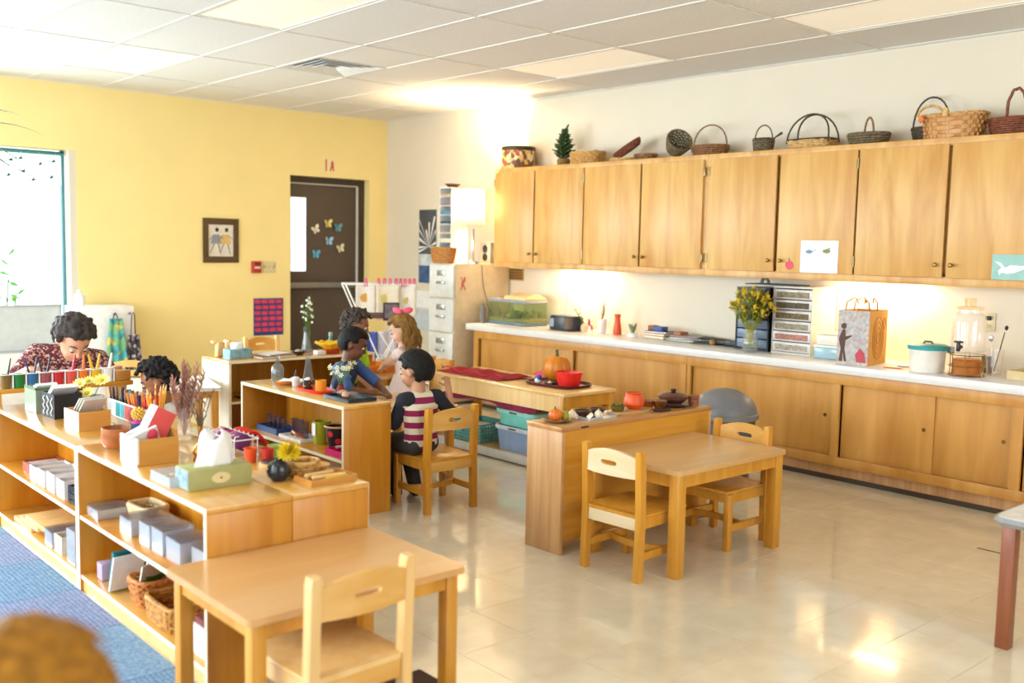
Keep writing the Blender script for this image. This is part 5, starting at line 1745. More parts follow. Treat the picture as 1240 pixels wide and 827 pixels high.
# bottom shelf, near unit
t = thing('folder_stand', 'teal folder standing on the bottom shelf', 'folder', (1.43, 3.88, ZB), 0)
MB().obox((0, 0, .085), (.16, .016, .17), (.25, 0, .1)).go('folder', plain('teal_folder', '1f7a80', .5), t)
MB().obox((-.02, -.02, .08), (.13, .01, .15), (.3, 0, .1)).go('sheets', M_PAPER, t)
one(MB().tube([(0, 0, .01), (.02, -.09, .16), (.025, -.11, .2)], .009, 6), 'rolled_paper', plain('roll_tan', 'd8a050', .7), 'rolled tan paper leaning behind the teal folder', 'paper roll', (1.52, 3.84, ZB))
one(MB().box(-.03, -.03, 0, .03, .03, .07, .004), 'small_box', plain('lilac_box', 'b8a8c4', .5), 'little lilac box beside the teal folder', 'box', (1.40, 4.06, ZB))
b_ = basket('woven orange basket with green-tipped paper packets', (1.45, 3.68, ZB), .085, .075, .1, wicker('orange_weave', 'a85a22', 'd08a42'), 0, 7, .8, 4)
for k in range(4):
    pk = MB().obox((-.03 + .02 * k, -.02 + .012 * k, .115), (.1, .006, .1), (.2 - .1 * k, .25 * (k % 2), .5)).go('paper_packet', plain('packet_white', 'eae8dc', .7), b_)
    MB().obox((-.033 + .02 * k, -.024 + .012 * k, .088), (.09, .005, .035), (.2 - .1 * k, .25 * (k % 2), .5)).go('green_band', plain('packet_green', '4f8a3a', .7), b_)
basket('flat rectangular wicker basket on the bottom shelf', (1.43, 3.43, ZB), .075, .12, .085, wicker('honey_weave', '9a5f22', 'cf9440'), 0, 7, .92, 6)
t = thing('book_box', 'white box with a dark red book on top at the shelf end', 'box', (1.44, 3.08, ZB))
MB().box(-.08, -.07, 0, .08, .07, .1, .004).go('box_body', M_WHITE, t)
MB().box(-.07, -.06, .1005, .08, .06, .125, .003).go('dark_red_book', plain('darkred', '7a3226', .5), t)
# far unit middle shelf
for k, (y, c, lb, h_) in enumerate(((5.12, 'a84a34', 'red-brown tray box farthest along the far middle shelf', .045), (4.90, 'e8e6ea', 'white card box before the red tray', .07), (4.78, 'eeecee', 'white card box beside the grey divider', .075), (4.64, 'f0eef2', 'white card box third in the row', .085), (4.50, 'ecebf0', 'white card box next to the black crate', .08))):
    t = thing('card_box', lb, 'box', (1.44 + (.03 if k == 0 else 0), y, ZM), 0, None)
    tray_box(MB(), .08, .052, h_, .004).go('box_body', plain('cbox_' + c, c, .5), t)
    MB().box(-.07, -.042, .006, .07, .042, h_ * .85).go('cards', plain('cardfill', 'd8cfc4', .8), t)
t = thing('black_crate', 'small black mesh crate on the far middle shelf', 'crate', (1.44, 4.33, ZM))
mb = MB()
for z in (.004, .035, .066):
    mb.box(-.08, -.07, z, -.076, .07, z + .012).box(.076, -.07, z, .08, .07, z + .012).box(-.08, -.07, z, .08, -.066, z + .012).box(-.08, .066, z, .08, .07, z + .012)
for k in range(7):
    y = -.066 + k * .022
    mb.box(-.0805, y - .003, .004, -.0765, y + .003, .078)
mb.go('crate_bars', M_BLACK, t)
MB().box(-.07, -.06, .004, .07, .06, .05, .004).go('crate_contents', M_PAPER, t)
# far unit bottom shelf: boards and boxes
for k, (y, z, lb) in enumerate(((5.08, 0, 'wooden board lowest in the stepped pile on the far bottom shelf'), (4.98, .024, 'wooden board in the middle of the stepped pile'), (4.88, .048, 'wooden board topmost in the stepped pile'))):
    one(MB().box(-.13, -.16, 0, .11, .12, .022, .003), 'wooden_board', W_PALE, lb, 'board', (1.48, y, ZB + z), 0, 'stepped wooden boards')
lidbox('clear box of purple scraps on the far bottom shelf', 1.42, 4.66, ZB, .07, .05, .07, 0, '8a6a9a', None)
t = thing('card_box', 'cream card box with an orange front on the bottom shelf', 'box', (1.42, 4.52, ZB))
tray_box(MB(), .07, .05, .08).go('box_body', plain('cream_box', 'e4dcc4', .5), t)
MB().box(-.02, -.056, .0, .07, -.0505, .06).go('orange_front', plain('orange_front', 'c87a3a', .5), t)
t = thing('bead_box', 'tall clear box of brown beads by the shelf divider', 'box', (1.42, 4.33, ZB))
tray_box(MB(), .075, .055, .15, .003).go('box_body', M_CLEAR, t)
mb = MB()
for k in range(120):
    mb.ball((random.uniform(-.06, .06), random.uniform(-.042, .042), random.uniform(.012, .12)), random.uniform(.009, .014), 1)
o = mb.go('beads', plain('brown_beads', '8a5a40', .5, var=.35, scale=40), t)
o['kind'] = 'stuff'

# ------------------------------------------------------------------ paint rack behind the shelf end
t = thing('paint_rack', 'wooden paint rack ledge standing beyond the far shelf end', 'rack', (1.45, 5.56, 0))
MB().box(-.6, -.05, .655, .615, .06, .68, .004).go('ledge', W_MAPLEX, t)
MB().box(-.6, .062, .655, .615, .078, .70, .003).go('ledge_rail', W_MAPLEX, t)
MB().box(-.115, -.05, 0, -.06, .06, .655, .003).box(.50, -.05, 0, .55, .06, .655, .003).go('rack_leg', W_MAPLE, t)
MB().box(-.098, -.0515, .53, -.078, -.0505, .59).go('leg_slot', M_BLACK, t)
one(MB().box(-.045, -.03, 0, .04, .03, .055, .004), 'wood_block', wood('block_orange', 'b4762e', 'c98a3e', 'x', .4, 2), 'orange-brown wooden block at the end of the paint rack', 'block', (2.015, 5.55, .681), .05)
CUPS = [('7a6030', 'brown'), ('1f7a34', 'green'), ('2f6aa0', 'blue'), ('a0505a', 'mauve'), ('c8242e', 'red'), ('e0564e', 'coral'), ('e87820', 'orange'), ('e8bc10', 'yellow'), ('f4f0ea', 'white')]
cup0 = None
for k in range(9):
    c, nm = CUPS[k] if k >= 0 else CUPS[(k * 3) % 5]
    x = 1.415 + .0645 * k
    t = thing('paint_cup', ('%s paint in a white-rimmed cup on the paint rack' % nm) if k >= 0 else 'paint cup on the rack end out past the brown one, number %d outward, %s paint' % (-k, nm), 'cup', (x, 5.535, .6805), 0, 'paint cups on the rack')
    MB().lathe([(0, 0), (.022, 0), (.027, .072), (.024, .072), (.02, .003), (0, .003)], 18, p=3.5, caps=False).go('cup', plain('paint_' + c, c, .4), t)
    MB().tube([(.028 * math.copysign(abs(cos(a)) ** .57, cos(a)), .028 * math.copysign(abs(sin(a)) ** .57, sin(a)), .074) for a in [2 * pi * i / 20 for i in range(20)]], .003, 5, True).box(.0275, -.018, .0, .0365, .018, .07, .002).go('rim', M_WHITE, t)
    if k >= -1 and k not in (1, 4):
        hc = {0: '3a2a20', 2: '2a2a5a', 3: '2a2438', 5: 'c81e3a', 6: 'e8701e', 7: 'e8b41e', 8: 'f0e8dc', -1: '5a3a8a'}[k]
        for q in ((-1, 1) if k in (3, 7, 2) else (1,)):
            tg = thing('paint_brush', '%s-handled paint brush%s in the %s paint cup' % ({0: 'dark', 2: 'navy', 3: 'black', 5: 'crimson', 6: 'orange', 7: 'yellow', 8: 'cream', -1: 'violet'}[k], ' tilted toward the window' if q < 0 else '', nm), 'brush', (x, 5.535, .686), 0, 'paint brushes on the rack')
            tip = Vector((q * (.03 if k != 6 else .01), .01, .15))
            MB().tube([Vector((0, 0, .004)), tip * .5, tip], [.004, .0055, .0035] if k in (0, 1, 2, 3, -1) else [.006, .009, .005], 7).go('handle', plain('brush_' + hc, hc, .4), tg)

# ------------------------------------------------------------------ on the mid shelf with the spotted pot
ZT2, ZM2 = .6075, .3155
t = thing('glass_bottle', 'clear glass bottle at the far end of the shelf with the spotted pot', 'bottle', (2.98, 5.56, ZT2))
MB().lathe([(0, 0), (.036, 0), (.04, .01), (.04, .075), (.03, .095), (.014, .105), (.013, .14), (.017, .15), (.012, .15), (.01, .14), (.01, .105), (.027, .092), (.036, .075), (.036, .008), (0, .008)], 26, caps=False).go('bottle_glass', glass('bottle_glass', 'e8ecec', .03, .22), t)
t = thing('saucer', 'flat orange dish beside the clear glass bottle', 'saucer', (2.94, 5.38, ZT2))
MB().lathe([(0, 0), (.045, 0), (.065, .014), (.06, .016), (.042, .005), (0, .005)], 26, caps=False).go('dish', plain('dish_orange', 'e08a3a', .4), t)
one(MB().grid(14, 10, lambda u, v: (-.07 + .14 * u, -.08 + .16 * v, .004 + .008 * sin(u * 5 + v * 3) ** 2)), 'white_napkin', M_PAPER, 'folded white napkin behind the orange dish', 'napkin', (3.0, 5.36, ZT2 + .012), .4, solid=.004)
t = thing('dropper_bottle', 'small white bottle with dark dropper top by the red tray', 'bottle', (2.93, 5.24, ZT2))
MB().lathe([(0, 0), (.02, 0), (.023, .006), (.023, .05), (.012, .062), (0, .062)], 20, caps=False).go('bottle_body', plain('bottle_white', 'e6dcd6', .4), t)
MB().lathe([(0, .0625), (.011, .0625), (.01, .08), (.006, .084), (.004, .1), (0, .102)], 14, caps=False).go('dropper', plain('dropper', '3a2420', .4), t)
t = thing('cone_flask', 'tall clear conical glass vase near the boy in navy', 'flask', (3.0, 5.22, ZT2))
MB().lathe([(0, 0), (.036, 0), (.038, .006), (.014, .16), (.018, .175), (.015, .175), (.011, .16), (.034, .008), (0, .006)], 26, caps=False).go('flask_glass', glass('bottle_glass', 'e8ecec', .03, .22), t)
t = thing('oval_tray', 'red oval tray with orange cup and dark cup', 'tray', (2.935, 5.02, ZT2))
MB().lathe([(0, 0), (.9, 0), (1, .016), (.97, .018), (.87, .006), (0, .006)], 36, sx=.075, sy=.15, p=2.6, caps=False).go('tray_body', plain('tray_red', 'e03418', .35), t)
t = thing('patterned_cup', 'small dark cup with gold pattern and white sugar on the red tray', 'cup', (2.925, 5.09, ZT2 + .0065))
MB().lathe([(0, 0), (.028, 0), (.031, .052), (.028, .052), (0, .045)], 22, caps=False).go('cup', specks('cup_print', '2a1a14', ['b88a3a', '4a2a1a'], 70, .6, .4), t)
mb = MB()
for k in range(9):
    mb.ball((random.uniform(-.014, .014), random.uniform(-.014, .014), .053 + random.uniform(0, .006)), .008, 1)
mb.go('sugar_lumps', M_PAPER, t)
t = thing('orange_cup', 'orange cylinder cup on the red oval tray', 'cup', (2.945, 4.98, ZT2 + .0065))
MB().lathe([(0, 0), (.031, 0), (.032, .062), (.029, .062), (.028, .004), (0, .004)], 26, caps=False).go('cup', plain('cup_amber', 'e88f1e', .35), t)
t = thing('black_tray', 'black square tray of glass shells at the near end of the shelf', 'tray', (2.935, 4.655, ZT2))
tray_box(MB(), .09, .13, .02, .006).go('tray_body', plain('tray_blueblack', '27323a', .3), t)
for k in range(9):
    MB().ball((random.uniform(-.05, .06), random.uniform(-.08, .09), .016 + .011), (.022, .018, .014), 2).go('glass_shell', glass('shell_glass', 'f4f0ec', .1, .45) if k % 3 else plain('shell_peach', 'e0a88a', .4), t)
t = thing('flower_vase', 'little dark red vase with white star blossoms beside the black tray', 'vase', (3.005, 4.86, ZT2))
MB().lathe([(0, 0), (.024, 0), (.03, .02), (.015, .045), (.018, .055), (0, .05)], 20, caps=False).go('body', plain('vase_maroon', '7a3028', .25), t)
s_, p_, c_ = MB(), MB(), MB()
for k in range(22):
    a = k * 2.4
    r_ = .1 * ((k + 1) / 22) ** .6
    tip = Vector((cos(a) * r_ * .75, sin(a) * r_, .12 + .05 * random.random() + .02 * cos(a)))
    s_.tube([(0, 0, .045), tip * .5 + Vector((0, 0, .02)), tip], .0015, 4)
    daisy(p_, c_, tip, .017, 6, (cos(a) * .5 - .3, sin(a) * .5 - .3, .6))
s_.go('stems', M_GREEN, t)
p_.go('petals', plain('star_white', 'e8e6c4', .6), t)
c_.go('flower_centres', plain('star_core', 'c8b860', .6), t)['kind'] = 'stuff'
# inside
t = thing('pencil_tray', 'blue tray with glass test tubes inside the shelf', 'tray', (2.90, 5.42, ZM2))
tray_box(MB(), .07, .13, .035, .006).go('tray_body', plain('tray_blue', '33508a', .4), t)
for k in range(4):
    MB().lathe([(0, 0), (.013, 0), (.016, .09), (.013, .09), (.01, .004), (0, .004)], 14, caps=False).go('test_tube', glass('tube_glass', 'e0d8e0', .05, .3), t, (.0, .09 - .06 * k, .0065))
t = thing('white_tray', 'white tray with glass jar and orange card inside the shelf', 'tray', (2.90, 5.13, ZM2))
tray_box(MB(), .075, .13, .018, .005).go('tray_body', M_WHITE, t)
for k in range(3):
    MB().lathe([(0, 0), (.022, 0), (.024, .1), (.02, .1), (.018, .004), (0, .004)], 16, caps=False).go('glass_jar', glass('tube_glass', 'e0d8e0', .05, .3), t, (.01, .09 - .06 * k, .0055))
MB().obox((-.03, -.02, .03), (.07, .05, .012), (.2, .5, 0)).go('orange_card', plain('card_orange', 'e0701e', .5), t)
t = thing('green_canister', 'lime green canister between the tray and the spotted pot', 'canister', (2.93, 4.94, ZM2))
MB().lathe([(0, 0), (.05, 0), (.053, .13), (.046, .13), (.045, .01), (0, .01)], 28, caps=False).go('canister', plain('lime', 'a8a81e', .4), t)
MB().box(-.056, -.02, .05, -.052, .02, .12).go('canister_label', M_WHITE, t)
t = thing('spotted_pot', 'black pot with red painted flowers and pale rim', 'pot', (2.925, 4.76, ZM2))
MB().lathe([(0, 0), (.05, 0), (.072, .125), (.064, .125), (.05, .02), (0, .015)], 32, caps=False).go('pot_body', plain('pot_black', '241e22', .35), t)
MB().tube([(.073 * cos(2 * pi * i / 32), .073 * sin(2 * pi * i / 32), .128) for i in range(32)], .006, 8, True).go('rim', plain('rim_tan', 'd0a878', .4), t)
for k in range(9):
    a = 2 * pi * k / 9
    z = .05 + .04 * (k % 2)
    r_ = .0525 + (.0725 - .0525) * z / .125
    nrm = Vector((cos(a), sin(a), -.15))
    MB().ball((r_ * cos(a), r_ * sin(a), z), (.018, .018, .002), 2, nrm.to_track_quat('Z', 'Y')).go('painted_flower', plain('painted_red', 'd8303a', .4), t)
MB().lathe([(0, .1), (.058, .1), (.03, .118), (0, .12)], 20, caps=False).go('orange_contents', plain('pot_orange', 'c05a22', .7, var=.3, scale=60), t)
t = thing('pink_tray', 'magenta tray holding scissors at the near shelf end', 'tray', (2.88, 4.58, ZM2))
tray_box(MB(), .09, .09, .035, .005).go('tray_body', plain('tray_magenta', 'd81e6a', .4), t)
MB().tube([(-.05, .05, .04), (0, 0, .05), (.03, -.05, .045)], .007, 6).tube([(-.06, .03, .04), (0, 0, .055), (.05, -.03, .05)], .007, 6).go('scissors', plain('scissor_pale', 'd8b8b8', .4), t)
one(MB().lathe([(0, 0), (.03, 0), (.034, .13), (.03, .13), (.026, .004), (0, .004)], 18, caps=False), 'jar', glass('tube_glass', 'e0d8e0', .05, .3), 'tall clear jar behind the magenta tray', 'jar', (2.99, 4.66, ZM2))

# ------------------------------------------------------------------ shelf by the yellow wall
ZF = .6205
one(MB().obox((0, 0, .055), (.08, .03, .11), (0, .1, .5), .006).obox((.07, .02, .06), (.03, .06, .12), (0, 0, .3), .006).ball((-.04, .0, .11), (.03, .025, .02), 1), 'wooden_puzzle', W_PALE, 'chunky pale wooden puzzle blocks at the window end of the wall shelf', 'toy', (3.19, 6.82, ZF))
t = thing('tissue_box', 'blue and grey tissue box on the wall shelf', 'box', (3.25, 6.66, ZF), .1)
MB().box(-.09, -.05, 0, .09, .05, .07, .003).go('box_body', plain('tb_blue', '8fb8c8', .6, var=.25, scale=25), t)
MB().grid(30, 8, lambda u, v: ((.05 * (1 - v) ** .5 + .03 * v * (1 + .5 * sin(3 * u * 6.28))) * cos(u * 6.283), (.03 * (1 - v) ** .5 + .02 * v) * sin(u * 6.283), .069 + .05 * v)).go('tissue', plain('tissue', 'f6f4f2', .9), t, solid=.0015)
book('brown placemat book lying on the wall shelf by the tissue box', (3.505, 6.62, ZF), .3, .2, .016, '8a4a2c', .1)
book('thin white booklet lying on the brown placemat book', (3.53, 6.65, ZF + .0165), .22, .15, .008, 'd8d4d0', .3)
t = thing('dark_bowl', 'dark wooden bowl on the wall shelf', 'bowl', (3.735, 6.64, ZF))
MB().lathe([(0, 0), (.03, 0), (.058, .03), (.052, .03), (.028, .008), (0, .008)], 24, caps=False).go('bowl', plain('bowl_dark', '4a3026', .35), t)
MB().ball((0, 0, .026), (.03, .03, .018), 2).go('bowl_contents', plain('pebble', 'a89a8a', .6), t)
t = thing('flower_vase', 'tall slim glass vase with white and green blossoms on the wall shelf', 'vase', (3.87, 6.76, ZF))
MB().lathe([(0, 0), (.04, 0), (.042, .02), (.022, .12), (.024, .2), (.02, .2), (.018, .12), (.036, .022), (0, .01)], 22, caps=False).go('vase_glass', glass('bottle_glass', 'e8ecec', .03, .22), t)
s_, l_, p_ = MB(), MB(), MB()
for k in range(10):
    tip = Vector((random.uniform(-.05, .05), random.uniform(-.06, .05), random.uniform(.26, .42)))
    sprig(s_, l_, (0, 0, .05), tip, 9, .035, .009, .8)
    p_.ball(tip, .012, 1)
    p_.ball(tip - Vector((.01, .01, .04)), .01, 1)
s_.go('stems', M_GREEN, t)
l_.go('leaves', plain('fresh_leaf', '7f9a4a', .6, var=.2), t)
p_.go('blossoms', plain('white_blossom', 'e8ecd8', .6), t)
t = thing('yellow_bowl', 'wide yellow scalloped bowl holding red fruit on the wall shelf', 'bowl', (4.01, 6.62, ZF))
MB().grid(48, 6, lambda u, v: ((.045 + .085 * v) * cos(u * 2 * pi), (.045 + .085 * v) * sin(u * 2 * pi), .03 + .055 * v + .006 * v * sin(u * 75))).go('bowl_rim', plain('bowl_yellow', 'edb91e', .5), t, solid=.005)
MB().lathe([(0, 0), (.06, 0), (.07, .03), (.055, .034), (0, .034)], 28, caps=False).go('red_base', plain('bowl_red', 'b8401e', .4), t)
t = thing('green_bottle', 'small teal glass bottle standing behind the yellow bowl', 'bottle', (4.12, 6.82, ZF))
MB().lathe([(0, 0), (.028, 0), (.03, .06), (.014, .09), (.012, .11), (0, .11)], 20, caps=False).go('bottle_body', plain('teal_glass', '3a9a98', .15), t)
MB().lathe([(0, .11), (.016, .11), (.016, .14), (0, .145)], 14, caps=False).go('stopper', plain('stopper_grey', '9ab0a8', .4), t)
t = thing('red_lid_jar', 'clear jar with red lid beside the boy in navy', 'jar', (4.22, 6.62, ZF))
MB().lathe([(0, 0), (.045, 0), (.048, .01), (.048, .075), (0, .075)], 24, caps=False).go('jar_body', plain('jar_pale', 'd8c8c4', .25), t)
MB().lathe([(0, .0755), (.052, .0755), (.052, .1), (0, .102)], 24, caps=False).go('lid', plain('lid_red', 'c8281e', .4), t)
one(MB().box(-.04, -.03, 0, .04, .03, .03, .005), 'white_dish', M_WHITE, 'small white block dish before the slim glass vase', 'dish', (3.88, 6.58, ZF))
t = thing('scissors', 'black-handled scissors on the inner shelf of the wall shelf unit', 'scissors', (3.22, 6.62, .331))
for s in (-1, 1):
    MB().tube([(.02 + .018 * cos(a), s * .022 + .016 * sin(a), .012) for a in [2 * pi * i / 14 for i in range(14)]], .005, 6, True).tube([(.035, s * .015, .012), (.12, -s * .008, .012)], .004, 5).go('blade_handle', M_BLACK, t)

# ------------------------------------------------------------------ drying rack with paintings, corner stuff
t = thing('drying_rack', 'white wire drying rack with clipped children paintings', 'rack', (4.86, 7.2, 0), radians(-24))
mb = MB()
for y in (-.12, .12):
    mb.tube([(-.33, y, 1.12), (.28, y, 1.12)], .007, 6)
    mb.tube([(-.33, y, 1.12), (.16, y * 1.6, .02)], .007, 6)
    mb.tube([(.28, y, 1.12), (-.2, y * 1.6, .02)], .007, 6)
for x in (-.33, -.1, .1, .28):
    mb.tube([(x, -.12, 1.12), (x, .12, 1.12)], .005, 6)
mb.tube([(-.06, -.15, .52), (.2, -.15, .48)], .006, 6).tube([(-.1, -.15, .36), (.1, -.15, .7)], .006, 6).tube([(.22, -.15, .3), (-.05, -.15, .72)], .006, 6)
mb.go('wire_frame', M_WHITE, t)
peg0 = None
pegp = thing('clothes_peg', 'pink clothes peg nearest the dark door on the drying rack bar', 'peg', (0, 0, 0), 0, 'pink pegs on the drying rack')
for s in (-1, 1):
    MB().bar((0, s * .011, -.03), (s * .004, s * .006, .04), .012, .007).go('jaw', plain('peg_pink', 'd8587a', .5), pegp)
RZ = Matrix.Rotation(radians(-24), 4, 'Z')
for k, x in enumerate((-.16, -.05, 0.0, .05, .10, .14, .18, .22, .26)):
    w_ = RZ @ Vector((x, -.12, 1.135)) + Vector((4.86, 7.2, 0))
    if k == 0:
        pegp.location, pegp.rotation_euler = w_, (0, .1, radians(60))
    else:
        dup(pegp, w_, 0, 'pink clothes peg, %s from the door end of the drying rack bar' % ORD[k], None, (0, random.uniform(-.2, .2), radians(66 + random.uniform(-20, 20))))
PA = [(-.16, -.125, .17, .26, 'efe6d8', 'cream painting with orange sun blob clipped on the drying rack', [('e0a84a', 0, .02, .05)]), (.03, -.135, .2, .3, 'ece2c8', 'cream painting with yellow wash clipped at the drying rack middle', [('e2c86a', -.03, .03, .05), ('b89a4a', .03, -.06, .03)]), (.2, -.128, .15, .27, 'f0eadc', 'pale painting clipped at the white wall end of the drying rack', [('d8c07a', 0, 0, .04)])]
for (x, y, w, h_, c, lb, bl) in PA:
    w_ = RZ @ Vector((x, y, 1.12 - h_ / 2 - .002)) + Vector((4.86, 7.2, 0))
    t = thing('painting', lb, 'painting', w_, radians(-24), 'paintings on the drying rack')
    MB().grid(8, 8, lambda u, v: ((u - .5) * w, .01 * sin(u * 5), (v - .5) * h_)).go('sheet', plain('sheet_' + c, c, .8), t, solid=.0015)
    for (bc, bx, bz, br) in bl:
        MB().ball((bx, -.002 + .01 * sin((bx / w + .5) * 5), bz), (br, .002, br * .8), 2).go('paint_blob', plain('blob_' + bc, bc, .7), t)
t = thing('wall_photo', 'small dark framed photograph hanging from the drying rack', 'picture', tuple(RZ @ Vector((.05, -.17, .885)) + Vector((4.86, 7.2, 0))), radians(-24))
MB().box(-.07, -.008, -.07, .07, 0, .085, .003).go('photo_frame', plain('photo_dark', '4a3436', .4), t)
MB().box(-.055, -.0095, -.045, .055, -.0085, .07).go('photo_print', plain('photo_grey', '7d7478', .4, var=.3), t)
MB().box(-.2, -.012, -.05, -.071, -.002, .0, .003).go('photo_bracket', plain('photo_brown', '6b4a40', .5), t)
cl_ = [('4a5aa8', 'indigo'), ('d4d0dc', 'pale lilac'), ('3a4a8a', 'dark blue')]
for k, (c, nm) in enumerate(cl_):
    w_ = RZ @ Vector((-.12 + .19 * k, .05 + .05 * k, .70)) + Vector((4.86, 7.2, 0))
    one(MB().grid(16, 12, lambda u, v: (-.09 + .18 * u, .015 * sin(u * 12 + k), -.28 * v)), 'hanging_cloth', plain('cl_' + c, c, .85), '%s cloth hanging inside the drying rack' % nm, 'cloth', w_, radians(-24), None, solid=.003)
one(MB().lathe([(0, 0), (.045, 0), (.045, .5), (0, .5)], 18, caps=False), 'paper_tube', plain('tube_cream', 'd8cdb4', .7), 'cream cardboard tube standing under the drying rack', 'tube', (4.72, 7.0, .0))

# orange tray on small table by the girl
t = thing('orange_tray', 'orange wooden tray on the small table by the girl', 'tray', (4.17, 6.34, .5005))
tray_box(MB(), .16, .15, .055, .012).go('tray_body', plain('tray_orange_wood', 'e0862a', .45), t)

# ------------------------------------------------------------------ bench top and bins
ZN = .5305
M_CLOTH = plain('dark_red_cloth', 'a8182c', .85, var=.1)
t = thing('red_runner', 'crumpled dark red cloth spread along the far half of the long table', 'cloth', (4.62, 5.55, ZN))
MB().grid(26, 60, lambda u, v: (-.16 + .32 * u, -.38 + .70 * v, .006 + .035 * (sin(v * 17) * .5 + .5) ** 1.5 * sin(pi * u) ** .7 * (.6 + .4 * cos(u * 7 + v * 5)))).go('cloth', M_CLOTH, t, solid=.005)
mb = MB().tube([(-.11, -.36 + .014 * i, .014 + .025 * (sin((i / 52) * 17) * .5 + .5)) for i in range(50)], .006, 5)
mb.go('hem', plain('hem_red', 'c8303a', .8), t)
one(MB().grid(30, 8, lambda u, v: (-.012 + .012 * sin(u * 30), -.5 + 1.0 * u, -.035 * v * (1 + .5 * sin(u * 8)))), 'hanging_runner', plain('burgundy', '8a1a42', .85), 'burgundy fabric edge hanging below the long table apron', 'cloth', (4.455, 5.25, .404), 0, None, solid=.004)
t = thing('burgundy_tray', 'burgundy serving tray at the near end of the long table', 'tray', (4.70, 4.82, ZN), radians(3))
MB().lathe([(0, 0), (.9, 0), (1, .02), (.97, .022), (.88, .006), (0, .006)], 40, sx=.16, sy=.23, p=4, caps=False).go('tray_body', plain('tray_burgundy', '5a1a2e', .35), t)


def pumpkin(label, loc, r, hscale, ribs, col, stemh, name='pumpkin'):
    t = thing(name, label, 'pumpkin', loc)
    nu, nv = 60, 16
    def f(u, v):
        a = u * 2 * pi
        ph = pi * v
        rr = r * (1 - .06 * (0.5 + .5 * cos(a * ribs)) ** 3) * (sin(ph) ** .85)
        z = r * hscale * (1 - cos(ph)) * 1 - (0.12 * r * math.exp(-((pi - ph) / .35) ** 2)) + (.06 * r * math.exp(-(ph / .35) ** 2))
        return (rr * cos(a), rr * sin(a), z)
    MB().grid(nu, nv, f).go('skin', plain('skin_' + col, col, .35, var=.08, scale=10), t)
    zt = r * hscale * 2 - .1 * r
    MB().tube([(0, 0, zt - .015), (0, .002, zt + stemh * .5), (.004, .008, zt + stemh)], [r * .16, r * .1, r * .11], 8).go('stem', plain('pump_stem', '5a5a34', .8), t)
    return t


pumpkin('orange pumpkin with a stem on the burgundy tray', (4.76, 4.90, ZN + .0065), .098, .98, 10, 'd8801e', .04)
t = thing('red_bucket', 'bright red plastic tub on the burgundy tray', 'tub', (4.68, 4.70, ZN + .0065))
MB().lathe([(0, 0), (.062, 0), (.078, .095), (.072, .095), (.057, .006), (0, .006)], 30, sx=1, sy=1.05, p=3, caps=False).go('tub_body', M_RED, t)
MB().tube([(.0795 * math.copysign(abs(cos(a)) ** .667, cos(a)), .083 * math.copysign(abs(sin(a)) ** .667, sin(a)), .095) for a in [2 * pi * i / 32 for i in range(32)]], .004, 6, True).go('rim', M_RED, t)
t = thing('blue_figurine', 'tiny blue and white china piece on the burgundy tray', 'ornament', (4.61, 4.93, ZN + .0065))
MB().ball((0, 0, .02), (.022, .026, .02), 2).go('china_base', M_WHITE, t)
MB().ball((0, -.015, .04), (.018, .018, .02), 2).ball((0, .02, .036), .012, 1).go('china_blue', plain('china_blue', '2f4a9a', .3), t)
t = thing('shell_dish', 'small dark dish with cream coil beside the pumpkin', 'dish', (4.62, 4.82, ZN + .0065))
MB().lathe([(0, 0), (.03, 0), (.042, .016), (.036, .017), (0, .008)], 22, caps=False).go('dish', plain('dish_plum', '4a2430', .35), t)
MB().tube([(.018 * (1 - i / 30) * cos(i * .6), .018 * (1 - i / 30) * sin(i * .6), .014 + i * .0004) for i in range(30)], .004, 5).go('coil', plain('coil_cream', 'e8d8b0', .5), t)
one(MB().obox((0, 0, .03), (.07, .09, .006), (.35, -.3, 0)), 'pink_card', plain('pink_card', 'e86a7a', .6), 'pink folded card leaning behind the red cloth on the long table', 'card', (4.80, 5.10, ZN + .003))
# bins on lower shelf
ZL = .0635


def bin_(label, loc, w, d, h_, col, rz=0, rim=None, lid=None):
    t = thing('storage_bin', label, 'bin', loc, rz, 'storage bins under the long table')
    MB().lathe([(0, 0), (.92, 0), (1.0, h_), (.975, h_), (.9, .006), (0, .006)], 32, sx=w, sy=d, p=7, caps=False).go('bin_body', plain('bin_' + col, col, .4), t)
    if rim:
        MB().lathe([(.99, h_ - .022), (1.05, h_ - .022), (1.06, h_ + .004), (.97, h_ + .004)], 32, sx=w, sy=d, p=7, caps=False).go('rim', plain('binrim_' + rim, rim, .4), t)
        for sx in (-1, 1):
            MB().box(sx * w * 1.065 - .004, -.035, h_ - .014, sx * w * 1.065 + .004, .035, h_ - .004).go('grip_slot', plain('slot_dark', '3a4a5a', .5), t)
    if lid:
        MB().lathe([(0, h_ + .005), (1.06, h_ + .005), (1.06, h_ + .018), (.98, h_ + .024), (0, h_ + .024)], 32, sx=w, sy=d, p=7, caps=False).go('lid', lid, t)
    return t


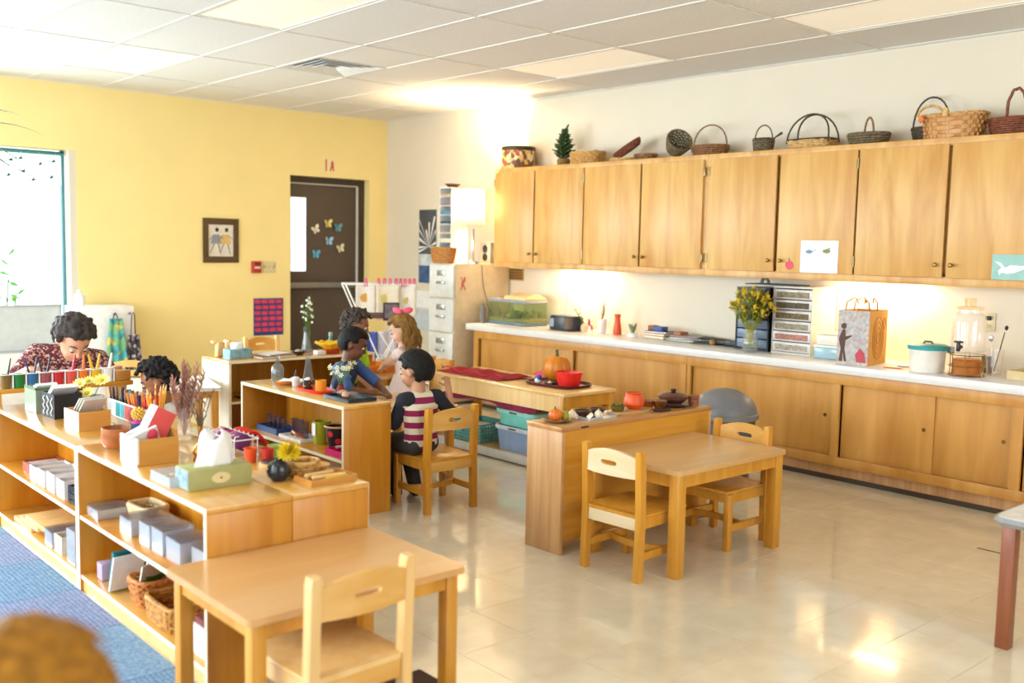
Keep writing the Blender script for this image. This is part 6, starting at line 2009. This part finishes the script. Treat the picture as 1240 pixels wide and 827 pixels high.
bin_('grey-blue storage bin with white rim under the long table', (4.63, 5.01, ZL), .165, .205, .165, '9cb4dc', 0, 'e4e8ec')
bin_('teal storage bin with clear lid stacked on the grey-blue bin', (4.63, 5.01, ZL + .172), .16, .2, .105, '84e0d6', 0, 'a4e4da', glass('bin_lid', 'dff0e0', .1, .5))
MBc = MB()
t = thing('mesh_crate', 'turquoise mesh crate at the far end of the lower shelf', 'crate', (4.60, 5.52, ZL))
mb = MB()
for k in range(6):
    z = .004 + k * .024
    mb.box(-.14, -.16, z, -.134, .16, z + .009).box(-.134, -.16, z, .14, -.154, z + .009)
for k in range(14):
    y = -.157 + k * .024
    mb.box(-.1405, y - .004, .004, -.1335, y + .004, .135)
for k in range(12):
    x = -.13 + k * .024
    mb.box(x - .004, -.1605, .004, x + .004, -.1535, .135)
mb.box(.134, -.154, .0, .14, .16, .135).box(-.134, .154, .0, .134, .16, .135).box(-.134, -.154, 0, .134, .154, .004)
mb.go('crate_lattice', plain('turq', '6fb8b4', .4), t)
MB().box(-.12, -.14, .0045, .12, .14, .1, .01).go('crate_contents', plain('crate_fill', 'd8e8e4', .7), t)
one(MB().box(-.05, -.05, 0, .05, .05, .08, .005), 'green_box', plain('box_green', '7a9a5a', .5), 'small green box beside the turquoise crate under the long table', 'box', (4.55, 5.78, ZL))

# ------------------------------------------------------------------ harvest plates on the shelf with closed back
ZH = .6185
t = thing('leaf_plate', 'small plate with orange gourd, green gourd and garlic', 'plate', (3.34, 3.43, ZH))
MB().lathe([(0, 0), (.05, 0), (.075, .014), (.07, .016), (.045, .005), (0, .005)], 30, caps=False).go('plate', plain('plate_brown', '8a6a4a', .35), t)
o_ = pumpkin('small orange gourd on the gourd plate at the worn shelf end', (3.325, 3.425, ZH + .0055), .034, .9, 9, 'e0701e', .01, 'gourd')
o_['category'] = 'gourd'
t = thing('gourd', 'small yellow-green gourd on the gourd plate', 'gourd', (3.375, 3.41, ZH + .0055))
MB().lathe([(0, 0), (.015, .003), (.022, .02), (.017, .038), (.008, .048), (0, .05)], 18, caps=False).go('skin', plain('gourd_green', 'b8a82a', .4, var=.2), t)
MB().tube([(0, 0, .048), (.002, 0, .058)], .003, 5).go('stem', plain('pump_stem', '5a5a34', .8), t)


def garlic(label, loc, r):
    t = thing('garlic_bulb', label, 'garlic', loc)
    MB().grid(30, 10, lambda u, v: (r * sin(pi * v) ** .8 * (1 + .1 * cos(u * 2 * pi * 6)) * cos(u * 2 * pi), r * sin(pi * v) ** .8 * (1 + .1 * cos(u * 2 * pi * 6)) * sin(u * 2 * pi), r * (1 - cos(pi * v)) * .8 + .5 * r * v ** 6)).go('bulb', plain('garlic', 'e6d6b8', .5), t)
    MB().cyl((0, 0, r * 1.9), (0, 0, r * 2.3), r * .16, r * .12, 8).go('stem', plain('garlic_stem', 'd8c49a', .6), t)


garlic('cream garlic bulb between gourd plate and clear tray', (3.455, 3.44, ZH), .023)
t = thing('clear_tray', 'clear tray under two dark bowls on the closed-back shelf', 'tray', (3.58, 3.42, ZH))
tray_box(MB(), .10, .075, .014, .004).go('tray_shell', M_CLEAR, t)
for x, y, lb in ((3.535, 3.445, 'dark glazed bowl of seeds nearest the gourd plate'), (3.635, 3.44, 'dark glazed bowl of red seeds beside the leaf-shaped platter')):
    t = thing('seed_bowl', lb, 'bowl', (x, y, ZH + .0045), 0, 'dark seed bowls')
    MB().lathe([(0, 0), (.02, 0), (.046, .032), (.042, .033), (.02, .008), (0, .008)], 26, caps=False).go('bowl', plain('bowl_glaze', '4a2e1e', .2), t)
    MB().lathe([(0, .022), (.031, .022), (.02, .028), (0, .03)], 16, caps=False).go('seeds', plain('seed_brown' if x < 3.6 else 'seed_red', '3a221a' if x < 3.6 else '6a2420', .6, var=.3, scale=90), t)
garlic('cream garlic bulb on the clear tray in front of the bowls', (3.575, 3.375, ZH + .0045), .02)
t = thing('leaf_platter', 'long leaf-shaped wooden platter under the orange pot', 'platter', (3.86, 3.43, ZH))
MB().prism([(.16 * cos(a), .065 * sin(a) * (1 + .15 * cos(a))) for a in [2 * pi * i / 36 for i in range(36)]], 0, .012).go('platter', wood('platter', 'b58a52', 'd8b078', 'x', .4, 1.5), t)
t = thing('nut_bowl', 'small green-brown bowl of nuts on the leaf-shaped platter', 'bowl', (3.775, 3.43, ZH + .0125))
MB().lathe([(0, 0), (.03, 0), (.04, .03), (.036, .03), (0, .012)], 24, caps=False).go('bowl', plain('olive_bowl', '6a5a24', .4), t)
mb = MB()
for k in range(12):
    mb.ball((random.uniform(-.024, .024), random.uniform(-.024, .024), .028 + random.uniform(0, .008)), random.uniform(.007, .01), 1)
mb.go('nuts', plain('nuts', '8a7a2a', .5, var=.4, scale=60), t)
t = thing('pumpkin_pot', 'orange round pumpkin-shaped pot on the leaf-shaped platter', 'pot', (3.90, 3.43, ZH + .0125))
MB().lathe([(0, 0), (.035, 0), (.055, .025), (.056, .05), (.044, .078), (.036, .082), (.032, .078), (0, .07)], 34, caps=False).go('pot_body', plain('pot_orange2', 'e0561a', .35), t)
MB().tube([(.039 * cos(2 * pi * i / 24), .039 * sin(2 * pi * i / 24), .082) for i in range(24)], .004, 6, True).go('rim', plain('pot_orange3', 'c8460f', .35), t)
for x, y, c, lb in ((4.02, 3.44, 'd8a84a', 'amber glass bowl beside the orange pot'), (4.07, 3.40, 'e0b25a', 'pale amber glass bowl before the dark lidded dish')):
    t = thing('amber_bowl', lb, 'bowl', (x, y, ZH))
    MB().lathe([(0, 0), (.025, 0), (.045, .045), (.041, .045), (.022, .006), (0, .006)], 26, caps=False).go('bowl', glass('amber_' + c, c, .1, .5), t)
one(MB().lathe([(0, 0), (.9, 0), (1, .01), (.96, .012), (0, .006)], 28, sx=.06, sy=.03, p=4, caps=False), 'dark_dish', plain('slate', '3a2e2a', .4), 'flat dark dish before the amber bowls', 'dish', (4.03, 3.345, ZH))
t = thing('lidded_dish', 'dark brown lidded dish on a plate at the shelf end by the bin', 'dish', (4.22, 3.43, ZH))
MB().lathe([(0, 0), (.07, 0), (.1, .012), (.095, .015), (0, .008)], 32, caps=False).go('under_plate', plain('umber', '4a2a20', .3), t)
MB().lathe([(0, .0155), (.05, .0155), (.08, .04), (.084, .055), (.06, .068), (.02, .075), (0, .076)], 32, caps=False).go('dish_body', plain('umber2', '5a3428', .25), t)
MB().lathe([(0, .0765), (.012, .0765), (.018, .086), (.012, .093), (0, .094)], 16, caps=False).go('lid_knob', plain('umber', '4a2a20', .3), t)
t = thing('cork_cup', 'small ribbed brown cup next to the dark lidded dish', 'cup', (4.335, 3.38, ZH))
MB().lathe([(0, 0), (.03, 0), (.03, .012), (.027, .015), (.03, .018), (.03, .03), (.027, .033), (.03, .036), (.03, .052), (0, .05)], 22, caps=False).go('cup', plain('cork', '9a5a3a', .6), t)

# ------------------------------------------------------------------ grey bin
t = thing('trash_can', 'grey trash can with domed lid behind the closed-back shelf', 'bin', (5.0, 3.66, 0))
MB().lathe([(0, 0), (.155, 0), (.19, .43), (.185, .44), (0, .44)], 36, caps=False).go('bin_body', plain('bin_dark', '4f5254', .5), t)
MB().lathe([(.2, .44), (.21, .45), (.21, .475), (.2, .48), (.185, .47)], 36, caps=False).tube([(.205, -.04, .46), (.235, 0, .465), (.205, .04, .46)], .012, 6).go('rim', plain('bin_rim', '7d7d7a', .45), t)
prof = [(.2 * cos(a), .475 + .15 * sin(a)) for a in [pi / 2 * i / 10 for i in range(10)]] + [(0, .625)]
MB().lathe(prof, 36, caps=False).go('dome_lid', plain('bin_lid_grey', '77777a', .4), t)
# ------------------------------------------------------------------ people
SKIN = {'dark': '6b412c', 'brown': '9a6443', 'tan': 'b98360', 'fair': 'e6b295', 'light': 'd9a080'}


def chain(mb, pts, rad, k=.38):
    """overlapping spheres along a limb"""
    for (a, b), (ra, rb) in zip(zip(pts[:-1], pts[1:]), zip(rad[:-1], rad[1:])):
        a, b = Vector(a), Vector(b)
        n = max(2, int((b - a).length / (min(ra, rb) * k)) + 1)
        for i in range(n + 1):
            q = i / n
            mb.ball(a.lerp(b, q), ra + (rb - ra) * q, 2)


def torso(mb, pts, rads, R):
    """oval cross sections: rads = (half width, half depth, half height)"""
    for (a, b), (ra, rb) in zip(zip(pts[:-1], pts[1:]), zip(rads[:-1], rads[1:])):
        a, b = Vector(a), Vector(b)
        n = 7
        for i in range(n + 1):
            q = i / n
            r = [ra[j] + (rb[j] - ra[j]) * q for j in range(3)]
            mb.ball(a.lerp(b, q), r, 2, R)


def fused(mb, name, mat, par, voxel, sm=3):
    o = mb.go(name, mat, par)
    m = o.modifiers.new('fuse', 'REMESH')
    m.mode = 'VOXEL'
    m.voxel_size = voxel
    m.use_smooth_shade = True
    m2 = o.modifiers.new('soft', 'SMOOTH')
    m2.factor = .5
    m2.iterations = sm
    return o


def frame(f, up=(0, 0, 1)):
    f = Vector(f).normalized()
    r = f.cross(Vector(up)).normalized()
    u = r.cross(f)
    return Matrix((r, f, u)).transposed()      # columns: right, forward, up


def hand(mb, wr, d, nrm, side, s=1.0, curl=.5):
    """palm, four fingers and a thumb; d: along the fingers, nrm: back of the hand, side: +1 thumb toward d x nrm"""
    wr, d, nrm = Vector(wr), Vector(d).normalized(), Vector(nrm).normalized()
    ac = d.cross(nrm).normalized()
    R = Matrix((ac, d, nrm)).transposed()
    mb.ball(wr + d * .03 * s, (.026 * s, .034 * s, .012 * s), 2, R)
    for k in range(4):
        b = wr + d * .055 * s + ac * (side * (.02 - .0135 * k)) * s
        L = (.040, .046, .043, .034)[k] * s
        p = [b]
        ang = 0
        for q in range(3):
            ang += curl * (.5 if q == 0 else .75)
            dd = d * cos(ang) - nrm * sin(ang)
            p.append(p[-1] + dd * L * (.42, .32, .26)[q])
        chain(mb, p, [.0068 * s, .0062 * s, .0058 * s, .005 * s], .6)
    tb = wr + d * .018 * s + ac * side * .022 * s
    td = (d * .6 + ac * side * .75 - nrm * .35 * curl).normalized()
    chain(mb, [tb, tb + td * .026 * s, tb + (td * .026 + (td + d * .6 - nrm * curl * .5).normalized() * .02) * s], [.0085 * s, .0075 * s, .006 * s], .6)


def person(label, base, P, skin, s=1.0, shirt=None, sleeves=None, sleeve_len=.9, legs=None, leg_len=2.0, shoe=None, hair=None, skirt=None, adult=False, lip='9a4a42', vox=.0065, group=None):
    """P: world joints. s scales head and girths (1 = a child of about 1.05 m)."""
    B = Vector(base)
    J = {k: (Vector(v) - B) for k, v in P.items() if k not in ('face', 'body', 'up', 'rh', 'lh', 'rcurl', 'lcurl', 'toe', 'wide', 'vol')}
    root = thing('person', label, 'person', base, 0, group)
    skm = plain('skin_' + skin, SKIN[skin], .5, var=.03)
    Rh = frame(P['face'], P.get('up', (0, 0, 1)))
    r_, f_, u_ = Rh.col[0], Rh.col[1], Rh.col[2]
    Rb = frame(P['body'], J['neck'] - J['pelvis'])
    br, bf, bu = Rb.col[0], Rb.col[1], Rb.col[2]
    H = J['head']
    g = s
    gl = s if not adult else s * .9
    mb = MB()
    # head
    mb.ball(H + u_ * .012 * s - f_ * .008 * s, (.070 * s, .086 * s, .082 * s), 3, Rh)
    mb.ball(H + f_ * .026 * s - u_ * .032 * s, (.058 * s, .056 * s, .058 * s), 3, Rh)
    mb.ball(H + f_ * .042 * s - u_ * .068 * s, (.032 * s, .032 * s, .024 * s), 2, Rh)
    for q in (-1, 1):
        mb.ball(H + f_ * .052 * s - u_ * .036 * s + r_ * q * .03 * s, (.024 * s, .022 * s, .024 * s), 2, Rh)
        mb.ball(H + r_ * q * .071 * s - u_ * .012 * s - f_ * .008 * s, (.008 * s, .016 * s, .024 * s), 2, Rh)
    mb.ball(H + f_ * .086 * s - u_ * .024 * s, (.012 * s, .013 * s, .011 * s), 2, Rh)
    mb.ball(H + f_ * .08 * s - u_ * .008 * s, (.007 * s, .010 * s, .02 * s), 2, Rh)
    chain(mb, [J['neck'], J['neck'].lerp(H, .55) - f_ * .012 * s], [.042 * g, .04 * g])
    # trunk
    sw = (J['rsh'] - J['lsh']).length / 2
    ch = (J['rsh'] + J['lsh']) / 2
    T = [J['pelvis'], J['pelvis'].lerp(ch, .45), J['pelvis'].lerp(ch, .82)]
    w_ = P.get('wide', 1.0)
    TR = [(.085 * g * w_, .07 * g, .06 * g), (.082 * g * w_, .062 * g, .05 * g), (sw * .86 * w_, .066 * g, .055 * g)]
    torso(mb, T, TR, Rb)
    chain(mb, [J['lsh'], ch, J['rsh']], [.036 * g, .045 * g, .036 * g])
    chain(mb, [ch, J['neck']], [.045 * g, .038 * g])
    for q in 'rl':
        chain(mb, [J[q + 'sh'], J[q + 'el'], J[q + 'wr']], [.034 * g, .027 * g, .02 * g])
        d = Vector(P.get(q + 'h', J[q + 'wr'] - J[q + 'el']))
        nrm = Vector((0, 0, 1)) if abs(d.normalized().z) < .8 else -bf
        nrm = (nrm - d.normalized() * nrm.dot(d.normalized())).normalized()
        hand(mb, J[q + 'wr'], d, nrm, -1 if q == 'r' else 1, s * .92, P.get(q + 'curl', .5))
        hp = J['pelvis'] + br * (.045 * g if q == 'r' else -.045 * g)
        chain(mb, [hp, J[q + 'kn'], J[q + 'an']], [.058 * g, .042 * g, .027 * g])
        ft = Vector(P.get('toe', P['body']))
        ft = Vector((ft.x, ft.y, 0)).normalized()
        chain(mb, [J[q + 'an'] - Vector((0, 0, .02)), J[q + 'an'] + ft * .075 * g - Vector((0, 0, .035))], [.028 * g, .02 * g])
    body = fused(mb, 'body', skm, root, vox)
    # face parts
    for q in (-1, 1):
        e = MB().ball((0, 0, 0), .0102 * s, 2).go('eye', plain('eye_white', 'c4bab0', .3), root, H + f_ * .0685 * s + r_ * q * .029 * s)
        MB().ball(f_ * .0018 * s - u_ * .0022 * s, .0094 * s, 2).go('iris', plain('iris_dark', '2a1810', .15), e)
        pts = [H + f_ * (.0775 - .0175 * t_ ** 1.5) * s + r_ * q * (.014 + .030 * t_) * s + u_ * (.02 + .006 * sin(pi * t_)) * s for t_ in (0, .33, .66, 1)]
        MB().tube(pts, [.002 * s, .0032 * s, .003 * s, .0015 * s], 6).go('eyebrow', plain('brow_' + (hair[1] if hair else '2a1a12'), hair[1] if hair else '2a1a12', .8), root)
    MB().ball(H + f_ * .079 * s - u_ * .052 * s, (.02 * s, .006 * s, .0065 * s), 2, Rh).go('mouth', plain('lip_' + lip, lip, .45), root)
    # hair
    if hair:
        style, hc = hair[0], hair[1]
        hm = plain('hair_' + hc + style, hc, .68, var=.3, scale=60 if style != 'long' else 25, bump=.5, spec=.3)
        mb = MB()
        rnd = random.Random(len(label))
        n = 800 if style == 'curly' else 460
        for i in range(n):
            z_ = 1 - 2 * (i + .5) / n
            rr = math.sqrt(1 - z_ * z_)
            dl = Vector((rr * cos(i * 2.39996), rr * sin(i * 2.39996), z_))   # right, fwd, up
            if dl.y > .30 - .0 * dl.z and dl.z < .62:
                continue
            if dl.z < -.72 or (dl.z < -.05 and dl.y > -.2) or (abs(dl.x) > .75 and dl.z < .1 and dl.y > -.3):
                continue
            out = {'short': .007, 'curly': .02, 'long': .010, 'wavy': .012, 'blond': .004}[style] * s
            jit = {'short': .001, 'curly': .012, 'long': .004, 'wavy': .008, 'blond': .004}[style] * s
            c = Vector((dl.x * (.072 * s + out), dl.y * (.088 * s + out), dl.z * (.085 * s + out)))
            c += c.normalized() * P.get('vol', 0) * s
            c += Vector((rnd.uniform(-1, 1), rnd.uniform(-1, 1), rnd.uniform(-1, 1))) * jit
            rad = {'short': .0145, 'curly': rnd.uniform(.008, .014), 'long': .017, 'wavy': rnd.uniform(.013, .019), 'blond': .016}[style] * s
            mb.ball(H + Rh @ c + u_ * .012 * s - f_ * .008 * s, rad, 1 if style in ('short', 'long') else 1)
        fused(mb, 'hair', hm, root, .005 * s, 3 if style != 'curly' else 1)
        if style == 'long':
            tn = MB()
            for i in range(170):
                a = rnd.uniform(-1.25, 1.25)
                st = Vector((sin(a) * .075, -cos(a) * .085, rnd.uniform(.0, .085)))
                p0 = H + Rh @ (st * s)
                back = -f_ * cos(a) * .03 + r_ * sin(a) * .03
                dwn = Vector((0, 0, -1))
                L = rnd.uniform(.15, .24) * s
                pts = []
                ph = rnd.uniform(0, 6)
                for k in range(8):
                    q = k / 7
                    pts.append(p0 + (back * s * (1 + .8 * q) * min(1, q * 2) - f_ * .03 * s * q) + dwn * L * q ** 1.1 + (r_ * sin(ph + q * 9) + f_ * cos(ph + q * 8)) * .007 * s * (.3 + q))
                tn.tube(pts, [.0075 * s, .008 * s, .008 * s, .008 * s, .0075 * s, .007 * s, .0055 * s, .002 * s], 5)
            tn.go('hair_locks', hm, root)
        if style == 'blond':
            tn = MB()
            for i in range(190):
                z_ = rnd.uniform(.05, 1)
                a = rnd.uniform(-2.6, 2.6)
                rr = math.sqrt(1 - z_ * z_)
                dl = Vector((rr * sin(a) * .082, -rr * cos(a) * .097, z_ * .094))
                tg = Vector((rnd.uniform(-1, 1), rnd.uniform(-1, 1), -.3 - rr))
                nn_ = dl.normalized()
                tg = (tg - nn_ * tg.dot(nn_)).normalized() * rnd.uniform(.03, .07)
                pts = [H + Rh @ ((dl + tg * q + nn_ * (.004 - .02 * q * q)) * s) + u_ * .012 * s for q in (0, .35, .7, 1)]
                tn.tube(pts, [.003 * s, .005 * s, .004 * s, .001 * s], 5)
            tn.go('hair_locks', hm, root)
    # clothes
    if shirt:
        mb = MB()
        e = .010 * g
        torso(mb, T, [tuple(v + e for v in x) for x in TR], Rb)
        chain(mb, [J['lsh'] - bu * .004, ch, J['rsh'] - bu * .004], [.036 * g + e, .046 * g + e * .7, .036 * g + e])
        for q in 'rl':
            sl = mb if sleeves is None else MB()
            a, b_, c = J[q + 'sh'], J[q + 'el'], J[q + 'wr']
            if sleeves is not None:
                chain(sl, [ch.lerp(a, .72) - bu * .002, a], [.043 * g + e, .037 * g + e * 1.1])
            if sleeve_len <= 0:
                continue
            if sleeve_len <= 1:
                chain(sl, [a, a.lerp(b_, sleeve_len)], [.036 * g + e * .7, .030 * g + e * .9])
            else:
                chain(sl, [a, b_, b_.lerp(c, sleeve_len - 1)], [.036 * g + e * .8, .029 * g + e, .024 * g + e * .8])
            if sleeves is not None:
                fused(sl, 'sleeve', sleeves, root, vox, 3)
        fused(mb, 'shirt', shirt, root, vox, 4)
    if legs:
        mb = MB()
        e = .009 * g
        mb.ball(J['pelvis'], (.088 * g + e, .073 * g + e, .062 * g + e), 2, Rb)
        for q in 'rl':
            hp = J['pelvis'] + br * (.045 * g if q == 'r' else -.045 * g)
            k, a = J[q + 'kn'], J[q + 'an']
            pts = [hp, k] if leg_len <= 1 else [hp, k, k.lerp(a, leg_len - 1)]
            rd = [.06 * g + e, .044 * g + e] + ([.034 * g + e] if leg_len > 1 else [])
            chain(mb, pts, rd)
        fused(mb, 'trousers', legs, root, vox, 4)
    if skirt:
        top, bot, rt, rb_ = J['pelvis'] + bu * .09 * g, skirt[1], .088 * g, skirt[2]
        Bt = Vector(J['pelvis'])
        MB().grid(48, 12, lambda u, v: ((top.x * (1 - v) + (Bt.x) * v) + (rt + (rb_ - rt) * v) * (1 + .06 * v * sin(u * 75.4)) * cos(u * 2 * pi), (top.y * (1 - v) + Bt.y * v) + (rt * .85 + (rb_ - rt) * v) * (1 + .06 * v * sin(u * 75.4)) * sin(u * 2 * pi), top.z + (bot - top.z) * v)).go('skirt', skirt[0], root, solid=.004)
    if shoe:
        ft = Vector(P.get('toe', P['body']))
        ft = Vector((ft.x, ft.y, 0)).normalized()
        for q in 'rl':
            mb = MB()
            A = J[q + 'an']
            chain(mb, [A - Vector((0, 0, .022)) - ft * .015, A + ft * .035 * g - Vector((0, 0, .026)), A + ft * .085 * g - Vector((0, 0, .03))], [.034 * g, .032 * g, .026 * g])
            fused(mb, 'shoe', shoe, root, .006, 3)
    return root


CLOTH_NAVY = plain('cloth_navy', '2a3658', .85, var=.15, scale=25)
CLOTH_JEAN = plain('cloth_jean', '39404f', .9)
CLOTH_DARK = plain('cloth_charcoal', '3a3836', .9)
SHOE_DARK = plain('shoe_dark', '2a2a30', .6)

# boy in the striped shirt, seated, fist raised
person('boy in burgundy and cream striped shirt sitting on a chair with one fist raised', (3.22, 4.42, 0),
       dict(pelvis=(3.255, 4.425, .365), neck=(3.235, 4.425, .66), head=(3.23, 4.455, .768), face=(-.38, .9, -.22), body=(-.08, 1, 0),
            rsh=(3.345, 4.40, .615), lsh=(3.135, 4.425, .61), rel=(3.415, 4.36, .53), rwr=(3.412, 4.385, .665), lel=(3.125, 4.50, .47), lwr=(3.17, 4.64, .525),
            rkn=(3.30, 4.635, .345), lkn=(3.20, 4.635, .345), ran=(3.36, 4.62, .062), lan=(3.255, 4.66, .062), rh=(-.1, .15, 1), rcurl=1.5, lcurl=.6, wide=1.2, vol=.008, toe=(.35, 1, 0)),
       'tan', 1.0, bands('striped_knit', ['8a1a48', 'd8ccb0'], .034, 'z', .9, .25), plain('sleeve_black', '20222a', .9), .98, CLOTH_DARK, 1.95, SHOE_DARK, ('short', '17130f'))
# boy in navy, reaching over the table
person('boy in navy patterned shirt leaning over the work table', (3.44, 5.56, 0),
       dict(pelvis=(3.42, 5.62, .36), neck=(3.455, 5.505, .72), head=(3.485, 5.478, .815), face=(.72, -.6, -.42), body=(.55, -.83, 0),
            rsh=(3.36, 5.45, .66), lsh=(3.55, 5.56, .665), rel=(3.33, 5.30, .55), rwr=(3.47, 5.21, .525), lel=(3.61, 5.40, .56), lwr=(3.57, 5.24, .525),
            rkn=(3.42, 5.40, .36), lkn=(3.54, 5.46, .36), ran=(3.44, 5.42, .062), lan=(3.56, 5.46, .062)),
       'dark', 1.0, specks('navy_print', '28304e', ['5a7ab0', '3a4668', '8a93a8'], 22, .72, .85), plain('sleeve_blue', '46649c', .9, var=.25, scale=14), .95, CLOTH_JEAN, 1.9, SHOE_DARK, ('short', '16110e'))
# child behind him in lime green
person('child with grey-brown curly hair in a lime green shirt behind the boy in navy', (3.86, 6.10, 0),
       dict(pelvis=(3.83, 6.12, .47), neck=(3.855, 6.04, .765), head=(3.85, 6.015, .885), face=(.7, -.62, -.3), body=(.7, -.7, 0),
            rsh=(3.785, 5.96, .715), lsh=(3.925, 6.08, .715), rel=(3.76, 5.90, .57), rwr=(3.84, 5.84, .47), lel=(3.95, 6.06, .58), lwr=(3.95, 5.98, .47),
            rkn=(3.80, 6.10, .26), lkn=(3.88, 6.16, .26), ran=(3.79, 6.13, .062), lan=(3.87, 6.19, .062)),
       'brown', 1.0, plain('cloth_lime', 'a4cc1e', .85), None, .9, CLOTH_DARK, 1.9, SHOE_DARK, ('curly', '4d423a'))
# girl
girl = person('girl with long wavy light brown hair, pink bow and pale pink dress', (4.19, 5.9, 0),
              dict(pelvis=(4.195, 5.89, .44), neck=(4.165, 5.885, .735), head=(4.145, 5.89, .855), face=(-.62, .62, -.42), body=(-.5, .85, 0),
                   rsh=(4.25, 5.94, .69), lsh=(4.09, 5.83, .69), rel=(4.27, 6.06, .60), rwr=(4.20, 6.14, .56), lel=(4.06, 5.95, .61), lwr=(4.115, 6.09, .555),
                   rkn=(4.23, 5.90, .24), lkn=(4.15, 5.87, .24), ran=(4.235, 5.885, .062), lan=(4.15, 5.855, .062)),
              'fair', 1.0, plain('cloth_blush', 'eed6cc', .85), None, .25, None, 0, plain('shoe_pink', 'd8a0a0', .6), ('long', '9a7036'), (plain('cloth_blush', 'eed6cc', .85), .30, .17))
bow = MB()
for q in (-1, 1):
    bow.ball((.0 + q * .036, q * .012, .0), (.042, .016, .024), 2, Euler((0, q * -.3, q * .4)).to_matrix())
bow.ball((0, 0, 0), .011, 2)
bow.go('bow', plain('bow_pink', 'ef5a78', .7), girl, Vector((4.15, 5.885, .988)) - Vector((4.19, 5.9, 0)), (0, 0, radians(-48)))
# child with curly black hair
person('child with curly black hair bending behind the pencil holder', (2.2, 5.36, 0),
       dict(pelvis=(2.26, 5.42, .30), neck=(2.16, 5.315, .585), head=(2.115, 5.305, .70), face=(-.78, .42, -.45), body=(-.8, -.3, 0), up=(0, 0, 1),
            rsh=(2.16, 5.43, .53), lsh=(2.18, 5.24, .53), rel=(2.07, 5.50, .43), rwr=(1.99, 5.40, .40), lel=(2.06, 5.19, .43), lwr=(1.99, 5.27, .40),
            rkn=(2.08, 5.47, .30), lkn=(2.08, 5.31, .30), ran=(2.12, 5.45, .062), lan=(2.12, 5.31, .062)),
       'brown', 1.0, plain('cloth_cream', 'd8cfc0', .9), None, .8, CLOTH_JEAN, 1.9, SHOE_DARK, ('curly', '1c1614'))
one(MB().box(-.16, -.16, 0, .16, .16, .23, .01), 'floor_cushion', plain('cushion_blue', '3f5a80', .9), 'square blue seat cushion under the curly-haired child', 'cushion', (2.28, 5.42, .0))
# woman
person('woman with short grey-brown hair in a burgundy print blouse bending over the paint rack', (1.92, 6.35, 0),
       dict(pelvis=(1.96, 6.42, .42), neck=(1.905, 6.03, .80), head=(1.885, 5.93, .885), face=(.05, -.72, -.7), up=(0, -.3, 1), body=(-.1, -1, 0),
            rsh=(1.73, 6.12, .80), lsh=(2.07, 6.07, .75), rel=(1.58, 6.02, .66), rwr=(1.60, 5.80, .735), lel=(2.16, 5.96, .58), lwr=(2.08, 5.78, .70),
            rkn=(1.84, 6.05, .44), lkn=(2.05, 6.05, .44), ran=(1.84, 6.14, .07), lan=(2.05, 6.14, .07), rcurl=.6),
       'light', 1.25, specks('blouse', '6a3036', ['b08078', '4a1e26', 'd0b0a4'], 95, .5, .9), None, .9, CLOTH_JEAN, 1.9, SHOE_DARK, ('wavy', '463c36'), None, True, 'b06a5a', .008)
one(MB().box(-.2, -.18, .0, .2, .18, .33, .02), 'stool', W_PALE, 'low wooden stool under the bending woman', 'stool', (1.96, 6.45, 0))
# blond child close to the camera
person('child with blond hair standing by the blue carpet, only the head top in view', (.33, 1.17, 0),
       dict(pelvis=(.33, 1.17, .47), neck=(.33, 1.17, .80), head=(.305, 1.165, .915), face=(.45, .9, -.15), body=(.4, .9, 0),
            rsh=(.42, 1.13, .755), lsh=(.24, 1.21, .755), rel=(.46, 1.13, .59), rwr=(.48, 1.22, .46), lel=(.20, 1.24, .59), lwr=(.22, 1.33, .46),
            rkn=(.38, 1.16, .26), lkn=(.29, 1.20, .26), ran=(.38, 1.15, .062), lan=(.29, 1.19, .062)),
       'fair', 1.06, plain('cloth_white', 'd8d4cc', .9), None, .8, CLOTH_JEAN, 1.9, SHOE_DARK, ('blond', 'b87c22'))
